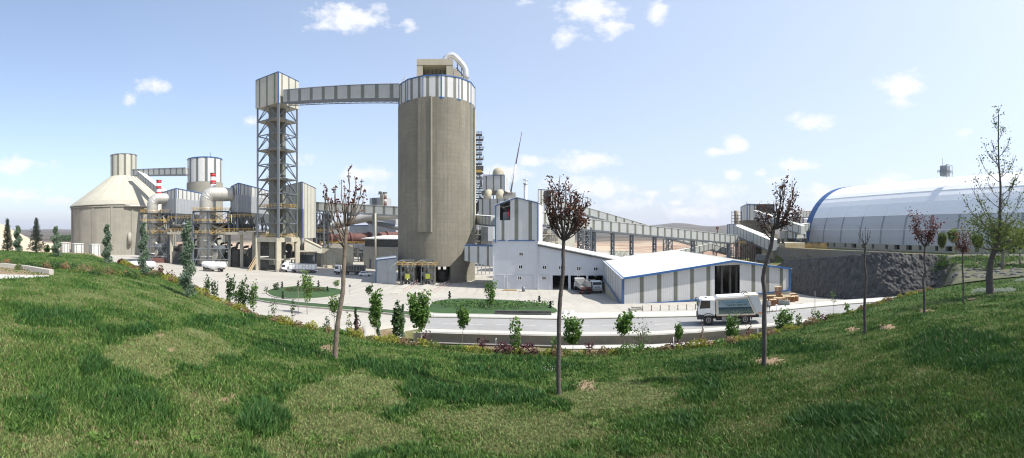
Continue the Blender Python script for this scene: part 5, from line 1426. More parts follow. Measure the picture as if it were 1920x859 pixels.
# ------------------------------------------------------------------ right of the tall silo
def right_of_silo():
    t = thing('stair_tower', 'tall narrow lattice tower of stacked platforms at the right edge of the tall silo', 'steel tower', (*XY(893, 190), YZ))
    d = 190; mb = MB(); dk = MB(); u, v = frame_at(893, d); c = Vector((*XY(892, d), 0))
    zt = Zp(252, d); hw = 1.9
    for a in (-hw, hw):
        for b in (0, 3.5): q = c + u * a + v * b; mb.beam((q.x, q.y, YZ), (q.x, q.y, zt), .3)
    n = 17
    for k in range(n):
        z = Zp(400, d) + (zt - Zp(400, d)) * k / (n - 1)
        F4 = [c + u * -hw, c + u * (hw + .9 + (k % 2) * .6), c + u * (hw + .9 + (k % 2) * .6) + v * 3.5, c + u * -hw + v * 3.5]
        dk.hexa([(p.x, p.y, z) for p in F4] + [(p.x, p.y, z + .25) for p in F4]); railing(mb, [(p.x, p.y, z + .25) for p in F4], 1.1, True, .12, 1.6)
        if k < n - 1: z2 = z + (zt - Zp(400, d)) / (n - 1); a, b = c + u * -hw, c + u * hw; mb.beam((a.x, a.y, z), (b.x, b.y, z2), .2, .2)
    dk.box(P(899, 316, d), (3.4, 3, 2.0)); mb.box(P(900, 325, d), (3, 3, .4))
    mb.build('frame', M['steeldk'], t); dk.build('deck', M['machine'], t)
    mb = MB(); mb.box(P(898, 321, d - 2), (2.6, .4, 1.0)); mb.build('hoist_block', M['yellow'], t)
    mb = MB(); mb.beam(P(868 + 20, 402, 186), P(905, 372, 186), 2.2, 2.4); mb.build('chute', M['machine'], t)
    mb = MB(); mb.beam(P(890, 332, 189), P(904, 332, 189), .5, .5); mb.beam(P(890, 322, 189), P(904, 334, 189), .3); mb.build('bracket', M['steeldk'], t)
    t = thing('filter_tower', 'upper and lower striped clad boxes with tan ducts between them right of the tall silo', 'industrial building', (*XY(926, 180), YZ))
    def clad(a, da, b, db, dep, yt, yb, nm, pitch=3.2):
        A, B = Vector((*XY(a, da), 0)), Vector((*XY(b, db), 0)); n = Vector((-(B - A).y, (B - A).x, 0)).normalized() * dep; dm = (da + db) / 2
        mb = MB(); z0, z1 = Zp(yb, dm), Zp(yt, dm); f = [(A.x, A.y), (B.x, B.y), (B.x + n.x, B.y + n.y), (A.x + n.x, A.y + n.y)]
        clad_walls(mb, f, z0, z1, pitch, .6); mb.poly([(*p, z1) for p in f]); mb.poly([(*p, z0) for p in f][::-1]); mb.build(nm, [M['clad'], M['strip']], t)
        return A, B, n, z0, z1
    A, B, n, z0, z1 = clad(905, 182, 946, 180, 9, 329, 358, 'upper_wall')
    mb = MB(); mb.beam((A.x, A.y, z1), (B.x, B.y, z1), .2); mb.beam((B.x, B.y, z0), (B.x, B.y, z1), .2); mb.build('trim', M['blue'], t)
    clad(898, 172, 954, 168, 12, 373, 470, 'lower_wall')
    mb = MB()
    for px in (914.5, 936.5): mb.tube([P(px, 373, 176), P(px, 363.5, 176), P(px + 1, 361.5, 177), P(px + 3, 360.5, 178)], [1.5, 1.5, 1.45, 1.3], 14)
    mb.build('duct', M['silolight'], t)
    mb = MB(); c = P(934.5, 329, 184); mb.lathe((c.x, c.y), [(2.6, c.z - .2), (2.5, c.z + 1.4), (1.9, c.z + 2.6), (1.0, c.z + 3.2), (.05, c.z + 3.4)], 16); mb.build('dome_cap', M['silolight'], t)
    mb = MB(); mb.box(P(925, 362, 183), (10, 5, 1.6)); 
    for px in (908, 925, 943): mb.beam(P(px, 358, 178), P(px, 373, 178), .4)
    mb.build('frame', M['machine'], t)
    mb = MB()
    for px in (918, 930, 943): mb.beam(P(px, 327, 178), P(px, 322, 178), .12); 
    mb.beam(P(905, 327.5, 178), P(946, 327.5, 178), .12); mb.box(P(902.5, 341, 181), (.8, 1, 1.5)); mb.box(P(902.5, 348, 181), (.8, 1, 1.5)); mb.build('railing', M['steeldk'], t)
    t = thing('process_stack', 'cluster of pale vessels beside the crane foot', 'vessel', (*XY(951, 190), YZ))
    mb = MB(); mb.tube([P(948, 372, 190), P(948, 362, 190), P(950, 354, 190)], [3.0, 3.0, .6], 12); mb.box(P(952, 368, 189), (7, 4, 3)); mb.tube([P(957, 372, 188), P(957, 362, 188)], .9, 10); mb.build('vessel', M['duct'], t)
    mb = MB(); railing(mb, [P(945, 367, 187), P(960, 367, 187)], 1.6, False, .15, 1); mb.build('railing', M['rust'], t)
    # crane
    t = thing('crane_boom', 'thin red and white crane boom leaning up against the sky', 'crane', (*XY(955, 230), YZ))
    a, b = P(957, 364, 230), P(977.5, 253, 230); mb = MB(); segs = [(0, .2, .42, 2), (.2, .5, .36, 1), (.5, .62, .3, 0), (.62, .8, .24, 0), (.8, 1, .16, 0)]
    for s0, s1, w, mi in segs: mb.tube([a.lerp(b, s0), a.lerp(b, s1)], w, 8, mi=mi)
    mb.build('boom', [M['rust'], M['whitepaint'], M['machine']], t)
    mb = MB(); mb.tube([a - Vector((1.2, 0, 0)), b], .06, 4); mb.tube([b, b + Vector((0, 0, 1.5))], .15, 6); mb.box(a - Vector((0, 0, 1)), (2.5, 2.5, 3)); mb.beam((a.x, a.y, YZ), a, 1.0); mb.build('cable', M['machine'], t)
    # slim chimney
    x, y = XY(985.5, 160); t = thing('chimney', 'slim pale chimney with a banded open cap behind the blue-edged white tower', 'chimney', (x, y, YZ))
    mb = MB(); mb.tube([(x, y, YZ), (x, y, Zp(345, 160))], .72, 14); mb.build('pipe', M['alu'], t)
    mb = MB(); z = Zp(345, 160); mb.tube([(x, y, z), (x, y, z + .3)], .95, 14)
    for k in range(4): mb.beam((x + math.cos(k * PI / 2) * .7, y + math.sin(k * PI / 2) * .7, z), (x + math.cos(k * PI / 2) * .7, y + math.sin(k * PI / 2) * .7, z + 1.4), .12)
    mb.tube([(x, y, z + 1.4), (x, y, z + 1.7)], .95, 14); mb.build('cap', M['alu'], t)
    # level gallery passing behind the white tower
    t = thing('conveyor_bridge', 'short striped conveyor bridge between the tall silo and the blue-edged white tower', 'conveyor', P(905, 412, 128))
    gallery(t, P(882, 409.5, 136), P(930, 414, 116), 3, 2.3, pitch=2.6, sw=.6, trim='blue')
    t = thing('mill_frame', 'grimy steel frame with hopper and pipes in the gap right of the tall silo', 'steel structure', (*XY(900, 140), YZ))
    mb = MB()
    for px in (889, 896, 903, 910, 918): x, y = XY(px, 140); mb.beam((x, y, YZ), (x, y, Zp(420, 140)), .3)
    for py in (424, 440, 456): mb.beam(P(886, py, 140), P(922, py, 140), .3)
    for k in range(5): mb.beam(P(887 + k * 7, 456, 140), P(892 + k * 7, 424, 140), .15)
    mb.tube([P(884, 460, 138), P(890, 448, 138), P(898, 444, 138)], .5, 8)
    mb.tube([P(884, 465, 137), P(893, 452, 137), P(900, 452, 137)], .35, 8); mb.build('frame', M['duct'], t)
    mb = MB(); c = P(915, 440, 137); mb.lathe((c.x, c.y), [(.5, c.z - 5), (2.2, c.z - 2), (2.2, c.z + 2.5), (.1, c.z + 2.6)], 8, sm=False); mb.build('hopper', M['greyclad'], t)
    mb = MB(); 
    for k in range(6): mb.box(P(888 + k * 6, 430 + (k * 13) % 30, 142), (2, 2, 3 + k % 3))
    mb.build('machinery', M['machine'], t)
    # far building between, seen at 1010..1090
    t = thing('clad_tower', 'narrow striped clad tower with dark hatch behind the middle bronze-leaved tree', 'industrial building', (*XY(1024, 150), YZ))
    A, B = XY(1009, 146), XY(1042, 150); f = [A, B, (B[0] + 1.5, B[1] + 9), (A[0] + 1.5, A[1] + 9)]
    clad_building(t, f, Zp(407, 148), [Zp(355, 146), Zp(357, 150), Zp(357, 150), Zp(355, 146)], pitch=2.8, sw=.6, tw=.2, bottom=True)
    mb = MB(); p = P(1027, 369, 147.3); mb.box(p, (2.4, .5, 4), -azp(1027)); mb.build('hatch', M['machine'], t)
    mb = MB()
    for q in f: mb.beam((*q, YZ), (*q, Zp(407, 148)), .5)
    for py in (425, 440, 455):
        for i in range(4): mb.beam((*f[i], Zp(py, 148)), (*f[(i + 1) % 4], Zp(py, 148)), .35)
    for i in range(4): mb.beam((*f[i], Zp(455, 148)), (*f[(i + 1) % 4], Zp(425, 148)), .2)
    mb.build('leg', M['conc'], t)
    mb = MB()
    for px in (1014, 1026): c = P(px, 445, 150); mb.lathe((c.x, c.y), [(.3, c.z - 3), (1.6, c.z), (1.6, c.z + 3), (.05, c.z + 3.1)], 8, sm=False)
    mb.build('hopper', M['duct'], t)
    mb = MB(); railing(mb, [P(1010, 444, 146), P(1040, 444, 146)], 1.1, False, .1, 1.2); mb.build('railing', M['rust'], t)
    t = thing('cream_hall', 'plain cream clad hall wall behind the middle bronze-leaved tree', 'industrial building', (*XY(1060, 165), YZ))
    A, B = XY(1041, 162), XY(1078, 168); f = [A, B, (B[0] + 2, B[1] + 22), (A[0] + 2, A[1] + 22)]
    clad_building(t, f, YZ, Zp(424, 165), mats=('clad_dusty', 'clad'), pitch=4, sw=.1, trim=None)
right_of_silo()

# ------------------------------------------------------------------ white garage building with the clad tower
def garage():
    A = Vector((*XY(924.5, 106), 0)); dr = Vector((.985, -.172, 0)).normalized(); nn = Vector((dr.y, -dr.x, 0)); nn = -nn if nn.dot(A) < 0 else nn   # away
    t = thing('white_garage', 'white rendered garage building with truck bays and blue-edged striped tower', 'building', (A.x, A.y, YZ))
    def S_(px):
        tn = math.tan(azp(px)); return (tn * A.y - A.x) / (dr.x - tn * dr.y)
    def pt(s, z, o=0): p = A + dr * s - nn * o; return Vector((p.x, p.y, z))
    def zpy(px, py): p = pt(S_(px), 0); return Zp(py, math.hypot(p.x, p.y))
    sT = S_(1008.5); sE = S_(1186)
    zd = zpy(1050, 516.5)
    doors = [(S_(1036), S_(1065.5)), (S_(1070), S_(1099)), (S_(1103), S_(1131))]
    zblk = zpy(960, 449)
    zl, zrr = zpy(1009, 459), zpy(1180, 494)
    wall = MB()
    cuts = [0] + [c for d in doors for c in d] + [sE]
    for i in range(0, len(cuts), 2):
        wall.quad(pt(cuts[i], YZ - .3), pt(cuts[i + 1], YZ - .3), pt(cuts[i + 1], zd), pt(cuts[i], zd))
    for d0, d1 in doors:
        for s in (d0, d1): wall.quad(pt(s, YZ), pt(s, YZ, -.7), pt(s, zd, -.7), pt(s, zd))
        wall.quad(pt(d0, zd), pt(d1, zd), pt(d1, zd, -.7), pt(d0, zd, -.7))
    zat = lambda s: zl + (zrr - zl) * (s - sT) / (S_(1180) - sT)
    wall.poly([pt(0, zd), pt(sT, zd), pt(sT, zblk), pt(0, zblk)])
    wall.poly([pt(sT, zd), pt(sE, zd), pt(sE, zat(sE)), pt(sT, zat(sT))])
    dp = 16.
    wall.poly([pt(sE, YZ, 0), pt(sE, YZ, -dp), pt(sE, zat(sE), -dp), pt(sE, zat(sE), 0)])
    wall.poly([pt(sE, YZ, -dp), pt(0, YZ, -dp), pt(0, zl, -dp), pt(sT, zl, -dp), pt(sE, zat(sE), -dp)])
    wall.poly([pt(0, YZ, -dp), pt(0, YZ, 0), pt(0, zblk, 0), pt(0, zblk, -11), pt(0, zl, -11), pt(0, zl, -dp)])
    wall.poly([pt(sT, zl - .3, 0), pt(sT, zl - .3, -11), pt(sT, zblk, -11), pt(sT, zblk, 0)])
    wall.poly([pt(0, zblk, 0), pt(sT, zblk, 0), pt(sT, zblk, -11), pt(0, zblk, -11)])
    wall.poly([pt(0, zl - .3, -11), pt(sT, zl - .3, -11), pt(sT, zblk, -11), pt(0, zblk, -11)][::-1])
    wall.build('wall', M['white'], t)
    # blind bays, set back as shallow frames round them
    fr = MB()
    for a, b in ((928, 945.5), (951.5, 999), (1009, 1030)):
        s0, s1 = S_(a), S_(b); z0 = YZ + .15
        for p, q in ((pt(s0, z0, .04), pt(s0, zd, .04)), (pt(s1, z0, .04), pt(s1, zd, .04)), (pt(s0, zd, .04), pt(s1, zd, .04))): fr.beam(p, q, .12, .14)
    for s in (pt(0, 0), pt(sT, 0)): fr.beam((s.x - nn.x * .03, s.y - nn.y * .03, YZ), (s.x - nn.x * .03, s.y - nn.y * .03, zblk), .5, .12)
    fr.build('bay_frame', M['white'], t)
    # interior: floor slab and partitions
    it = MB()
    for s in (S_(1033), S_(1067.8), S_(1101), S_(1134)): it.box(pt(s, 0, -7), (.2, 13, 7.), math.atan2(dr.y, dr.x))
    it.box(pt(S_(1084), -.2, -14.5), (16, .3, 6.4), math.atan2(dr.y, dr.x)); it.build('partition', M['dark'], t)  # partitions coloured near-black to paint the shade inside the bays
    # sloping roof slab with dark eave line
    r = MB(); z = Vector((0, 0, .3)); q = [pt(sT + .02, zl + .05, .5), pt(sE + .4, zat(sE) + .05, .5), pt(sE + .4, zat(sE) + .05, -dp - .4), pt(sT + .02, zl + .05, -dp - .4)]
    r.hexa(q + [p + z for p in q]); q2 = [pt(-.2, zl + .05, -11.1), pt(sT, zl + .05, -11.1), pt(sT, zl + .05, -dp - .4), pt(-.2, zl + .05, -dp - .4)]; r.hexa(q2 + [p + z for p in q2]); r.build('roof', M['roofwhite'], t)
    e = MB(); e.beam(pt(sT, zl - .05, .45), pt(sE + .3, zat(sE) - .05, .45), .12, .38)
    e.build('eave_gutter', M['machine'], t)
    # windows
    for px, py in ((977, 476.5), (976, 500.5), (974.5, 521.5), (1020, 521.5), (1021, 501.5), (1051, 502), (1085, 503.6), (1117, 504.3)):
        s = pt(S_(px), 0); window(t, px, py, math.hypot(s.x, s.y) - .03, 1.0, .85, -nn, out=.05)
    for px in (1085, 1117): s = pt(S_(px), 0); window(t, px, 516, math.hypot(s.x, s.y) - .03, .6, .4, -nn, out=.05, split=False)
    # clad tower
    sa, sb, sm = S_(929.5), S_(1009), S_(968)
    zc = zpy(960, 451); z1, z2, z3 = zpy(929, 385.5), zpy(968, 370.5), zpy(1009, 380.5)
    cl = MB(); o = .12
    holes = (S_(937.5), S_(957)); zh0, zh1 = zpy(947, 413), zpy(947, 377)
    strips = [(S_(940), S_(946), None), (S_(966), S_(972)), (S_(991), S_(997))]
    def top(s): return z1 + (z2 - z1) * (s - sa) / (sm - sa) if s < sm else z2 + (z3 - z2) * (s - sm) / (sb - sm)
    cuts = sorted([sa, holes[0], holes[1], sb, sm, S_(965), S_(972), S_(991), S_(997.5), S_(940.5), S_(946)])
    for a, b in zip(cuts[:-1], cuts[1:]):
        m = (a + b) / 2; mi = 1 if (S_(965) < m < S_(972) or S_(991) < m < S_(997.5)) else 0
        lo = mi
        if S_(940.5) < m < S_(946): lo = 1
        if holes[0] < m < holes[1]:
            cl.quad(pt(a, zc, o), pt(b, zc, o), pt(b, zh0, o), pt(a, zh0, o), lo)
            cl.quad(pt(a, zh1, o), pt(b, zh1, o), pt(b, top(b), o), pt(a, top(a), o), 0)
        else: cl.quad(pt(a, zc, o), pt(b, zc, o), pt(b, top(b), o), pt(a, top(a), o), mi)
    cd = 10.5
    cl.poly([pt(sb, zc, o), pt(sb, zc, -cd), pt(sb, z3, -cd), pt(sb, z3, o)]); cl.poly([pt(sa, zc, -cd), pt(sa, zc, o), pt(sa, z1, o), pt(sa, z1, -cd)])
    cl.poly([pt(sb, zc, -cd), pt(sa, zc, -cd), pt(sa, z1, -cd), pt(sm, z2, -cd), pt(sb, z3, -cd)])
    cl.build('tower_wall', [M['clad'], M['strip']], t)
    r = MB(); z = Vector((0, 0, .15))
    for (s0, q0), (s1, q1) in (((sa - .2, z1), (sm, z2)), ((sm, z2), (sb + .2, z3))):
        q = [pt(s0, q0 + .03, o + .25), pt(s1, q1 + .03, o + .25), pt(s1, q1 + .03, -cd - .2), pt(s0, q0 + .03, -cd - .2)]; r.hexa(q + [p + z for p in q])
    r.build('tower_roof', M['roofwhite'], t)
    tr = MB(); w = .28
    tr.beam(pt(sa, zpy(929, 455), o + .1), pt(sa, z1, o + .1), w, w); tr.beam(pt(sb, zpy(1009, 452), o + .1), pt(sb, z3, o + .1), w, w); tr.beam(pt(sa, z1, o + .1), pt(sm, z2, o + .1), w, w); tr.beam(pt(sm, z2, o + .1), pt(sb, z3, o + .1), w, w); tr.beam(pt(sa + .6, zc, o + .06), pt(S_(948), zc, o + .06), .18, .2); tr.beam(pt(S_(953), zc, o + .06), pt(S_(1003), zc, o + .06), .18, .2)
    tr.build('tower_trim', M['blue'], t)
    mc = MB(); rnd = random.Random(3)
    for k in range(12): p = pt(holes[0] + rnd.random() * (holes[1] - holes[0]), zh0 + rnd.random() * (zh1 - zh0), -1.2 - rnd.random()); mc.beam(p, p + Vector((rnd.uniform(-1, 1), 0, rnd.uniform(-1.5, 1.5))), .16)
    mc.box(pt((holes[0] + holes[1]) / 2, zh0 + 1, -2), (1.8, 1.5, 2.2)); mc.build('head_machinery', M['steel'], t)
    m2 = MB(); m2.box(pt(holes[1] - .6, zh0 + 1.6, -.8), (.3, .3, 1.4)); m2.build('red_pipe', M['redp'], t)
    # clad link to the tall silo, raised over the passage
    t2 = thing('clad_link', 'striped clad link box bridging the gap between the tall silo and the white garage', 'industrial building', (*XY(898, 110), YZ))
    a, b = XY(871, 114), XY(924.3, 106.6); n2 = Vector((nn.x, nn.y, 0)) * 7; f = [a, b, (b[0] + n2.x, b[1] + n2.y), (a[0] + n2.x, a[1] + n2.y)]
    mb = MB(); clad_walls(mb, f, [Zp(489, 114), Zp(500, 106.6), Zp(500, 106.6), Zp(489, 114)], [Zp(461, 114), Zp(462.5, 106.6), Zp(462.5, 106.6), Zp(461, 114)], 3.4, .75, phase=.5)
    mb.poly([(*p, zz) for p, zz in zip(f, (Zp(489, 114), Zp(500, 106.6), Zp(500, 106.6), Zp(489, 114)))][::-1]); mb.build('wall', [M['clad'], M['strip']], t2)
    zz = (Zp(461, 114), Zp(462.5, 106.6), Zp(462.5, 106.6), Zp(461, 114)); q = [Vector((*p, z_ + .02)) for p, z_ in zip(f, zz)]
    mb = MB(); mb.hexa(q + [p + Vector((0, 0, .2)) for p in q]); mb.build('roof', M['blue'], t2)
    # timber and bits in front
    for px, py, w, lab, m in ((955, 546, 3.8, 'pile of pale planks lying in front of the white garage wall', 'woodlt'), (904, 537, 3.0, 'grey slab lying on the shaded ground left of the white garage', 'kerb')):
        g = G(px, py); mb = MB()
        for k in range(5): mb.box(g + Vector((k * .12, k * .2, .1 + .11 * (k % 3))), (w - k * .4, .25, .09), -.15 + k * .07)
        o = mb.build('plank_pile', M[m]); tag(o, lab, 'planks')
    g = G(981.5, 547); mb = MB(); mb.tube([g, g + Vector((0, 0, 1.1))], .38, 14); mb.tube([g + Vector((0, 0, .5)), g + Vector((0, 0, .56))], .41, 14); o = mb.build('oil_drum', M['steel']); tag(o, 'grey drum standing beside the planks in front of the white garage', 'drum')
    return pt, S_, nn, dr
gpt, gS, gnn, gdr = garage()

# ------------------------------------------------------------------ low striped warehouse
WA = Vector((*XY(1168, 66), 0)); WB = Vector((*XY(1480, 82.5), 0)); WD = Vector((5.8, 41.5, 0))
def warehouse():
    t = thing('warehouse', 'low wide striped warehouse with bright roof and dark doorway behind the refuse truck', 'warehouse', (WA.x, WA.y, -2))
    za, zb_ = Zp(521, 66), Zp(506, 82.5); ze = (za + zb_) / 2
    ridge_s = .60; R = WA.lerp(WB, ridge_s); zr = Zp(490.5, math.hypot(R.x, R.y))
    zplA = Zp(569, 66); zplB = Zp(546, 82.5)
    zbot = -3.4
    L = (WB - WA).length; dr = (WB - WA).normalized()
    def S_(px):
        tn = math.tan(azp(px)); return (tn * WA.y - WA.x) / (dr.x - tn * dr.y)
    def pt(s, z, o=0): p = WA + dr * s; return Vector((p.x, p.y - o, z))
    top = lambda s: (ze + (zr - ze) * s / (L * ridge_s)) if s < L * ridge_s else (zr + (ze - zr) * (s - L * ridge_s) / (L * (1 - ridge_s)))
    zp = (zplA + zplB) / 2
    strips = [(1199.5, 1207), (1232, 1240), (1263, 1270.5), (1294, 1301), (1324.5, 1332), (1409, 1416), (1436, 1442.5), (1462, 1468)]
    d0, d1 = S_(1340), S_(1387)
    cuts = sorted([0, L, L * ridge_s] + [S_(p) for s in strips for p in s] + [d0, d1]); mb = MB()
    for a, b in zip(cuts[:-1], cuts[1:]):
        if b - a < 1e-4: continue
        m = (a + b) / 2; mi = 1 if any(S_(p) < m < S_(q) for p, q in strips) else 0
        if d0 < m < d1:
            zh = Zp(497.5, 74); mb.quad(pt(a, zh), pt(b, zh), pt(b, top(b)), pt(a, top(a)), 0)
        else: mb.quad(pt(a, zp), pt(b, zp), pt(b, top(b)), pt(a, top(a)), mi)
    def side(P0, P1, z0, z1, pitch=4.6):
        clad_walls(mb, [(P0.x, P0.y), (P1.x, P1.y)], zp, [z0, z1], pitch, .8, skip=(1,))
    side(WB, WB + WD, ze, ze); side(WA + WD, WA, ze, ze)
    RR = R + WD; b0, b1 = WB + WD, WA + WD
    # back wall has tall openings that let the light through
    bl = (b1 - b0).length; n = 16
    for k in range(n):
        for (f0, f1, op) in ((k / n, (k + .55) / n, 0), ((k + .55) / n, (k + 1) / n, 1)):
            p, q = b0.lerp(b1, f0), b0.lerp(b1, f1)
            tz = lambda f: (ze + (zr - ze) * f / (1 - ridge_s)) if f < 1 - ridge_s else (zr + (ze - zr) * (f - (1 - ridge_s)) / ridge_s)
            lo = 2.6 if (op and f0 < .7) else zp
            mb.quad((p.x, p.y, lo), (q.x, q.y, lo), (q.x, q.y, tz(f1)), (p.x, p.y, tz(f0)), 0)
            if op and f0 < .7: mb.quad((p.x, p.y, zp), (q.x, q.y, zp), (q.x, q.y, -.4), (p.x, p.y, -.4), 0)
    mb.build('wall', [M['clad'], M['strip']], t)
    pl = MB()
    def plinth(p, q, off):
        a, b = Vector((p.x, p.y, (zbot + zp) / 2)), Vector((q.x, q.y, (zbot + zp) / 2)); pl.beam(a, b, .5, zp - zbot)
    g0 = WA + dr * d0; g1 = WA + dr * d1
    plinth(WA, g0, 0); plinth(g1, WB, 0); plinth(WB, WB + WD, 0); plinth(WA + WD, WA, 0); plinth(b0, b1, 0); pl.build('plinth', M['silolight'], t)
    rf = MB(); ov = Vector((0, -.5, 0)); z = Vector((0, 0, .14))
    for (P0, P1, za_, zb2) in ((WA - dr * .3, R, ze - .05, zr), (R, WB + dr * .3, zr, ze - .05)):
        q = [P0 + ov, P1 + ov, P1 + WD - ov, P0 + WD - ov]; zz = (za_, zb2, zb2, za_); q = [Vector((p.x, p.y, k + .04)) for p, k in zip(q, zz)]; rf.hexa(q + [p + z for p in q])
    rf.build('roof', M['roofwhite'], t)
    # raised standing seams across the roof slope
    sm = MB()
    for k in range(1, 22):
        f = k / 22
        for (P0, P1, za_, zb2) in ((WA, R, ze, zr), (R, WB, zr, ze)):
            a, b = P0 + WD * f, P1 + WD * f; sm.beam((a.x, a.y, za_ + .2), (b.x, b.y, zb2 + .2), .07, .06)
    sm.build('roof_seam', M['roofwhite'], t)
    tr = MB(); w = .26
    zv = lambda p, zz, o=.5: Vector((p.x, p.y - o, zz))
    tr.beam(zv(WA, ze + .1), zv(R, zr + .12), w, .32); tr.beam(zv(R, zr + .12), zv(WB, ze + .1), w, .32)
    tr.beam(zv(WA, zp, .06), zv(WA, ze, .06), .3); tr.beam(zv(WB, zp, .06), zv(WB, ze, .06), .34)
    tr.beam(zv(WA, zp, .3), zv(g0, zp, .3), .14, .26); tr.beam(zv(g1, zp, .3), zv(WB, zp, .3), .14, .26)
    tr.beam(zv(WA, ze + .05, .3), zv(WA + WD, ze + .05, .3), .26); tr.beam(zv(WA, zp, .0) - dr * .3, zv(WA + WD, zp, 0) - dr * .3, .12, .22); tr.beam(zv(WA + WD, zp, 0) - dr * .1, zv(WA + WD, ze, 0) - dr * .1, .3)
    tr.build('trim', M['blue'], t)
    ins = MB()
    for f in (.02, .2, .4, .6, .8):
        for s in (d0 + .2, d0 + (d1 - d0) * .36, d0 + (d1 - d0) * .7, d1 - .2):
            p = WA + dr * s + WD * f; ins.beam((p.x, p.y + .3, -2.5), (p.x, p.y + .3, min(top(s), zr) - .2), .35)
    for k in range(9): p = WA + dr * (d0 + .5 + k * .5) + WD * (.15 + .09 * k); ins.box((p.x, p.y, -1.2), (1.5, 1.5, 1.6 + k % 3), k)
    ins.build('inner_column', M['machine'], t)
    fl_ = MB(); q = [WA + WD * .01, WB + WD * .01, WB + WD, WA + WD]; fl_.hexa([(p.x, p.y, -3.4) for p in q] + [(p.x, p.y, -1.55) for p in q]); fl_.build('inner_floor', M['silolight'], t)
    return dr
wdr = warehouse()
# low kerb wall along the warehouse flank, slabs at its corner
g = G(1191, 582); mb = MB(); mb.box(g + Vector((0, 0, .18)), (1.7, .9, .3), .05); mb.box(g + Vector((.2, .1, .42)), (1.2, .7, .18), -.05); o = mb.build('slab_stack', M['kerb']); tag(o, 'short stack of concrete slabs at the near corner of the striped warehouse', 'slabs')
for k in range(9):
    g = G(1205 + k * 16.5, 583.5 - k * .45); mb = MB(); mb.beam(g, g + Vector((0, 0, .75)), .08); mb.beam(g + Vector((0, 0, .0)), g + Vector((0, 0, .06)), .2); o = mb.build('marker_post', M['rust'])
    tag(o, 'one of the short thin posts along the kerb in front of the striped warehouse', 'post', 'marker posts before the warehouse')

# ------------------------------------------------------------------ conveyor bridges over the land to the right
def bridges():
    t = thing('conveyor_bridge', 'upper striped conveyor falling right from the clad tower, crossing behind the long bridge', 'conveyor', P(1200, 425, 195))
    gallery(t, P(1040, 380, 172), P(1372, 474, 236), 3.0, 2.9, pitch=4.4, sw=1.0)
    dv = P(1372, 474, 236) - P(1040, 380, 172)
    for px, yt in ((1107, 412), (1252, 449)):
        f = (px - 1040) / 335; d = 170 + 66 * f; trestle(t, XY(px, d + 2), dv, 2.8, YZ, Zp(yt, d), 3.4, leg=.5, name='trestle')
    t = thing('conveyor_bridge', 'long striped conveyor bridge on steel legs, lower and nearer one right of the middle tree', 'conveyor', P(1200, 430, 150))
    gallery(t, P(1008, 409, 128), P(1100, 420.5, 140), 3.2, 2.7 * 1.3, pitch=3.2, sw=.8)
    gallery(t, P(1100, 420.5, 140), P(1378, 449, 190), 3.2, 3.3, pitch=3.4, sw=.9)
    dv = P(1378, 449, 185) - P(1100, 420, 140)
    for px, d, yt, dep in ((1096, 140, 427, 3), (1113, 143, 428, 0), (1148.5, 147, 432, 0), (1184, 153, 436, 0), (1227, 160, 442, 0), (1299, 174, 448, 0), (1366, 186, 455, 0)):
        trestle(t, XY(px, d), dv, 1.6 if not dep else 3.6, YZ, Zp(yt, d), dep, leg=.55, bays=6, name='support_column')
    t = thing('conveyor_bridge', 'small striped conveyor rising from the ground to the right under the long bridge', 'conveyor', P(1300, 460, 215))
    gallery(t, P(1268, 476, 205), P(1365, 454, 235), 3, 3, pitch=3.5, sw=.9, frame='steeldk')
    for px, yt in ((1290, 472), (1315, 467), (1340, 462)): trestle(t, XY(px, 212 + (px - 1268) * .25), dv, 2.4, YZ, Zp(yt, 220), leg=.4, name='trestle')
bridges()

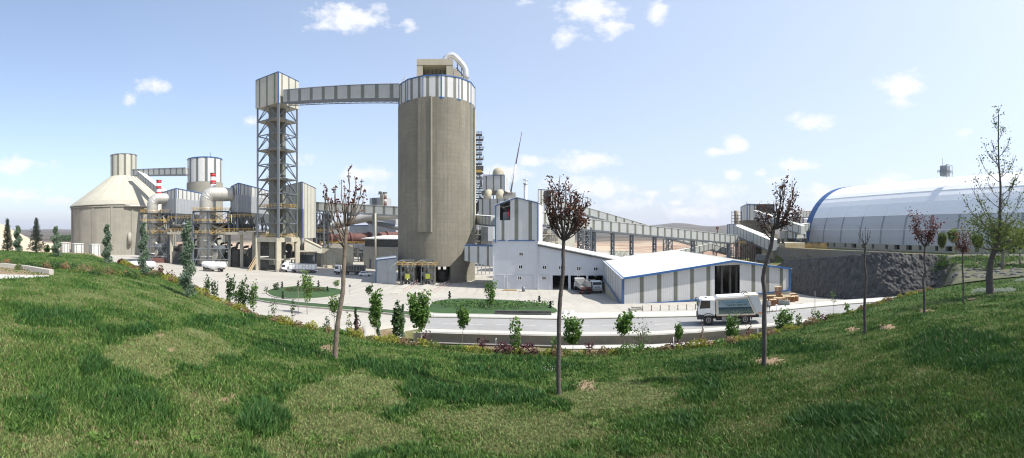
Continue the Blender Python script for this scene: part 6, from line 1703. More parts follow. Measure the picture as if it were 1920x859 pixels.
# ------------------------------------------------------------------ right-hand plant
def right_plant():
    d = 215
    t = thing('crusher_house', 'striped clad house on a concrete drum in the right-hand plant', 'industrial building', (*XY(1415, d), YZ))
    A, B, C_ = XY(1389, 222), XY(1401.5, 214), XY(1452, 222); D_ = (A[0] + C_[0] - B[0], A[1] + C_[1] - B[1])
    clad_building(t, [A, B, C_, D_], Zp(413, d), [Zp(388.5, 222), Zp(382.5, 214), Zp(385, 222), Zp(387, 225)], pitch=2.8, sw=.6, tw=.25, bottom=True)
    mb = MB(); x, y = XY(1420, 226); mb.lathe((x, y), [(9.6, YZ), (9.6, Zp(413, 218))], 48); mb.build('drum', M['silo'], t)
    mb = MB(); mb.box(P(1435, 391, 213), (9, 3, 4.2), -azp(1435)); mb.build('machine_opening', M['machine'], t)
    mb = MB(); mb.tube([P(1400, 382, 216), P(1400, 379, 216)], .12); mb.tube([P(1424, 383, 216), P(1424, 380, 216)], .12); mb.build('mast', M['steeldk'], t)
    t = thing('conveyor_bridge', 'bright roofed conveyor sloping down right from the crusher house behind the third tree', 'conveyor', P(1440, 405, 205))
    gallery(t, P(1417, 402, 206), P(1506, 431, 190), 3.4, 3.6, pitch=3.0, sw=.5)
    t = thing('conveyor_bridge', 'bright roofed conveyor sloping down right to the concrete hopper block', 'conveyor', P(1410, 440, 195))
    gallery(t, P(1381, 430, 200), P(1452, 460, 172), 4, 4.2, pitch=3.0, sw=.5)
    t = thing('transfer_house', 'narrow blue-edged clad house at the top of the lower sloping conveyor', 'industrial building', (*XY(1374, 200), YZ))
    A, B = XY(1364, 200), XY(1380, 197); f = [A, B, (B[0] + 4, B[1] + 6), (A[0] + 4, A[1] + 6)]
    clad_building(t, f, Zp(449, 198), Zp(421, 198), pitch=2.2, sw=.4, tw=.25, bottom=True)
    mb = MB()
    for p in f: mb.beam((*p, YZ), (*p, Zp(449, 198)), .5)
    for k in range(4): mb.beam((*f[0], YZ + k * 2.5), (*f[1], YZ + k * 2.5 + 2.5), .2); mb.beam((*f[1], YZ + k * 2.5), (*f[0], YZ + k * 2.5 + 2.5), .2)
    mb.build('leg', M['steel'], t)
    t = thing('vent_stack', 'pale vessel with ladder cage beside the crusher house', 'vessel', (*XY(1381, 210), YZ))
    mb = MB(); x, y = XY(1381, 208); mb.tube([(x, y, Zp(440, 208)), (x, y, Zp(395, 208))], 1.3, 14); mb.build('vessel', M['silolight'], t)
    mb = MB()
    for a in (-1.7, 1.7):
        for b in (-1.7, 1.7): mb.beam((x + a, y + b, YZ), (x + a, y + b, Zp(396, 208)), .2)
    for k in range(8): z = Zp(440 - k * 6, 208); mb.beam((x - 1.7, y - 1.7, z), (x + 1.7, y - 1.7, z), .2); mb.beam((x - 1.7, y - 1.7, z), (x - 1.7, y + 1.7, z), .2)
    mb.build('frame', M['rust'], t)
    t = thing('hopper_block', 'broad concrete hopper block with dark recess below the right-hand conveyors', 'concrete structure', (*XY(1420, 185), YZ))
    block(t, 'wall', 1405, 186, 1418, 183, 10, 449, mat='silo'); block(t, 'wall', 1428, 182, 1472, 172, 12, 455, mat='silolight')
    block(t, 'upper_wall', 1418, 184, 1430, 181, 9, 440, ybot=452, mat='silo')
    mb = MB()
    for k in range(10): p = P(1376 + k * 4.3, 462 + (k * 7) % 14, 182); mb.beam((p.x, p.y, YZ), (p.x, p.y, p.z + 2), .25); mb.beam(p, p + Vector((2.5, 0, 2.5 - (k % 3) * 2)), .2)
    mb.build('scaffold', M['rust'], t)
    mb = MB(); railing(mb, [P(1386, 458, 181), P(1398, 458, 181)], 1.2, False, .15, 1.2); mb.build('railing', M['yellow'], t)
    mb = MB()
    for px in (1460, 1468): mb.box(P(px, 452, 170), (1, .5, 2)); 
    mb.build('recess', M['dark'], t)  # solid near-black boxes paint the shade of the recess
    t = thing('portal_loader', 'dark steel cross beam machine on the ground behind the striped warehouse', 'machine', (*XY(1427, 140), YZ))
    mb = MB(); a, b = P(1419, 483, 140), P(1440, 483, 138); mb.beam(a, b, 1.5, 1.8); mb.beam((a.x, a.y, YZ), a, .8); mb.beam((b.x, b.y, YZ), b, .8); mb.build('frame', M['steeldk'], t)
    t = thing('clad_annex', 'cluster of low striped clad boxes against the left foot of the arched hall', 'industrial building', (*XY(1490, 200), 2))
    block(t, 'wall', 1462, 198, 1471, 195, 8, 433, ybot=462, mat='clad_dusty')
    q, z0, zt, n = block(t, 'wall', 1471, 196, 1492, 192, 8, 434, ybot=447, mat='clad'); block(t, 'lower_wall', 1472, 196, 1514, 196, 6, 447, ybot=459, mat='machine')
    mb = MB(); clad_walls(mb, [(q[0].x - q[0].x * .001, q[0].y * .999), (q[1].x * .999, q[1].y * .999)], z0, zt, 3.4, .8, skip=(1,)); mb.build('front_wall', [M['clad'], M['strip']], t)
    mb = MB(); mb.beam((q[1].x, q[1].y, z0 - 3), (q[1].x, q[1].y, zt), .35); mb.beam((q[0].x, q[0].y, zt), (q[1].x, q[1].y, zt), .3); mb.build('trim', M['blue'], t)
    t = thing('conveyor_bridge', 'short conveyor falling from the annex to the foot of the blue arch', 'conveyor', P(1500, 445, 198))
    gallery(t, P(1484, 439, 194), P(1508, 448, 199), 3, 3.6, pitch=3, sw=.6)
    t = thing('conveyor_bridge', 'short conveyor rising right behind the third tree to the blue arch', 'conveyor', P(1505, 428, 205))
    gallery(t, P(1492, 430, 202), P(1514, 425, 211), 3, 3.4, pitch=3, sw=.6)
    t = thing('conveyor_bridge', 'high level conveyor entering the arched hall near the top of the blue arch', 'conveyor', P(1515, 401, 220))
    gallery(t, P(1493, 402.5, 214), P(1536, 399, 236), 3, 2.9, pitch=3, sw=.5)
    for px in (1502, 1495.5): trestle(t, XY(px, 217), (1, .6), 2.2, 2, Zp(408, 217), leg=.4, name='support_column')
    mb = MB()
    for k in range(4): mb.tube([P(1490 + k * 2, 416, 210), P(1490 + k * 2, 409, 210)], .6, 8)
    mb.build('motor', M['steeldk'], t)
    t = thing('yellow_mast', 'distant small red and yellow derrick on the plain left of the right-hand plant', 'mast', (*XY(1345, 320), YZ))
    mb = MB(); x, y = XY(1345, 320); mb.beam((x, y, YZ), (x, y, Zp(425, 320)), .5); mb.box((x, y, Zp(428, 320)), (1.6, 1.6, 1.6)); mb.build('frame', M['rust'], t)
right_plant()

# ------------------------------------------------------------------ arched hall
def arched_hall():
    t = thing('arched_hall', 'huge white barrel-vaulted storage hall with blue end arch on the right', 'storage hall', (165, 110, 2.9))
    a0, b0 = Vector((136, 164, 0)), Vector((129, 20, 0)); ax = (b0 - a0).normalized(); sp = Vector((-ax.y, ax.x, 0)); sp = sp if sp.x > 0 else -sp
    Rr = 30.; zb = 2.9 + 2.3; n = 30; Lh = (b0 - a0).length + 30
    def pt(s, th, r=Rr):
        c = a0 + ax * s + sp * Rr; return Vector((c.x - sp.x * math.cos(th) * r, c.y - sp.y * math.cos(th) * r, zb + math.sin(th) * r * .97))
    k = 14; bayL = Lh / k
    lo = MB(); up = MB(); ribs = MB(); seam = MB()
    split = math.radians(24)
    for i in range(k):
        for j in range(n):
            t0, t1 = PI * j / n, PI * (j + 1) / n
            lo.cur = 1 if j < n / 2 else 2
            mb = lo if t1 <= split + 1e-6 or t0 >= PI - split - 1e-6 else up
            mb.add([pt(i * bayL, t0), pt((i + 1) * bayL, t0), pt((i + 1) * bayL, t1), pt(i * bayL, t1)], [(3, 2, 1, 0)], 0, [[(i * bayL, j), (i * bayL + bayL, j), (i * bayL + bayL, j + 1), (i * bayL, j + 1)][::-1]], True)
    for i in range(0, k + 1):
        s = i * bayL
        for j in range(n):
            t0, t1 = PI * j / n, PI * (j + 1) / n
            ribs.cur = i
            if t1 <= split + 1e-6 and i:
                ribs.quad(pt(s - .45, t0, Rr + .06), pt(s + .45, t0, Rr + .06), pt(s + .45, t1, Rr + .06), pt(s - .45, t1, Rr + .06))
            elif i and t0 < PI * .7: seam.beam(pt(s, t0, Rr + .02), pt(s, t1, Rr + .02), .1, .08)
    for th in (math.radians(12), split, math.radians(48)): seam.beam(pt(0, th, Rr + .05), pt(Lh, th, Rr + .05), .12, .12)
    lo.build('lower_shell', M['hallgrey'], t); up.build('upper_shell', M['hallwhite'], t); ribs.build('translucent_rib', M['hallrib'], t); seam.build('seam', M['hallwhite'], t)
    bl = MB()
    for j in range(n):
        t0, t1 = PI * j / n, PI * (j + 1) / n
        bl.hexa([pt(-2.6, t0, Rr - .9), pt(1.4, t0, Rr - .9), pt(1.4, t0, Rr + .3), pt(-2.6, t0, Rr + .3), pt(-2.6, t1, Rr - .9), pt(1.4, t1, Rr - .9), pt(1.4, t1, Rr + .3), pt(-2.6, t1, Rr + .3)])
    bl.build('end_arch', M['blue'], t)
    en = MB(); en.poly([pt(0, PI * j / n, Rr - .7) for j in range(n + 1)]); en.poly([pt(Lh, PI * j / n, Rr - .7) for j in range(n + 1)][::-1]); en.build('end_wall', M['hallgrey'], t)
    # foundation: plinth blocks, and a near-black strip painting the shade in their gaps
    fd = MB(); a = pt(0, 0); 
    for s in np.arange(0, Lh, bayL / 2):
        p = a0 + ax * s + sp * .6; fd.box((p.x, p.y, 3.9), (2.0, 3.2 if int(s / bayL * 2) % 4 else 6, 2.9), 0)
    p, q = a0 + sp * -.9, a0 + ax * Lh + sp * -.9; fd.beam((p.x, p.y, 3.0), (q.x, q.y, 3.0), .5, .9); fd.build('plinth', M['silolight'], t)
    dk = MB(); p, q = a0 + sp * 2.2, a0 + ax * Lh + sp * 2.2; dk.beam((p.x, p.y, 4.0), (q.x, q.y, 4.0), .3, 2.9); dk.build('painted_gap_shade', M['dark'], t)
    pn = MB()
    for s in (Lh * .46, Lh * .6): 
        pn.quad(pt(s, math.radians(3), Rr + .08), pt(s + 1.6, math.radians(3), Rr + .08), pt(s + 1.6, math.radians(11), Rr + .08), pt(s, math.radians(11), Rr + .08))
    pn.build('vent_panel', M['hallrib'], t)
    t2 = thing('roof_plant', 'small grey equipment box with railings on top of the arched hall', 'rooftop equipment', tuple(P(1772, 332, 172)))
    c = P(1772, 321, 172); mb = MB(); mb.box(c, (3.0, 3, 4.2)); mb.build('box', M['greyclad'], t2)
    mb = MB(); railing(mb, [c + Vector((x, y, -1)) for x, y in ((-2.4, -2), (2.4, -2), (2.4, 2), (-2.4, 2))], 1.2, True, .1, 1.2)
    for x in (-2.2, 2.2): mb.beam(c + Vector((x, -2, -3)), c + Vector((x, -2, 2.5)), .15)
    mb.beam(c + Vector((-2, 0, 2)), c + Vector((-2, 0, 5)), .1); mb.beam(c + Vector((-2.2, -2, 2.3)), c + Vector((2.2, -2, 2.3)), .15); mb.build('railing', M['steel'], t2)
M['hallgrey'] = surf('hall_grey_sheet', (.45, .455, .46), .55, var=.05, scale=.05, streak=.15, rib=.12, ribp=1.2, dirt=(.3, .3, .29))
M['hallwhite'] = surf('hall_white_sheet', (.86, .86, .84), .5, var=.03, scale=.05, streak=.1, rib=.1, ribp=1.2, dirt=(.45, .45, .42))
M['hallrib'] = surf('hall_dark_strip', (.24, .25, .26), .5, var=.1)
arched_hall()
def retaining():
    t = thing('concrete_wall', 'long grey concrete retaining wall behind the dark quarried face', 'retaining wall', (*XY(1560, 160), 0))
    pts = [(1452, 175, 463, 490), (1480, 168, 464, 490), (1520, 160, 467, 489), (1600, 144, 470, 486), (1690, 128, 474, 482)]
    mb = MB()
    for (a, da, ta, ba), (b, db, tb, bb) in zip(pts[:-1], pts[1:]):
        A, B = Vector((*XY(a, da), 0)), Vector((*XY(b, db), 0)); n = Vector((A.y - B.y, B.x - A.x, 0)).normalized() * .5
        mb.hexa([(*(A - n).xy, -3.6), (*(B - n).xy, -3.6), (*(B + n).xy, -3.6), (*(A + n).xy, -3.6), (*(A - n).xy, Zp(ta, da)), (*(B - n).xy, Zp(tb, db)), (*(B + n).xy, Zp(tb, db)), (*(A + n).xy, Zp(ta, da))])
    mb.build('wall', M['rockwall'], t)
    mb = MB(); rnd = random.Random(5)
    for k in range(40):
        px = 1472 + k * 2.0; dd = 165 - k * .4; p = P(px, 461, dd); mb.beam((p.x, p.y, p.z - 1), (p.x, p.y, p.z + .9), .1)
    a, b = P(1472, 459.5, 165), P(1552, 462, 149); mb.beam(a, b, .1); mb.build('railing', M['yellow'], t)
retaining()
# cabins at the far left
for i, (px, w, py, lab) in enumerate(((121.5, 17, 475, 'small white striped cabin, left of three beside the dome silo'), (146, 22, 478, 'small white striped cabin, middle of three beside the dome silo'), (178, 20, 482, 'small white striped cabin, right of three beside the dome silo'))):
    d = 112 - i * 4; zb = Hxy(*XY(px, d)) - .2; x, y = XY(px, d); u, v = frame_at(px, d); hw = w * d / F / 2
    t = thing('cabin', lab, 'cabin', (x, y, zb), group='white cabins by the dome silo')
    f = rect((x, y, 0), u * hw * .8 + v * .5, v * hw * .8 - u * .3)
    zt = Zp((456.5, 458, 459)[i], d)
    clad_building(t, f, zb, zt, mats=('clad', 'strip'), pitch=1.1, sw=.18, trim='steel', tw=.08, over=.1)
# ================================================================== vehicles
def wheel(t, c, r, w, axis, rimr=.55, name='wheel'):
    """wheel (tyre mesh) with a rim sub-part; axis is the axle direction, local coordinates"""
    c = Vector(c); a = Vector(axis).normalized(); mb = MB()
    mb.tube([c - a * w / 2, c - a * w * .42, c + a * w * .42, c + a * w / 2], [r * .9, r, r, r * .9], 24)
    o = mb.build(name, M['tyre'], t, local=True)
    mb = MB(); out = (-1 if c.y < 0 else 1,)
    for s in out:
        f = c + a * s * w * .5; mb.tube([f - a * s * .02, f + a * s * .025], [r * rimr, r * rimr * .92], 18); mb.tube([f, f + a * s * .07], [r * .22, r * .18], 10)
    WL[o.name] = Vector((0, 0, 0)); mb.build('rim', M['rim'], o, local=True)
    mb = MB()
    for s in out:
        f = c + a * s * (w * .5 + .03); mb.tube([f, f + a * s * .02], [r * .34, r * .30], 14)
    mb.build('hub_cap', M['tyre'], o, local=True)
def loft(mb, secs, mi=0, sm=False, close=True):
    """secs: list of (x, [(y,z)...]) cross sections"""
    n = len(secs[0][1]); vs = [(x, y, z) for x, pr in secs for y, z in pr]; fs = []
    for i in range(len(secs) - 1):
        for j in range(n):
            j2 = (j + 1) % n; fs.append((i * n + j, (i + 1) * n + j, (i + 1) * n + j2, i * n + j2))
    if close: fs.append(tuple(range(n))); fs.append(tuple(range((len(secs) - 1) * n, len(secs) * n))[::-1])
    mb.add(vs, fs, mi, None, sm)
def rr(hw, z0, z1, b=.12, bt=None):
    bt = bt or b
    return [(-hw + b, z0), (hw - b, z0), (hw, z0 + b), (hw, z1 - bt), (hw - bt, z1), (-hw + bt, z1), (-hw, z1 - bt), (-hw, z0 + b)]
def cab(t, x0, L, W, z0, z1, mat='whitepaint', lower='chassis', deflector=False):
    """forward-control lorry cab; front at x0, +x is forward"""
    hw = W / 2; mb = MB(); zb = z0 + (z1 - z0) * .46
    loft(mb, [(x0 - L, rr(hw, z0, z1 - .04)), (x0 - .45, rr(hw, z0, z1)), (x0 - .22, rr(hw - .03, z0, z1 - .12, .12, .25)), (x0 - .06, rr(hw - .06, z0, zb + .15)), (x0, rr(hw - .10, z0 + .05, zb))])
    if deflector: loft(mb, [(x0 - L, rr(hw - .15, z1 - .05, z1 + .75)), (x0 - L * .55, rr(hw - .2, z1 - .05, z1 + .6)), (x0 - .5, rr(hw - .35, z1 - .06, z1 + .05, .03))])
    mb.build('cab', M[mat], t, local=True)
    mb = MB(); q = [(x0 - .045, -hw + .16, zb + .18), (x0 - .045, hw - .16, zb + .18), (x0 - .215, hw - .2, z1 - .26), (x0 - .215, -hw + .2, z1 - .26)]
    mb.hexa([Vector(p) - Vector((.03, 0, 0)) for p in q] + [Vector(p) + Vector((.025, 0, 0)) for p in q]); mb.build('windscreen', M['glass'], t, local=True)
    for s in (-1, 1):
        mb = MB(); y = s * (hw + .006)
        q = [(x0 - L * .72, zb + .02), (x0 - .2, zb - .04), (x0 - .34, z1 - .2), (x0 - L * .72, z1 - .2)]
        mb.hexa([(a, y - .012, b) for a, b in q] + [(a, y + .012, b) for a, b in q]); mb.build('side_window', M['glass'], t, local=True)
        mb = MB(); mb.box((x0 + .12, s * (hw + .2), z1 - .45), (.12, .22, .5)); mb.beam((x0 - .1, s * (hw - .05), z1 - .2), (x0 + .12, s * (hw + .2), z1 - .2), .05); mb.build('mirror', M['chassis'], t, local=True)
        mb = MB(); mb.box((x0 + .02, s * (hw - .38), z0 + .05), (.08, .4, .2)); mb.build('headlight', M['lamp'], t, local=True)
    mb = MB(); mb.box((x0 - .28, 0, z0 - .08), (.72, W + .02, .55)); mb.build('bumper', M[lower], t, local=True)
    mb = MB(); mb.box((x0 - .0, 0, z0 + .42), (.05, W * .62, .32)); mb.box((x0 - .0, 0, z0 + .75), (.05, W * .5, .1)); mb.build('grille', M[lower], t, local=True)

def text_part(body, size, loc, rot, parent, mat):
    cu = bpy.data.curves.new('lettering', 'FONT'); cu.body = body; cu.size = size; cu.extrude = .008; cu.align_x = 'CENTER'; cu.align_y = 'CENTER'; cu.offset = .006
    o = bpy.data.objects.new('lettering', cu); COL.objects.link(o)
    dg = bpy.context.evaluated_depsgraph_get(); me = bpy.data.meshes.new_from_object(o.evaluated_get(dg)); bpy.data.objects.remove(o)
    o = bpy.data.objects.new('lettering', me); COL.objects.link(o); me.materials.clear(); me.materials.append(M[mat])
    o.parent = parent; o.location = loc; o.rotation_euler = rot; return o

def refuse_truck():
    # nose to the left: local +x forward
    ga, gb = G(1330, 602.5), G(1409, 601); gm = (ga + gb) / 2
    c = Vector((*XY(1367, 50.6), 0)); t = thing('refuse_truck', 'white refuse collection truck with picture panel on its flank on the road', 'refuse truck', (c.x, c.y, .04), rotz=math.radians(180 - 21.5))
    WL[t.name] = Vector((0, 0, 0))
    f = MB(); f.box((-.2, .42, .78), (7.4, .14, .28)); f.box((-.2, -.42, .78), (7.4, .14, .28)); f.box((1.0, 0, .72), (1.2, 1.6, .5)); f.box((-.2, .9, .62), (1.1, .5, .5)); f.build('chassis', M['chassis'], t, local=True)
    f = MB(); f.box((-.2, -1.0, .66), (1.2, .36, .46)); f.tube([(-1.7, -1.05, .62), (.2, -1.05, .62)], .07); f.tube([(-1.7, -1.05, .9), (.2, -1.05, .9)], .05); f.tube([(-1.7, 1.05, .62), (.2, 1.05, .62)], .07)
    f.tube([(-.3, 1.02, .8), (.4, 1.02, .8)], .3, 14); f.box((.75, 1.08, .75), (.5, .35, .5)); f.build('side_guard', M['rim'], t, local=True)
    cab(t, 3.75, 1.95, 2.35, 1.05, 3.05)
    # wheels and arches
    for x, w in ((2.55, .34), (-1.75, .34)):
        for s in (-1, 1):
            wheel(t, (x, s * 1.02, .6), .6, w, (0, 1, 0))
            if x < 0: wheel(t, (x, s * .68, .6), .59, .28, (0, 1, 0), name='wheel')
            mb = MB(); pts = arc_pts(Vector((x, s * 1.04, .6)), .78, -.1, PI + .1, 10, Vector((1, 0, 0)))
            for a, b in zip(pts[:-1], pts[1:]): mb.beam(a, b, .42, .06, up=(0, 0, 1))
            mb.build('mudguard', M['chassis'], t, local=True)
    # body: flat side panels, sloping rear division
    hw = 1.2; b = MB()
    pr = lambda x0, x1, x2, x3, z0, z1: [(x0, z0), (x1, z0), (x2, z1), (x3, z1)]
    def slab(m, pts, h=hw, mi=0): m.hexa([(x, -h, z) for x, z in pts] + [(x, h, z) for x, z in pts], mi)
    slab(b, [(1.62, 1.12), (-3.0, 1.12), (-2.05, 3.15), (1.66, 3.02)], hw - .03)
    slab(b, [(1.66, 3.0), (-2.05, 3.13), (-2.0, 3.36), (1.5, 3.24)], hw - .28); b.build('body', M['whitepaint'], t, local=True)
    fr = MB()
    for s in (-1, 1):
        y = s * hw
        for (x0, z0, x1, z1, w) in ((1.56, 1.1, 1.6, 3.05, .16), (1.6, 3.02, -2.02, 3.15, .16), (-2.02, 3.15, -2.98, 1.15, .14), (1.56, 1.17, -2.98, 1.17, .16)):
            fr.beam((x0, y, z0), (x1, y, z1), .07, w, up=(0, 1, 0)) if False else fr.beam((x0, y, z0), (x1, y, z1), .1, w)
    fr.build('body_frame', M['cream'], t, local=True)
    rs = MB()
    for s in (-1, 1): rs.beam((1.6, s * (hw + .01), 1.02), (-2.98, s * (hw + .01), 1.02), .06, .12)
    rs.build('red_stripe', M['rust'], t, local=True)
    for s in (1, -1):
        y = s * (hw + .02); sg = MB()
        q = [(1.36, 1.3), (-2.78, 1.3), (-2.42, 2.06), (1.38, 2.06)]; sg.hexa([(x, y - .015, z) for x, z in q] + [(x, y + .015, z) for x, z in q]); o = sg.build('picture_panel', M['panelpic'], t, local=True)
        sg = MB(); q = [(1.38, 2.07), (-2.41, 2.07), (-2.0, 2.98), (1.42, 2.86)]; sg.hexa([(x, y - .015, z) for x, z in q] + [(x, y + .015, z) for x, z in q]); p = sg.build('sky_panel', M['signblue'], t, local=True)
        for body, z, m in (('Çevre ve Temizlik İşleri', 2.62, 'lettblue'), ('Temiz bir dünya için', 2.32, 'lettdark')):
            text_part(body, .30, (-.7, s * (hw + .05), z), (PI / 2, math.radians(1.5) * -s, 0 if s < 0 else PI), p, m)
    # tailgate hopper
    tg = MB(); slab(tg, [(-3.05, 1.15), (-3.9, .75), (-4.35, 1.55), (-3.25, 3.3), (-2.1, 3.38), (-2.1, 3.1)][0:0] or [(-3.05, 1.18), (-4.2, 1.0), (-3.3, 3.25), (-2.1, 3.3)], hw - .05)
    slab(tg, [(-3.3, 1.19), (-3.5, .72), (-4.1, .78), (-4.25, 1.2)], hw - .1); tg.build('tailgate', M['tailw'], t, local=True)
    tp = MB(); slab(tp, [(-1.9, 3.1), (-3.3, 3.2), (-3.35, 3.42), (-1.8, 3.4)], hw - .12); tp.build('tailgate_top', M['cream'], t, local=True)
    ln = MB()
    for s in (-1, 1): ln.beam((-3.02, s * (hw - .01), 1.18), (-2.06, s * (hw - .01), 3.22), .06, .08); ln.tube(arc_pts(Vector((-1.9, s * .5, 3.3)), .35, 0, PI, 6, Vector((1, 0, 0))), .04, 6)
    ln.build('hydraulic_hose', M['chassis'], t, local=True)
    yl = MB(); yl.box((-3.7, hw - .02, 1.28), (.8, .08, .12)); yl.box((-3.7, -hw + .02, 1.28), (.8, .08, .12)); yl.box((-4.28, .6, 1.3), (.06, .3, .3)); yl.build('tail_light', M['orange'], t, local=True)
    rl = MB(); rl.box((2.9, 0, 3.0), (.5, .9, .08)); rl.build('roof_hatch', M['chassis'], t, local=True)
M['cream'] = surf('cream_paint', (.66, .60, .48), .5, var=.08, streak=.5, dirt=(.35, .22, .12))
M['tailw'] = surf('tailgate_paint', (.55, .58, .60), .45, var=.06, streak=.2)
M['lettblue'] = surf('letter_blue', (.06, .22, .32), .5, var=.03)
M['lettdark'] = surf('letter_dark', (.05, .07, .09), .5, var=.03)
M['panelpic'] = surf('landscape_print', (.012, .035, .045), .4, var=.5, scale=1.2, fine=0)
def pic():
    m = M['panelpic']; nt = m.node_tree; b = nt.nodes['Principled BSDF']
    tcn = nt.nodes.new('ShaderNodeTexCoord'); sp_ = nt.nodes.new('ShaderNodeSeparateXYZ'); nt.links.new(tcn.outputs['Object'], sp_.inputs[0])
    nn_ = noise_(nt, scalev(nt, tcn.outputs['Object'], (4, 4, 9)), 2.2, 5, .7)
    town = math_(nt, 'MULTIPLY', ramp_(nt, nn_, .5, .62), ramp_(nt, sp_.outputs[2], 1.95, 1.45), clamp=True)
    c = mixc(nt, ramp_(nt, sp_.outputs[2], 1.35, 2.0), (.03, .07, .04), (.01, .04, .07)); c = mixc(nt, town, c, (.42, .48, .50)); nt.links.new(c, b.inputs['Base Color'])
pic()
refuse_truck()

def artic(px, d, rot, lab, labt, trailer='whitepaint', Lt=9.5, dark=False, name='lorry'):
    x, y = XY(px, d); g = Hxy(x, y)
    t = thing(name, lab, 'lorry', (x, y, g + .03), rotz=rot); WL[t.name] = Vector((0, 0, 0))
    cab(t, Lt / 2 + 2.5, 2.0, 2.4, .95, 2.9, deflector=not dark)
    f = MB(); f.box((.6, .4, .85), (Lt + 2.4, .15, .3)); f.box((.6, -.4, .85), (Lt + 2.4, .15, .3)); f.box((Lt / 2 - .6, 0, .75), (1.8, 2.1, .55)); f.build('chassis', M['chassis' if dark else 'whitepaint'], t, local=True)
    for xx in (Lt / 2 + 1.4, Lt / 2 - 1.7) + (-Lt / 2 + 2.9, -Lt / 2 + 1.7, -Lt / 2 + .55):
        for s in (-1, 1): wheel(t, (xx, s * 1.02, .5), .5, .36, (0, 1, 0))
    b = MB(); x0, x1 = -Lt / 2, Lt / 2 - .4; h0, h1 = 1.25, 2.95
    for s in (-1, 1): b.box(((x0 + x1) / 2, s * 1.2, (h0 + h1) / 2), (x1 - x0, .08, h1 - h0))
    b.box((x0, 0, (h0 + h1) / 2), (.08, 2.4, h1 - h0)); b.box((x1, 0, (h0 + h1) / 2 + .1), (.08, 2.4, h1 - h0 + .2)); b.box(((x0 + x1) / 2, 0, h0), (x1 - x0, 2.4, .1))
    b.build('trailer_body', M[trailer], t, local=True)
    r = MB(); n = 8
    for k in range(n + 1):
        xx = x0 + (x1 - x0) * k / n
        for s in (-1, 1): r.box((xx, s * 1.25, (h0 + h1) / 2), (.1, .06, h1 - h0 + .04))
    for s in (-1, 1): r.box(((x0 + x1) / 2, s * 1.25, h1), (x1 - x0, .1, .1)); r.box(((x0 + x1) / 2, s * 1.25, h0), (x1 - x0, .1, .12))
    r.build('trailer_rib', M['tipper' if not dark else 'conc'], t, local=True)
    if dark:
        c = MB(); c.box(((x0 + x1) / 2, 0, h1 + .03), (x1 - x0, 2.3, .1)); c.build('tarpaulin', M['machine'], t, local=True)
    return t
artic(567, 146, math.radians(180 + 12), 'white tractor lorry with long white open-topped trailer before the lift tower', '')
artic(663, 140, math.radians(180 + 14), 'lorry with dark ribbed tipper trailer in the shade left of the tall silo', '', trailer='machine', Lt=7.6, dark=True)

def tanker(px, d, rot, lab):
    x, y = XY(px, d); g = Hxy(x, y); t = thing('tank_trailer', lab, 'tank trailer', (x, y, g + .03), rotz=rot); WL[t.name] = Vector((0, 0, 0))
    b = MB(); L = 9.4
    def ell(r, zc, n=16, low=0): return [(math.cos(2 * PI * k / n) * r, zc + math.sin(2 * PI * k / n) * r - (low if math.sin(2 * PI * k / n) < -.2 else 0)) for k in range(n)]
    loft(b, [(-L / 2, ell(.5, 2.55)), (-L / 2 + .3, ell(1.0, 2.4)), (-L / 4, ell(1.2, 2.35, low=.0)), (-.6, ell(1.22, 2.3, low=.55)), (.6, ell(1.22, 2.3, low=.55)), (L / 4, ell(1.2, 2.35)), (L / 2 - .3, ell(1.0, 2.4)), (L / 2, ell(.5, 2.55))], sm=True)
    b.build('tank', M['whitepaint'], t, local=True)
    f = MB(); f.box((0, .5, .95), (L * .8, .15, .25)); f.box((0, -.5, .95), (L * .8, .15, .25)); 
    for xx in (-L / 4, L / 4, -L / 2 + .8, L / 2 - .8): f.box((xx, 0, 1.3), (.15, 1.6, .8))
    f.build('chassis', M['chassis'], t, local=True)
    for xx in (-3.3, -2.1, -.9, 2.6):
        for s in (-1, 1): wheel(t, (xx, s * 1.0, .5), .5, .36, (0, 1, 0))
    l = MB(); railing(l, [(-3, -.4, 3.5), (3, -.4, 3.5)], .5, False, .04, 1.2)
    for k in range(4): l.tube([(-2.7 + k * 1.8, 0, 3.45), (-2.7 + k * 1.8, 0, 3.7)], .28, 10)
    l.build('walkway', M['steel'], t, local=True)
tanker(401, 150, math.radians(12), 'white bulk tank trailer parked under the right duct tower')
tanker(268, 152, math.radians(30), 'white bulk tank trailer half hidden by the hill under the left duct tower')

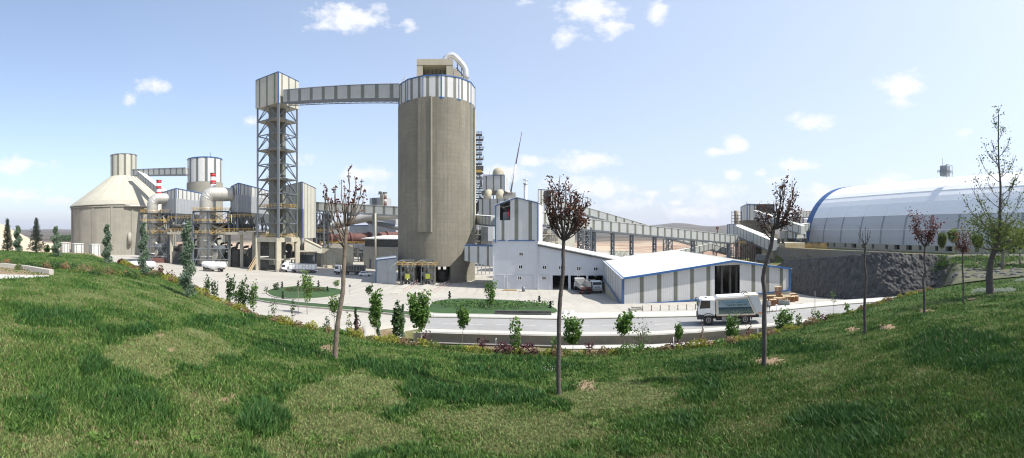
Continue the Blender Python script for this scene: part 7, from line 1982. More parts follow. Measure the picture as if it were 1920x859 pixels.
def dump():
    g = G(1094, 550); t = thing('dump_lorry', 'dusty tipper lorry reversed half out of the middle garage bay, tailboard towards the yard', 'lorry', (g.x, g.y + .5, g.z + .03), rotz=math.radians(90 + 2)); WL[t.name] = Vector((0, 0, 0))
    L = 6.4
    cab(t, L / 2 + 2.6, 2.0, 2.35, 1.0, 3.0, lower='whitepaint')
    f = MB(); f.box((1, .4, .85), (L + 2, .15, .3)); f.box((1, -.4, .85), (L + 2, .15, .3)); f.box((-L / 2 + .1, 0, .7), (.15, 2.2, .3)); f.build('chassis', M['chassis'], t, local=True)
    for xx in (L / 2 + 1.5, -L / 2 + 2.2, -L / 2 + 1.0):
        for s in (-1, 1): wheel(t, (xx, s * 1.0, .5), .5, .38, (0, 1, 0))
    b = MB(); x0, x1 = -L / 2, L / 2 + .3; h0, h1 = 1.25, 2.45
    for s in (-1, 1): b.hexa([(x0, s * 1.08 - .04, h0), (x1, s * 1.08 - .04, h0), (x1, s * 1.08 + .04, h0), (x0, s * 1.08 + .04, h0), (x0, s * 1.22 - .04, h1), (x1, s * 1.22 - .04, h1 + .15), (x1, s * 1.22 + .04, h1 + .15), (x0, s * 1.22 + .04, h1)])
    b.box((x1, 0, (h0 + h1) / 2 + .2), (.08, 2.4, h1 - h0 + .4)); b.build('tipper_body', M['tipper'], t, local=True)
    fl_ = MB(); fl_.box(((x0 + x1) / 2, 0, h0), (x1 - x0, 2.2, .1)); fl_.build('tipper_floor', M['tipin'], t, local=True)
    b = MB(); b.box((x0 - .02, 0, h0 + .2), (.08, 2.3, .55)); b.build('tailboard', M['rust'], t, local=True)
    for s in (-1, 1): m = MB(); m.box((x0 - .05, s * .9, .75), (.06, .35, .16)); m.build('tail_light', M['redp'], t, local=True)
    g = G(1119, 551); t = thing('parked_lorry', 'pale lorry nosing out of the right garage bay beside the striped warehouse', 'lorry', (g.x, g.y + 2.5, g.z + .03), rotz=math.radians(-90 + 4)); WL[t.name] = Vector((0, 0, 0))
    cab(t, 2.4, 2.0, 2.35, .95, 2.85, lower='tipper')
    f = MB(); f.box((-1.5, .4, .85), (6, .15, .3)); f.box((-1.5, -.4, .85), (6, .15, .3)); f.build('chassis', M['chassis'], t, local=True)
    b = MB(); 
    for s in (-1, 1): b.box((-2.4, s * 1.15, 1.9), (4.6, .08, 1.1))
    b.box((-.1, 0, 2.0), (.08, 2.3, 1.3)); b.box((-4.7, 0, 1.9), (.08, 2.3, 1.1)); b.box((-2.4, 0, 1.35), (4.6, 2.3, .1)); b.build('tipper_body', M['tipper'], t, local=True)
    for xx in (1.3, -3.2):
        for s in (-1, 1): wheel(t, (xx, s * 1.0, .5), .5, .36, (0, 1, 0))
dump()
def car(px, py, rot, lab):
    g = G(px, py); t = thing('parked_car', lab, 'car', (g.x, g.y, g.z + .02), rotz=rot); WL[t.name] = Vector((0, 0, 0))
    b = MB(); hw = .85
    loft(b, [(-2.05, rr(hw - .15, .45, .95)), (-1.9, rr(hw, .3, 1.0)), (-.9, rr(hw, .25, 1.02)), (.8, rr(hw, .25, 1.0)), (1.8, rr(hw - .03, .28, .86)), (2.05, rr(hw - .18, .38, .72))], sm=False)
    loft(b, [(-1.85, rr(hw - .12, .95, 1.02, .03)), (-1.45, rr(hw - .2, .95, 1.42, .05)), (.2, rr(hw - .2, .95, 1.46, .06)), (.95, rr(hw - .12, .92, 1.0, .03))]); b.build('body', M['whitepaint'], t, local=True)
    w = MB()
    for s in (-1, 1): w.hexa([(-1.5, s * (hw - .18) - .02, 1.04), (.65, s * (hw - .15) - .02, 1.04), (.65, s * (hw - .15) + .02, 1.04), (-1.5, s * (hw - .15) + .02, 1.04), (-1.35, s * (hw - .2) - .02, 1.36), (.2, s * (hw - .2) - .02, 1.38), (.2, s * (hw - .19) + .02, 1.38), (-1.35, s * (hw - .19) + .02, 1.36)])
    w.build('side_window', M['glass'], t, local=True)
    w = MB(); w.hexa([(.93, -.62, 1.03), (.93, .62, 1.03), (.3, .58, 1.42), (.3, -.58, 1.42), (.96, -.62, 1.04), (.96, .62, 1.04), (.33, .58, 1.45), (.33, -.58, 1.45)]); w.build('windscreen', M['glass'], t, local=True)
    w = MB(); w.hexa([(-1.86, -.6, 1.03), (-1.86, .6, 1.03), (-1.5, .58, 1.38), (-1.5, -.58, 1.38), (-1.89, -.6, 1.04), (-1.89, .6, 1.04), (-1.53, .58, 1.4), (-1.53, -.58, 1.4)]); w.build('rear_window', M['glass'], t, local=True)
    for x in (1.25, -1.3):
        for s in (-1, 1): wheel(t, (x, s * .76, .31), .31, .2, (0, 1, 0))
    for s in (-1, 1):
        m = MB(); m.box((2.0, s * .55, .68), (.1, .3, .13)); m.build('headlight', M['lamp'], t, local=True); m = MB(); m.box((-2.02, s * .6, .82), (.08, .2, .16)); m.build('tail_light', M['redp'], t, local=True)
car(685, 518, math.radians(10), 'small white car on the yard beside the dark tipper lorry')

# ------------------------------------------------------------------ person by the refuse truck
def skin_fig(name, verts, edges, radii, mat, parent, sub=2, root=0):
    me = bpy.data.meshes.new(name); me.from_pydata(verts, edges, []); o = bpy.data.objects.new(name, me); COL.objects.link(o)
    m = o.modifiers.new('skin', 'SKIN'); sl_ = me.skin_vertices[0] if me.skin_vertices else None
    if sl_ is None: return o
    for i, r in enumerate(radii): sl_.data[i].radius = (r, r) if not isinstance(r, tuple) else r
    sl_.data[root].use_root = True
    s = o.modifiers.new('sub', 'SUBSURF'); s.levels = sub; s.render_levels = sub
    dg = bpy.context.evaluated_depsgraph_get(); me2 = bpy.data.meshes.new_from_object(o.evaluated_get(dg)); bpy.data.objects.remove(o)
    for p in me2.polygons: p.use_smooth = True
    me2.materials.clear()
    for m_ in (mat if isinstance(mat, list) else [mat]): me2.materials.append(m_)
    o = bpy.data.objects.new(name, me2); COL.objects.link(o)
    if parent: o.parent = parent
    return o
def person():
    g = G(1441.5, 588); t = thing('person', 'person in pale shirt and dark trousers standing behind the refuse truck by the third tree', 'person', (g.x, g.y, g.z + .14), rotz=math.radians(150))
    t.scale = (1, 1, 1)
    V = [(0, 0, .95), (0, 0, 1.12), (0, 0, 1.32), (0, 0, 1.45), (0, .01, 1.54), (0, .02, 1.64), (0, .02, 1.72),
         (.19, 0, 1.41), (.25, .02, 1.13), (.24, .12, .90), (.235, .16, .82), (-.19, 0, 1.41), (-.24, -.02, 1.13), (-.23, .1, .90), (-.225, .13, .82),
         (.1, 0, .88), (.12, .03, .48), (.12, -.02, .09), (.13, .12, .04), (-.1, 0, .88), (-.13, -.04, .48), (-.13, -.12, .09), (-.14, .02, .04)]
    E_ = [(0, 1), (1, 2), (2, 3), (3, 4), (4, 5), (5, 6), (3, 7), (7, 8), (8, 9), (9, 10), (3, 11), (11, 12), (12, 13), (13, 14), (0, 15), (15, 16), (16, 17), (17, 18), (0, 19), (19, 20), (20, 21), (21, 22)]
    R_ = [(.16, .12), (.15, .11), (.17, .12), (.1, .09), .055, (.085, .1), .075, .065, .048, .036, .03, .065, .048, .036, .03, .095, .06, .045, .04, .095, .06, .045, .04]
    body = skin_fig('body', V, E_, R_, [M['skin'], M['shirt'], M['navy']], t)
    for p in body.data.polygons:
        z = p.center.z; x = abs(p.center.x)
        p.material_index = 0 if (z > 1.49 or (x > .19 and z < .93 and z > .7)) else (1 if z > .95 else 2)
    for s in (-1, 1):
        base = Vector((.235 if s > 0 else -.225, .16 if s > 0 else .13, .83))
        vs = []; es = []; rs = []
        vs.append(tuple(base)); rs.append(.03); vs.append(tuple(base + Vector((0, .02, -.07)))); rs.append(.028); es.append((0, 1))
        for k in range(4):
            i = len(vs); o = (k - 1.5) * .018; L = (.06, .07, .065, .05)[k]
            vs += [tuple(base + Vector((o, .02, -.075))), tuple(base + Vector((o, .03, -.075 - L * .6))), tuple(base + Vector((o, .02, -.075 - L)))]; rs += [.009, .008, .007]; es += [(1, i), (i, i + 1), (i + 1, i + 2)]
        i = len(vs); vs += [tuple(base + Vector((-s * .03, .03, -.03))), tuple(base + Vector((-s * .045, .045, -.07)))]; rs += [.011, .009]; es += [(0, i), (i, i + 1)]
        skin_fig('hand', vs, es, rs, M['skin'], t, 1)
    h = MB(); h.tube([(0, 0, 1.66), (0, -.005, 1.72), (0, 0, 1.79), (0, .01, 1.815)], [.088, .098, .08, .03], 14); h.build('hair', M['hair'], t, local=True)
    f = MB(); f.box((0, .125, 1.655), (.022, .03, .04)); f.build('nose', M['skin'], t, local=True)
    for s in (-1, 1): f = MB(); f.tube([(s * .032, .105, 1.675), (s * .032, .112, 1.675)], .011, 8); f.build('eye', M['hair'], t, local=True); f = MB(); f.box((s * .092, .01, 1.65), (.018, .03, .055)); f.build('ear', M['skin'], t, local=True)
    f = MB(); f.box((0, .112, 1.605), (.045, .01, .01)); f.build('mouth', M['rust'], t, local=True)
    for x, y in ((.13, .06), (-.14, -.05)): f = MB(); f.box((x, y, .045), (.10, .28, .09)); f.build('shoe', M['chassis'], t, local=True)
person()

# ------------------------------------------------------------------ crates and bits by the warehouse
def crates():
    spots = [(1441, 573, 1.0, .85, 0), (1449, 574, 1.1, .95, .1), (1458, 571, 1.2, 1.0, -.1), (1466, 569.5, 1.0, .9, .2), (1475, 567, 1.3, 1.0, 0), (1484, 566.5, 1.1, .9, .1), (1491, 565, 1.1, .9, -.1), (1448, 564, 1.2, .9, 0), (1462, 562, 1.2, .9, .1), (1477, 560, 1.3, .9, 0), (1486, 559, 1.3, .9, .2), (1440, 566, 1.0, 1.0, .3)]
    labs = ['small red-brown wooden crate just behind the person', 'wooden crate second from the left in the front row', 'wooden crate in the middle of the front row of crates', 'wooden crate right of the middle of the front row', 'wide wooden crate behind the grey concrete panel', 'wooden crate second from the right in the front row', 'wooden crate at the right end of the front row', 'wooden crate at the left of the back row', 'wooden crate in the back row carrying the topmost crate', 'wide wooden crate in the back row under the warehouse wall', 'wooden crate at the right end of the back row', 'reddish wooden crate nearest the refuse truck tailgate']
    proto = None; top = None
    for i, ((px, py, w, h, rz), lab) in enumerate(zip(spots, labs)):
        g = G(px, py); g.z = Hxy(g.x, g.y) + .03
        if proto is None:
            t = thing('wooden_crate', lab, 'crate', (0, 0, 0), group='wooden crates beside the striped warehouse'); proto = t; WL[t.name] = Vector((0, 0, 0))
            m = MB()
            for a in (-.48, .48):
                for k in range(5): m.box((a, -.4 + k * .2, .5), (.035, .15, .9)); m.box((-.4 + k * .2, a, .5), (.15, .035, .9))
            m.box((0, 0, .14), (.96, .96, .05)); m.build('slatted_side', M['wood'], t, local=True)
            m = MB()
            for a in (-.42, 0, .42): m.box((a, 0, .06), (.1, 1, .1))
            m.build('runner', M['woodlt'], t, local=True); m = MB()
            for k in range(5): m.box((-.4 + k * .2, 0, .97), (.16, 1.02, .04))
            m.build('lid_board', M['woodlt'], t, local=True)
        else: t = copy_tree(proto)
        t.location = g; t.rotation_euler = (0, 0, -azp(px) + rz); t.scale = (w, w, h); t['label'] = lab
        if i == 8: top = (g, h)
    g, h = top; t = copy_tree(proto); t.location = g + Vector((-.3, .1, h * 1.0)); t.scale = (1.25, 1.2, 1.5); t.rotation_euler = (0, 0, -.6); t['label'] = 'tall wooden crate, topmost, standing on another crate by the warehouse wall'
    # concrete barrier panels
    g = G(1470, 575); m = MB(); m.box(g + Vector((0, 0, .5)), (1.9, .15, .9), -azp(1470) - .5); m.box(g + Vector((-.8, .4, .1)), (.3, .5, .2)); m.box(g + Vector((.7, -.2, .1)), (.3, .5, .2)); o = m.build('barrier_panel', M['kerb']); tag(o, 'grey concrete panel standing in front of the wooden crates', 'panel')
    a, b = G(1501, 574), G(1555, 569); m = MB(); m.beam(a + Vector((0, 0, .2)), b + Vector((0, 0, .2)), .5, .35); m.beam(a + Vector((0, .6, .15)), b + Vector((0, .6, .15)), .3, .25); o = m.build('concrete_beam', M['kerb']); tag(o, 'long low concrete beam lying beyond the kerb right of the crates', 'beam')
    g = G(1456, 585); m = MB(); m.tube([g, g + Vector((0, 0, .9))], .05, 8); m.box(g + Vector((0, 0, .9)), (.18, .18, .2)); o = m.build('kerb_post', M['whitepaint']); tag(o, 'short pale post on the kerb right of the person', 'post')
    # rocks at foot of quarry wall
    rnd = random.Random(8)
    for k in range(9):
        g = G(1602 + rnd.random() * 16, 561 - rnd.random() * 3 + 2); s = rnd.uniform(.25, .7)
        m = MB(); m.lathe((g.x, g.y), [(.01, g.z - .1), (s, g.z), (s * .9, g.z + s * .5), (.01, g.z + s * .8)], 7, sm=False); o = m.build('boulder', M['boulder']); tag(o, 'one of the pale boulders heaped at the foot of the dark quarried face', 'boulder', 'boulders at the foot of the quarried face')
crates()
# road signs and small posts on the yard
for px, py, yt, lab in ((656, 553, 536, 'thin road sign post at the right tip of the left grass island'), (1528, 591, 548, 'thin bare post beside the road right of the third tree')):
    g = G(px, py); d = dist(g); h = (py - yt) * d / F; t = thing('sign_post', lab, 'sign post', tuple(g)); m = MB(); m.tube([g, g + Vector((0, 0, h))], .04, 6); m.build('pole', M['steel'], t); m = MB(); m.tube([g + Vector((0, -.05, h)), g + Vector((0, -.02, h))], .28 if px < 700 else .12, 12); m.build('plate', M['steel'], t)
# small spotlights lying along the kerb of the right island
for px, py in ((1060, 590), (1072, 590)):
    g = G(px, py); m = MB(); m.box(g + Vector((0, 0, .2)), (.6, .4, .4), .2); m.box(g + Vector((0, 0, .45)), (.4, .3, .12), .2); o = m.build('utility_box', M['whitepaint']); tag(o, 'one of two small white boxes on the paving right of the grass island', 'box', 'small boxes by the grass island')
a, b = G(928, 590), G(1033, 591.5); m = MB(); m.beam(a + Vector((0, 0, .3)), b + Vector((0, 0, .3)), .3, .5); m.beam(a + Vector((0, -.6, .2)), b + Vector((0, -.6, .2)), .1, .3); o = m.build('planter_edge', M['machine']); tag(o, 'long low dark edging box along the front of the right grass island', 'edging')
# ================================================================== vegetation
def leaves(name, pts, size, mat, parent, seed=0, aspect=.55, up=0.0, world=True):
    pts = np.asarray(pts, float).reshape(-1, 3)
    if parent is not None and world: pts = pts - np.array(WL[parent.name])
    rng = np.random.default_rng(seed + len(pts)); n = len(pts)
    d = rng.normal(size=(n, 3)); d[:, 2] += up; d /= np.linalg.norm(d, axis=1)[:, None]
    e = rng.normal(size=(n, 3)); e -= (e * d).sum(1)[:, None] * d; e /= np.linalg.norm(e, axis=1)[:, None]
    s = size * rng.uniform(.6, 1.3, n)[:, None]
    a = pts - d * s * .5; b = pts + e * s * aspect * .5; c = pts + d * s * .5; f = pts - e * s * aspect * .5
    nrm = np.cross(d, e) * s * .12; b = b + nrm; f = f + nrm
    V = np.stack([a, b, c, f], 1).reshape(-1, 3); k = np.arange(n) * 4
    T = np.concatenate([np.stack([k, k + 1, k + 2], -1), np.stack([k, k + 2, k + 3], -1)])
    return np_mesh(name, V, T, mat, parent=parent)
def solo(name, lab, cat, loc, pts, size, mat, seed=0, group=None):
    o = leaves(name, np.asarray([tuple(p) for p in pts]) - np.array(tuple(loc)), size, mat, None, seed); o.location = loc; WL[o.name] = Vector(loc)
    return tag(o, lab, cat, group)
def curve_pts(p0, d0, p1, n=6, bend=.5, wig=.0, rnd=random):
    p0 = Vector(p0); p1 = Vector(p1); L = (p1 - p0).length; c = p0 + Vector(d0).normalized() * L * bend; out = []
    for i in range(n + 1):
        t = i / n; q = (1 - t) ** 2 * p0 + 2 * t * (1 - t) * c + t * t * p1
        if wig and 0 < i < n: q += Vector((rnd.uniform(-1, 1), rnd.uniform(-1, 1), rnd.uniform(-1, 1))) * wig * L
        out.append(q)
    return out
def tree_from_survey(name, lab, cat, trunk, d, r0, r1, tips, leafn, leafs, leafm, bark='bark', group=None, fork=None, seed=1, depth_spread=.35, subs=3, tipr=.006, leafzone=.45, spread=.12, soil=True, leaf_clump=0):
    """trunk: photo points from base up; tips: photo points of branch ends, depth varied round the trunk"""
    rnd = random.Random(seed); base = P(trunk[0][0], trunk[0][1], d); base.z = Hxy(base.x, base.y) - .05
    t = thing(name, lab, cat, tuple(base), group=group)
    pts = [base] + [P(px, py, d) for px, py in trunk[1:]]
    # smooth the trunk
    sm = []
    for i in range(len(pts) - 1):
        p0, p1, p2, p3 = pts[max(i - 1, 0)], pts[i], pts[i + 1], pts[min(i + 2, len(pts) - 1)]
        for k in range(5):
            u = k / 5; sm.append(.5 * ((2 * p1) + (p2 - p0) * u + (2 * p0 - 5 * p1 + 4 * p2 - p3) * u * u + (3 * p1 - p0 - 3 * p2 + p3) * u ** 3))
    sm.append(pts[-1]); n = len(sm)
    rad = [r1 + (r0 - r1) * (1 - i / (n - 1)) ** (2.2 if r0 > .2 else 1) + (.35 * r0 if i == 0 else 0) for i in range(n)]
    rad = [r * (1 + .07 * math.sin(i * 1.7)) for i, r in enumerate(rad)]
    mb = MB(); mb.tube(sm, rad, 12); mb.build('trunk', M[bark], t)
    br = MB(); lp = []; top = pts[-1]
    u_, v_ = frame_at(trunk[0][0], d)
    zb = top.z
    for (px, py, *rest) in tips:
        zt = Zp(py, d); f = rest[0] if rest else 0.0
        s = sm[int((n - 1) * (1 - f))] if f else top
        tip = P(px, py, d) + v_ * rnd.uniform(-1, 1) * depth_spread * max(.3, (zt - s.z)) * .6
        bp = curve_pts(s, (tip - s) * .5 + Vector((tip.x - s.x, tip.y - s.y, 0)) * .8, tip, 7, .45, .015, rnd)
        L = sum((bp[i + 1] - bp[i]).length for i in range(7))
        rb = max(.006, r1 * .7 * min(1, L / 1.0)); br.tube(bp, [rb + (tipr - rb) * (i / 7) ** .8 for i in range(8)], 7)
        segs = [(bp, rb)]
        for k in range(subs):
            i = rnd.randint(2, 6); q = bp[i]; dirn = (bp[i + 1] - bp[i]).normalized() if i < 7 else Vector((0, 0, 1))
            e = q + (dirn + Vector((rnd.uniform(-.7, .7), rnd.uniform(-.7, .7), rnd.uniform(-.05, .6)))).normalized() * L * rnd.uniform(.2, .42)
            sb = curve_pts(q, dirn + Vector((rnd.uniform(-.6, .6), rnd.uniform(-.6, .6), 0)), e, 4, .5, .02, rnd); br.tube(sb, [max(tipr, rb * .5) + (tipr * .6 - max(tipr, rb * .5)) * j / 4 for j in range(5)], 5); segs.append((sb, rb * .5))
        for sg, _ in segs:
            m = len(sg) - 1
            for _k in range(max(1, int(leafn / max(1, len(tips) * (subs + 1))))):
                w = leafzone + (1.06 - leafzone) * rnd.random(); x = min(w, .999) * m; i = int(x); q = sg[i].lerp(sg[i + 1], x - i)
                lp.append(q + Vector((rnd.gauss(0, spread), rnd.gauss(0, spread), rnd.gauss(0, spread))))
    br.build('branches', M[bark], t)
    if lp and leafn: leaves('crown', lp, leafs, M[leafm], t, seed)
    return t
R1 = random.Random(77)
tree_from_survey('young_tree', 'nearly bare young tree with few dark red leaves at its tips, before the conveyor bridge', 'tree',
    [(628, 661), (631, 630), (634, 600), (639, 570), (643, 545), (644, 515), (646, 480), (648, 445), (650, 425)], 10.2, .062, .042,
    [(666, 335), (655, 330), (640, 340), (683, 366), (676, 350), (664, 362), (612, 352, .12), (620, 380, .15), (628, 352, .1), (646, 352), (632, 395, .2), (606, 360, .2)], 230, .085, 'lf_red', seed=3, subs=2, leafzone=.93, spread=.03)
tree_from_survey('young_tree', 'young tree with dense bronze-red crown on slim grey trunk, middle of the lawn', 'tree',
    [(1048, 722), (1047, 690), (1048, 650), (1048, 610), (1050, 565), (1052, 545), (1056, 505), (1056, 475), (1057, 452)], 8.2, .047, .034,
    [(1050, 328), (1047, 345), (1036, 352), (1060, 350), (1027, 372), (1022, 390), (1070, 360), (1082, 358), (1094, 362), (1088, 375), (1096, 385), (1040, 370), (1066, 380), (1078, 385), (1032, 400), (1090, 402), (1098, 412)], 1400, .064, 'lf_brown', 'barkdk', seed=5, subs=5, leafzone=.4, spread=.035)
tree_from_survey('young_tree', 'young crooked tree with open dark-leaved crown beside the refuse truck', 'tree',
    [(1432, 681), (1433, 640), (1433, 590), (1434, 550), (1431, 522), (1436, 495), (1445, 465), (1448, 445), (1450, 430)], 10.0, .06, .045,
    [(1464, 348), (1470, 355), (1490, 352), (1492, 362), (1455, 368), (1480, 375), (1496, 392), (1500, 402), (1436, 390), (1440, 410, .1), (1420, 408, .15), (1475, 395), (1485, 410), (1462, 385), (1428, 400, .1)], 1000, .066, 'lf_brown', 'barkdk', seed=8, subs=4, leafzone=.35, spread=.06)
tree_from_survey('young_tree', 'thin leafless young tree with pruned upright twigs before the dark quarried face', 'tree',
    [(1622, 613), (1621, 580), (1622, 545), (1624, 520), (1621, 490), (1623, 460)], 13.2, .048, .03,
    [(1612, 430), (1617, 438), (1622, 425), (1628, 428), (1632, 432), (1627, 440), (1609, 436)], 0, .05, 'lf_red', 'barkdk', seed=9, subs=2)
tree_from_survey('young_tree', 'young tree with round dark red crown left of the big tree on the right', 'tree',
    [(1733, 583), (1733, 555), (1731, 525), (1735, 510), (1733, 490), (1734, 463)], 15.3, .048, .035,
    [(1716, 408), (1712, 404), (1724, 412), (1735, 415), (1746, 414), (1754, 418), (1756, 428), (1748, 440), (1722, 432), (1740, 425), (1715, 420)], 900, .08, 'lf_red', 'barkdk', seed=10, subs=3, leafzone=.35, spread=.07)
tree_from_survey('young_tree', 'small young tree with drooping dark red crown touching the big tree on the right', 'tree',
    [(1806, 562), (1806, 530), (1805, 505), (1805, 475)], 18.2, .04, .03,
    [(1798, 440), (1812, 438), (1805, 432), (1818, 446), (1792, 450), (1800, 462), (1812, 464), (1806, 455)], 420, .09, 'lf_red', 'barkdk', seed=11, subs=3, leafzone=.3, spread=.09)
# big tree
def big_tree():
    d = 22.; rnd = random.Random(21)
    tips = [(1872, 204), (1865, 225), (1880, 238), (1893, 262), (1860, 262), (1845, 270), (1905, 290), (1838, 300), (1885, 300), (1868, 290), (1828, 332), (1905, 330), (1895, 350), (1850, 330), (1820, 348), (1812, 385), (1835, 370), (1916, 360), (1805, 410), (1825, 415), (1910, 400), (1850, 395), (1890, 395), (1806, 372), (1880, 365), (1918, 310)]
    tr_ = [(1857, 549), (1855, 520), (1858, 490), (1868, 460), (1874, 430), (1875, 390), (1876, 350), (1873, 310), (1872, 270), (1872, 235), (1872, 215)]
    tp = [(x, y, min(.62, max(.0, ((y + (30 + abs(x - 1872) * .35)) - 215) / 335.))) for x, y in tips]
    t = tree_from_survey('tall_tree', 'tall slender tree with sparse spring leaves and leaning dark trunk at the right', 'tree', tr_, d, .24, .03, tp, 1050, .13, 'lf_spring', 'barkdk', seed=22, subs=6, leafzone=.3, spread=.13, tipr=.010, depth_spread=.9)
    low = []
    u, v = frame_at(1870, d)
    br = MB()
    for px, py in ((1845, 430), (1830, 440), (1822, 425), (1850, 450), (1890, 430), (1900, 440), (1912, 425), (1890, 460), (1915, 455), (1862, 420), (1838, 410), (1905, 410), (1880, 445), (1812, 450), (1918, 440), (1900, 470), (1850, 468)):
        o = v * rnd.uniform(-1.2, 1.2); c = P(px, py, d) + o; s = P(1872, min(470, py + 20), d)
        br.tube(curve_pts(s, c - s + Vector((0, 0, -.3)), c, 5, .5, .03, rnd), [.04, .034, .028, .02, .013, .007], 6)
        for k in range(95): low.append(c + Vector((rnd.gauss(0, .42), rnd.gauss(0, .42), rnd.gauss(0, .34))))
    br.build('low_branches', M['barkdk'], t); leaves('low_crown', low, .15, M['lf_spring'], t, 5)
big_tree()

def sapling(px, ybase, ytop, d, lab, crown=(.5, .6), n=260, ls=.12, lm='lf_green', name='sapling', stem=.02, group=None, r_px=None, low=.0, seed=None, cat='sapling', leaning=0, bz=None):
    rnd = random.Random(int(px * 7 + ytop)); n = int(n * 1.5); x, y = XY(px, d); zb = Hxy(x, y) - .05 if bz is None else bz; zt = Zp(ytop, d)
    h = zt - zb; rp = (r_px or 9) * .9 * d / F; cz = zt - (zt - max(zb, zt - h * crown[1])) * .5; rz = (zt - max(zb, zt - h * crown[1])) * .5
    t = thing(name, lab, cat, (x, y, zb), group=group); mb = MB()
    top = Vector((x + leaning * .1, y, zt - rz * .25)); mb.tube(curve_pts((x, y, zb), (0, 0, 1), top, 6, .5, .01, rnd), [stem * (1 - i * .11) for i in range(7)], 6); mb.build('trunk', M['stake'], t)
    br = MB(); lp = []
    for k in range(9):
        a = rnd.random() * 2 * PI; q = Vector((x, y, cz - rz * .8 + rz * 1.2 * rnd.random())); e = Vector((x + math.cos(a) * rp * .85, y + math.sin(a) * rp * .85, min(zt, q.z + rz * rnd.uniform(.1, .9))))
        cp = curve_pts(q, (math.cos(a), math.sin(a), .3), e, 4, .5, .03, rnd); br.tube(cp, [stem * .5, stem * .42, stem * .33, stem * .25, stem * .15], 5)
        for j in range(int(n / 16)): w = cp[rnd.randint(1, 4)]; lp.append(w + Vector((rnd.gauss(0, rp * .22), rnd.gauss(0, rp * .22), rnd.gauss(0, rz * .16))))
    while len(lp) < n:
        a, b, c = rnd.uniform(-1, 1), rnd.uniform(-1, 1), rnd.uniform(-1, 1); q = a * a + b * b + c * c
        if q > 1 or q < .08: continue
        w = Vector((x + a * rp, y + b * rp, cz + c * rz)); 
        if mnoise.noise(w * (1.6 / max(.3, rp))) > -.12: lp.append(w)
        elif rnd.random() < .12: lp.append(w)
    br.build('branches', M['stake'], t); leaves('crown', lp, ls * 1.15, M[lm], t, int(px)); return t
def G_d(px, py): return dist(G(px, py))
def ed(px, o=.8): return float(edge_r(azp(px))) + o
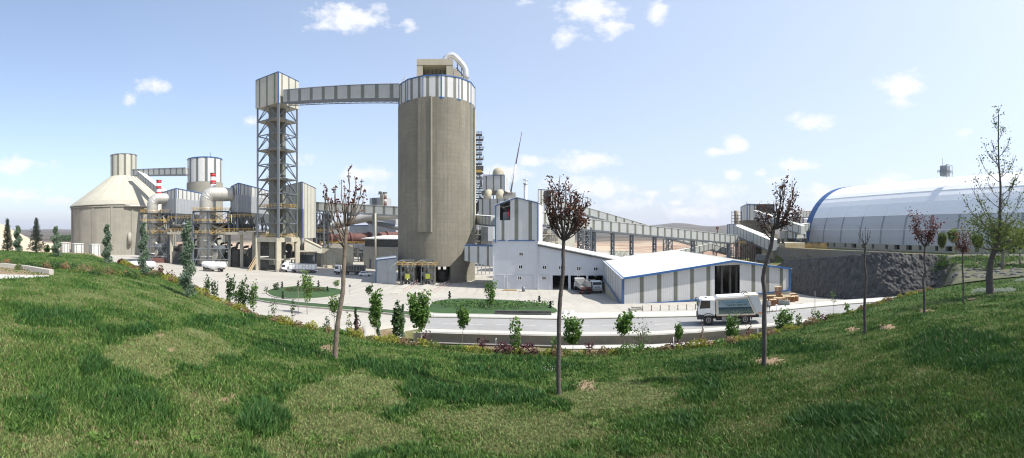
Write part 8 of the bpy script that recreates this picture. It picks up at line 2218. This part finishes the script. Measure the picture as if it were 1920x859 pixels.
# saplings that stand on the verge, islands and road side
sp = [
 (576, 590, 508, None, 'tall feathery green sapling on the verge, two tiers of leaves, left of the bare tree', dict(crown=(0, .75), r_px=10, n=420, ls=.28, stem=.05)),
 (549, 580, 556, 21, 'tiny twiggy sapling low at the lawn edge left of the feathery one', dict(crown=(0, .6), r_px=5, n=60, ls=.09, lm='lf_dark')),
 (627, 602, 552, 19, 'sapling with loose pale green crown just left of the first bare tree trunk', dict(crown=(0, .45), r_px=11, n=170, ls=.12)),
 (630, 545, 525, None, 'small sapling with a compact crown on the right end of the left grass island', dict(crown=(0, .6), r_px=7, n=200, ls=.25)),
 (692, 582, 536, None, 'slim sapling with small dark tuft on top, right of the first bare tree', dict(crown=(0, .4), r_px=7, n=170, ls=.24, lm='lf_dark')),
 (703, 606, 545, 18.5, 'bushy green sapling with long oval crown left of the small dark pair', dict(crown=(0, .62), r_px=13, n=480, ls=.13)),
 (745, 627, 562, 17.2, 'dark glossy-leaved young tree with irregular crown at the lawn edge', dict(crown=(0, .78), r_px=10, n=300, ls=.15, lm='lf_dark')),
 (786, 622, 544, 17.5, 'largest round-crowned green sapling at the lawn edge, below the tall silo', dict(crown=(0, .60), r_px=20, n=900, ls=.13)),
 (868, 652, 575, 16.2, 'slender lollipop sapling in front of the left end of the asphalt', dict(crown=(0, .42), r_px=12, n=420, ls=.10, stem=.014)),
 (1074, 652, 595, 16.2, 'round lollipop sapling just right of the middle bronze tree trunk', dict(crown=(0, .62), r_px=17, n=420, ls=.13, stem=.014)),
 (1170, 658, 586, 16.3, 'round lollipop sapling between the two road dashes below the warehouse corner', dict(crown=(0, .52), r_px=16.5, n=420, ls=.13, stem=.014)),
 (966, 648, 592, 16.0, 'lanky two-tier sapling with large leaves low down, left of the middle tree', dict(crown=(0, .95), r_px=11, n=130, ls=.14)),
 (1273, 653, 606, 16.6, 'small narrow sapling left of the refuse truck', dict(crown=(0, .5), r_px=8, n=150, ls=.11)),
 (1373, 634, 592, 18.2, 'bushy sapling with willow-like leaves in front of the refuse truck wheels', dict(crown=(0, .95), r_px=14, n=420, ls=.13)),
 (1471, 613, 580, 20.5, 'broad leafy bush just right of the third tree trunk', dict(crown=(0, .98), r_px=19, n=520, ls=.13, name='bush', cat='bush')),
 (1204, 660, 603, 16.4, 'open twiggy grey-green shrub with many upright stems', dict(crown=(0, .95), r_px=20, n=150, ls=.085, lm='lf_dark', name='shrub', cat='shrub')),
 (1317, 640, 600, 17.0, 'thin brownish twig of a sapling left of the refuse truck front wheel', dict(crown=(0, .9), r_px=4, n=36, ls=.08, lm='lf_brown')),
 (1530, 601, 579, 22.5, 'sparse small shrub at the lawn edge right of the leafy bush', dict(crown=(0, .9), r_px=9, n=80, ls=.12, name='shrub', cat='shrub')),
 (1497, 606, 586, 21.5, 'small upright shrub between the leafy bush and the sparse one', dict(crown=(0, .9), r_px=6, n=90, ls=.12, name='shrub', cat='shrub')),
 (1563, 590, 541, 24, 'very thin pale sapling with hardly any leaves before the warehouse yard', dict(crown=(0, .5), r_px=7, n=26, ls=.1, stem=.012)),
 (1590, 587, 568, 25, 'small curly-leaved sapling at the lawn edge left of the leafless tree', dict(crown=(0, .8), r_px=8, n=70, ls=.14)),
 (919, 580, 526, None, 'multi-stemmed leafy young tree in the middle of the right grass island', dict(crown=(0, .85), r_px=12, n=380, ls=.3, stem=.06, lm='lf_green')),
 (518, 546, 530, None, 'round clipped bush on the left grass island', dict(crown=(0, .9), r_px=6.5, n=260, ls=.25, lm='lf_dark', name='bush', cat='bush')),
 (499, 551, 536, None, 'bare-looking twiggy bush at the left tip of the left grass island', dict(crown=(0, .9), r_px=5, n=70, ls=.25, lm='lf_dark', name='bush', cat='bush')),
 (388, 540, 514, 26, 'rounded dark bush right of the nearest spiral conifer', dict(crown=(0, .7), r_px=7, n=170, ls=.12, lm='lf_dark', name='bush', cat='bush')),
 (402, 548, 525, 25, 'low rounded bush, second to the right of the nearest spiral conifer', dict(crown=(0, .85), r_px=6, n=160, ls=.12, lm='lf_dark', name='bush', cat='bush')),
 (432, 553, 519, 24.0, 'standard sapling with dark heart-shaped crown under the lift tower', dict(crown=(0, .6), r_px=9, n=260, ls=.13, lm='lf_dark')),
 (447, 560, 531, 22.5, 'bushy green sapling left of the tall thin one under the lift tower', dict(crown=(0, .75), r_px=9, n=220, ls=.12)),
 (459, 566, 513, 22.2, 'tall thin sapling with open crown under the lift tower', dict(crown=(0, .8), r_px=9, n=200, ls=.12, lm='lf_dark')),
 (475, 570, 530, 21.5, 'green sapling right of the tall thin one under the lift tower', dict(crown=(0, .7), r_px=9, n=230, ls=.12)),
 (302, 516, 497, 32, 'dark low shrub between the two nearest spiral conifers', dict(crown=(0, .95), r_px=7, n=120, ls=.16, lm='lf_brown', name='shrub', cat='shrub')),
 (321, 524, 505, 30, 'bronze twiggy shrub left of the nearest spiral conifer', dict(crown=(0, .95), r_px=10, n=110, ls=.14, lm='lf_brown', name='shrub', cat='shrub')),
 (1766, 476, 436, 118, 'small round-headed green tree on the plateau before the arched hall', dict(crown=(0, .62), r_px=9, n=1500, ls=.4, stem=.12, lm='lf_spring', name='small_tree', cat='tree')),
 (1787, 478, 430, 112, 'thin green tree on the plateau, right of the round-headed one', dict(crown=(0, .5), r_px=11, n=1200, ls=.38, stem=.1, lm='lf_spring', name='small_tree', cat='tree')),
 (1880, 496, 418, 62, 'broad green tree behind the big tree on the right', dict(crown=(0, .62), r_px=30, n=3200, ls=.26, stem=.3, lm='lf_spring', name='small_tree', cat='tree')),
 (1912, 492, 425, 70, 'green tree at the right border of the view behind the big tree', dict(crown=(0, .6), r_px=22, n=2200, ls=.28, stem=.18, lm='lf_spring', name='small_tree', cat='tree')),
 (1833, 478, 440, 100, 'small green tree left of the big tree trunk on the plateau', dict(crown=(0, .6), r_px=12, n=1300, ls=.36, stem=.1, lm='lf_spring', name='small_tree', cat='tree')),
]
for (px, yb, yt, d, lab, kw) in sp:
    dd = d if d else G_d(px, yb); kw.pop('low', None)
    sapling(px, yb, yt, dd, lab, **kw)
# thin stakes
for px, yb, yt, lab in ((559, 590, 540, 'thin leafless stake sapling left of the feathery one on the verge'), (1010, 575, 562, 'thin stake on the right grass island near its right end'), (911, 583, 572, 'thin stake left of the young tree on the right grass island')):
    g = G(px, yb); d = dist(g); m = MB(); m.tube([g, g + Vector((0, 0, (yb - yt) * d / F))], [.05, .03], 6); o = m.build('plant_stake', M['stake']); tag(o, lab, 'stake')
for px, yb, yt, d in ((930, 652, 634, 16.2), (1263, 650, 632, 16.2), (1421, 624, 614, 18.5)):
    x, y = XY(px, d); z = Hxy(x, y) - .05; m = MB(); m.tube([(x, y, z), (x, y, Zp(yt, d))], .012, 6); o = m.build('plant_stake', M['whitepaint']); tag(o, {930: 'pale thin stake in the planting left of the middle tree', 1263: 'pale thin stake in the planting left of the refuse truck', 1421: 'pale thin stake just left of the third tree trunk'}[px], 'stake')

def spiral(px, yb, yt, lab, w=9, turns=3.5, n=1700, ls=.10, lm='lf_blue', d=None, name='spiral_conifer', off=.34, stem=True):
    rnd = random.Random(int(px)); g = G(px, yb) if d is None else Vector((*XY(px, d), Hxy(*XY(px, d)))); d = dist(g); zt = Zp(yt, d); h = zt - g.z; W_ = w * d / F
    t = thing(name, lab, 'conifer', tuple(g), group=None); m = MB(); m.tube([g, g + Vector((0, 0, h * .95))], [.035 * h / 3, .012], 7); m.build('trunk', M['bark'], t)
    lp = []
    for k in range(int(n * 1.5)):
        f = rnd.random() ** .85; a = f * turns * 2 * PI; tap = (1 - f ** 2.2 * .6)
        c = Vector((g.x + math.cos(a) * W_ * off * tap, g.y + math.sin(a) * W_ * off * tap, g.z + h * (.04 + .95 * f)))
        r = W_ * .9 * tap * rnd.random() ** .45; b = rnd.random() * 2 * PI; q = rnd.uniform(-1, 1)
        lp.append(c + Vector((math.cos(b) * r * math.sqrt(1 - q * q), math.sin(b) * r * math.sqrt(1 - q * q), q * r * .55)))
    leaves('foliage', lp, ls, M[lm], t, int(px), .6, up=.6)
spiral(33, 470, 424, 'blue-grey spiral-clipped conifer between the two dark spruces', 9, 2.5, 1300, .2, d=43)
spiral(105, 481, 425, 'blue-grey spiral-clipped conifer left of the dome silo beside the cabins', 9, 3, 1300, .18)
spiral(201, 494, 421, 'blue-grey spiral-clipped conifer in front of the dome silo wall', 10, 3, 1500, .15)
spiral(269, 516, 417, 'blue-grey spiral-clipped conifer before the left duct tower', 12, 3, 1900, .12)
spiral(351, 557, 415, 'largest and nearest spiral-clipped conifer, before the taller duct tower', 16, 3.2, 3400, .10)
spiral(667, 615, 577, 'small narrow conifer with a red shrub at its foot', 4.5, 4, 500, .09, d=19.5, lm='lf_dark')
spiral(710, 613, 577, 'thin wavy conifer right of the bushy oval sapling', 5, 3, 500, .10, d=19.5)
spiral(755, 612, 570, 'thin grey wavy conifer right behind the dark glossy-leaved young tree', 5.5, 3, 600, .10, d=18.6)
for px, yb, yt, lab in ((529, 541, 528, 'tiny dark spiral topiary left on the left grass island'), (530, 561, 546, 'tiny dark spiral topiary at the front left of the left grass island'), (559, 538, 526, 'tiny dark spiral topiary behind the feathery sapling'), (597, 540, 526, 'tiny dark spiral topiary right of the feathery sapling'), (614, 550, 537, 'tiny dark topiary stick at the right of the left grass island'),
                         (843, 562, 546, 'tiny dark spiral topiary at the left end of the right grass island'), (1011, 567, 555, 'tiny dark spiral topiary at the back right of the right grass island'), (1032, 580, 565, 'tiny dark spiral topiary at the right tip of the right grass island')):
    spiral(px, yb, yt, lab, 2.2, 3, 240, .22, 'lf_spruce', name='spiral_topiary', off=.6)

def spruce(px, yb, yt, d, w, lab):
    rnd = random.Random(int(px + 5)); x, y = XY(px, d); zb = Hxy(x, y) - .05; zt = Zp(yt, d); h = zt - zb; W_ = w * d / F
    t = thing('spruce_tree', lab, 'spruce', (x, y, zb)); m = MB(); m.tube([(x, y, zb), (x, y, zt)], [.08, .01], 7); m.build('trunk', M['barkdk'], t); b = MB(); lp = []
    for k in range(120):
        f = .05 + .93 * (k / 119); r = W_ * (1 - f) ** .8 * rnd.uniform(.75, 1.15) + .04; a = k * 2.4 + rnd.random(); o = Vector((x, y, zb + h * f)); e = o + Vector((math.cos(a) * r, math.sin(a) * r, r * .12 + .05)); b.beam(o, e, .02)
        for j in range(int(12 + 26 * (1 - f))): s = rnd.random() ** .6; q = o.lerp(e, s) + Vector((rnd.gauss(0, .06), rnd.gauss(0, .06), rnd.gauss(-.03, .06))); lp.append(q)
    b.build('branches', M['barkdk'], t); leaves('foliage', lp, .14, M['lf_spruce'], t, int(px), .4)
spruce(14, 467, 410, 44, 12, 'dark spruce at the far left edge of the lawn')
spruce(68, 472, 409, 42, 17, 'broad dark spruce between the quarry bank and the dome silo')
t = sapling(88, 474, 460, 43, 'low dark shrub at the right foot of the broad spruce', crown=(0, .95), r_px=7, n=160, ls=.2, lm='lf_dark', name='shrub', cat='shrub')

# low planting along the lawn edge: separate cushions
rnd = random.Random(31)
kinds = [('lf_yel', 'yellow-green'), ('lf_yel', 'yellow-green'), ('lf_dry', 'dry tan'), ('lf_green', 'fresh green'), ('lf_spring', 'light green'), ('lf_yel', 'yellow-green'), ('lf_dry', 'dry tan')]
cush = []
px = 232.
while px < 1745:
    e = float(edge_r(azp(px))); 
    for row in range(2):
        lm, word = kinds[rnd.randint(0, 6)] if rnd.random() > .03 else ('lf_purple', 'dark purple')
        if 1040 < px < 1110 and rnd.random() < .3: continue
        d = e + .15 + row * .55 + rnd.random() * .5
        w = rnd.uniform(.18, .44) * (e / 15) ** .5; hh = rnd.uniform(.2, .46) * (1.35 if lm == 'lf_purple' else 1)
        cush.append((px + rnd.uniform(-5, 5), d, w, hh, lm, word))
    px += rnd.uniform(12, 20) * 15.5 / e
for i, (px, d, w, hh, lm, word) in enumerate(cush):
    x, y = XY(px, d); z = Hxy(x, y) - .03; n = int(230 * (w / .3))
    lp = []
    for k in range(n):
        a = rnd.random() * 2 * PI; r = w * math.sqrt(rnd.random()); f = rnd.random() ** .6; lp.append((x + math.cos(a) * r, y + math.sin(a) * r, z + hh * f * math.sqrt(max(0, 1 - (r / w) ** 2)) + .02))
    t = thing('low_shrub', 'one of the low %s cushion shrubs planted along the far edge of the lawn' % word, 'shrub', (x, y, z), group='low %s shrubs along the lawn edge' % word)
    leaves('foliage', lp, .06 + .0022 * d, M[lm], t, i); m = MB()
    for k in range(4): a = rnd.random() * 2 * PI; m.tube([(x, y, z - .03), (x + math.cos(a) * w * .6, y + math.sin(a) * w * .6, z + hh * .6)], [.008, .004], 4)
    m.build('stems', M['stake'], t)
# purple and red shrubs named one by one
for px, d, yt, rp, lm, lab in ((672, 18.6, 590, 8, 'lf_purple', 'dark red shrub at the foot of the small narrow conifer'), (967, 16.0, 645, 14, 'lf_purple', 'dark purple shrub at the foot of the lanky two-tier sapling'), (905, 16.3, 628, 16, 'lf_purple', 'spreading purple shrub before the dark channel right of the slender lollipop sapling'),
                              (800, 16.4, 612, 12, 'lf_purple', 'spiky dark purple shrub right of the largest round sapling'), (1105, 16.3, 640, 15, 'lf_purple', 'dark purple shrub right of the first round lollipop sapling'), (1040, 16.0, 628, 12, 'lf_green', 'upright green-leaved shrub just left of the middle tree trunk'), (655, 19, 585, 8, 'lf_spring', 'pale feathery shrub right of the first bare tree trunk'), (1405, 18.6, 605, 11, 'lf_brown', 'sparse twiggy shrub left of the third tree trunk'), (512, 21.5, 556, 12, 'lf_dark', 'dark green shrub under the left grass island'), (612, 19.5, 590, 10, 'lf_blue', 'blue-green shrub left of the first bare tree at the lawn edge')):
    sapling(px, 0, yt, d, lab, crown=(0, .97), r_px=rp * .8, n=70, ls=.10, lm=lm, name='shrub', cat='shrub', stem=.012)
# rose bed on the left with a low kerb and path
g0 = [G(px, py) for px, py in ((-60, 500), (0, 502), (45, 507), (92, 516))]; g1 = [G(px, py) for px, py in ((-60, 524), (0, 523), (50, 521), (92, 519))]; g2b = [G(px, py) for px, py in ((-60, 517), (0, 516), (50, 517), (92, 518))]
mb = MB(); mp = MB(); ms = MB(); up = Vector((0, 0, .03))
for i in range(3):
    mb.hexa([g0[i], g0[i + 1], g0[i + 1] + Vector((0, .22, 0)), g0[i] + Vector((0, .22, 0))] + [p + Vector((0, 0, .22)) for p in (g0[i], g0[i + 1], g0[i + 1] + Vector((0, .22, 0)), g0[i] + Vector((0, .22, 0)))])
    mp.hexa([g1[i] - up, g1[i + 1] - up, g2b[i + 1] - up, g2b[i] - up, g1[i] + up, g1[i + 1] + up, g2b[i + 1] + up, g2b[i] + up]); ms.hexa([p - up * 2 for p in (g2b[i], g2b[i + 1], g0[i + 1], g0[i])] + [p + up * .6 for p in (g2b[i], g2b[i + 1], g0[i + 1], g0[i])])
o = mb.build('garden_kerb', M['kerb']); tag(o, 'low pale concrete kerb beside the path at the left border', 'kerb')
o = mp.build('garden_path', M['pavelight']); tag(o, kind='structure'); o = ms.build('garden_bed', M['mulch']); tag(o, kind='structure')
for i in range(26):
    px = -10 + i * 12.2 + rnd.uniform(-4, 4); py = 497 + i * .9 + rnd.uniform(-5, 6); g = G(px, py); d = dist(g)
    lm, word = (('lf_dark', 'dark green'), ('lf_spring', 'light green'), ('lf_dry', 'tan'))[i % 3 if i % 5 else 0]
    w = rnd.uniform(.25, .5); hh = rnd.uniform(.22, .45); lp = []
    for k in range(200): a = rnd.random() * 2 * PI; r = w * math.sqrt(rnd.random()); lp.append((g.x + math.cos(a) * r, g.y + math.sin(a) * r, g.z + hh * rnd.random() * math.sqrt(max(.05, 1 - (r / w) ** 2))))
    t = solo('rose_bush', 'one of the low %s rose bushes in the bed across the left lawn' % word, 'rose bush', tuple(g), lp, .10, M[lm], i, '%s rose bushes in the left bed' % word)
    if i % 9 == 2:
        m = MB()
        for k in range(4): c = Vector(lp[k * 9]) + Vector((0, -.05, .06)); m.lathe((c.x, c.y), [(.01, c.z - .03), (.05, c.z), (.01, c.z + .03)], 6)
        m.build('blossom', M['rose'], t)
# pale cushion plants under the big tree
for i, (px, py, w, lab) in enumerate(((1838, 548, .75, 'silvery cushion plant left of the big tree trunk'), (1872, 548, .7, 'silvery cushion plant right of the big tree trunk'), (1892, 547, .6, 'silvery cushion plant a little right of the big tree'), (1916, 527, .9, 'silvery cushion plant at the right border beside the stones'))):
    g = G(px, py); lp = []
    for k in range(500): a = rnd.random() * 2 * PI; r = w * math.sqrt(rnd.random()); lp.append((g.x + math.cos(a) * r, g.y + math.sin(a) * r * .6, g.z + .22 * rnd.random() * math.sqrt(max(.05, 1 - (r / w) ** 2))))
    solo('cushion_plant', lab, 'plant', tuple(g), lp, .09, M['lf_pale'], i)
# flowers by the middle tree
g = G(1028, 705); lp = []; t = thing('daisy_clump', 'clump of tiny white flowers left of the middle tree trunk', 'flowers', tuple(g)); m = MB()
for k in range(14):
    a = rnd.random() * 2 * PI; r = .16 * math.sqrt(rnd.random()); c = g + Vector((math.cos(a) * r, math.sin(a) * r, .1 + rnd.random() * .12)); m.lathe((c.x, c.y), [(.002, c.z), (.009, c.z + .005), (.002, c.z + .008)], 6)
m.build('blossom', M['flower'], t)
for k in range(150): a = rnd.random() * 2 * PI; r = .2 * math.sqrt(rnd.random()); lp.append(g + Vector((math.cos(a) * r, math.sin(a) * r, rnd.random() * .13)))
leaves('foliage', lp, .03, M['lf_green'], t, 4)
# leafy weed rosettes
for i in range(34):
    px, py = ((1118, 728), (1445, 640), (1550, 700))[i] if i < 3 else (rnd.uniform(20, 1900), rnd.uniform(640, 850)); g = G(px, py); lp = []
    for k in range(40): a = rnd.random() * 2 * PI; r = .09 * math.sqrt(rnd.random()); lp.append((g.x + math.cos(a) * r, g.y + math.sin(a) * r, g.z + .03 + .05 * rnd.random()))
    solo('broadleaf_weed', 'one of the small broad-leaved weeds growing in the lawn', 'weed', tuple(g), lp, .045, M['lf_green'], i, 'weeds in the lawn')
# boulder strip on the right bank
for i in range(70):
    px = 1745 + rnd.random() * 175; py = 509 + rnd.random() * 16 - (px - 1745) * .02; g = G(px, py); s = rnd.uniform(.15, .5)
    m = MB(); n = 7; th = rnd.random() * 6
    m.lathe((g.x, g.y), [(.01, g.z - .1), (s, g.z), (s * .85, g.z + s * .45), (s * .3, g.z + s * .7), (.01, g.z + s * .72)], n, sm=False, th0=th)
    m.v = [(v[0] + rnd.uniform(-.15, .15) * s, v[1] + rnd.uniform(-.15, .15) * s, v[2] + rnd.uniform(-.1, .1) * s) for v in m.v]
    o = m.build('boulder', M['boulder']); tag(o, 'one of the grey boulders in the stone strip behind the right lawn', 'boulder', 'boulders behind the right lawn')
# bank shrubs on the dry slope
for i in range(80):
    px = 1738 + rnd.random() * 185; py = 482 + rnd.random() * 26; g = G(px, py); w = rnd.uniform(.5, 1.4); lp = []
    for k in range(150): a = rnd.random() * 2 * PI; r = w * math.sqrt(rnd.random()); lp.append((g.x + math.cos(a) * r, g.y + math.sin(a) * r, g.z + w * .45 * rnd.random()))
    solo('scrub_bush', 'one of the rough low bushes on the dry bank before the arched hall', 'bush', tuple(g), lp, .26, M[('lf_green', 'lf_dark', 'lf_dark')[i % 3]], i, 'scrub on the right bank')
# bare-soil discs at tree feet come with the turf; leaf scatter in ground-cover flower bed on the islands
def bed(name, lab, c, rx, ry, n, ls, lms):
    g = G(*c); d = dist(g); pts = {l: [] for l in lms}
    for k in range(n):
        a = rnd.random() * 2 * PI; r = math.sqrt(rnd.random()); x, y = g.x + math.cos(a) * r * rx, g.y + math.sin(a) * r * ry; pts[lms[k % len(lms)]].append((x, y, Hxy(x, y) + .35 + rnd.random() * .5))
    V = []; 
    o = leaves(name, pts[lms[0]], ls, M[lms[0]], None, 3); tag(o, kind='stuff')
    for l in lms[1:]: o = leaves(name, pts[l], ls, M[l], None, 4); tag(o, kind='stuff')
bed('flower_bed_foliage', '', (925, 577), 9, 3.4, 1300, .3, ('lf_green', 'lf_dark'))
bed('flower_bed_foliage', '', (572, 549), 5, 4.0, 900, .35, ('lf_brown', 'lf_dark'))
# far treeline groves
for i in range(26):
    px = 92 + rnd.random() * 60 if i < 16 else 600 + rnd.random() * 60; d = rnd.uniform(700, 1100); x, y = XY(px, d); z = Hxy(x, y); s = rnd.uniform(6, 12); lp = []
    for k in range(120): a = rnd.random() * 2 * PI; r = s * math.sqrt(rnd.random()); lp.append((x + math.cos(a) * r, y + math.sin(a) * r, z + s * .9 * rnd.random()))
    t = thing('grove_tree', 'one of the distant dark trees on the plain', 'tree', (x, y, z), group='far trees on the plain'); leaves('crown', lp, 3.2, M['lf_dark'], t, i); m = MB(); m.tube([(x, y, z - 1), (x, y, z + s * .6)], .5, 5); m.build('trunk', M['barkdk'], t)
g = P(1160, 477, 235); lp = []
for k in range(500): a = rnd.random() * 2 * PI; r = 4.5 * math.sqrt(rnd.random()); lp.append((g.x + math.cos(a) * r * 1.4, g.y + math.sin(a) * r, Hxy(g.x, g.y) + 3.2 * rnd.random()))
solo('scrub_bush', 'pale grey-green bush on the land behind the garage roof', 'bush', (g.x, g.y, Hxy(g.x, g.y)), lp, .7, M['lf_pale'], 2)

# ================================================================== air
def haze():
    mb = MB(); mb.box((0, 0, 90), (18400, 18400, 216)); m = bpy.data.materials.new('haze_air'); m.use_nodes = True; nt = m.node_tree
    for n in list(nt.nodes):
        if n.type == 'BSDF_PRINCIPLED': nt.nodes.remove(n)
    v = nt.nodes.new('ShaderNodeVolumePrincipled'); v.inputs['Color'].default_value = (.86, .9, 1, 1); v.inputs['Density'].default_value = HAZE; v.inputs['Anisotropy'].default_value = .2
    nt.links.new(v.outputs[0], nt.nodes['Material Output'].inputs['Volume']); o = mb.build('haze', m); tag(o, kind='stuff'); return o
if HAZE > 0: haze()
# coded groups: make sure every top-level mesh without a label is part of the setting
for o in COL.objects:
    if o.parent is None and o.type in ('MESH', 'EMPTY') and 'label' not in o and 'kind' not in o: o['kind'] = 'structure'
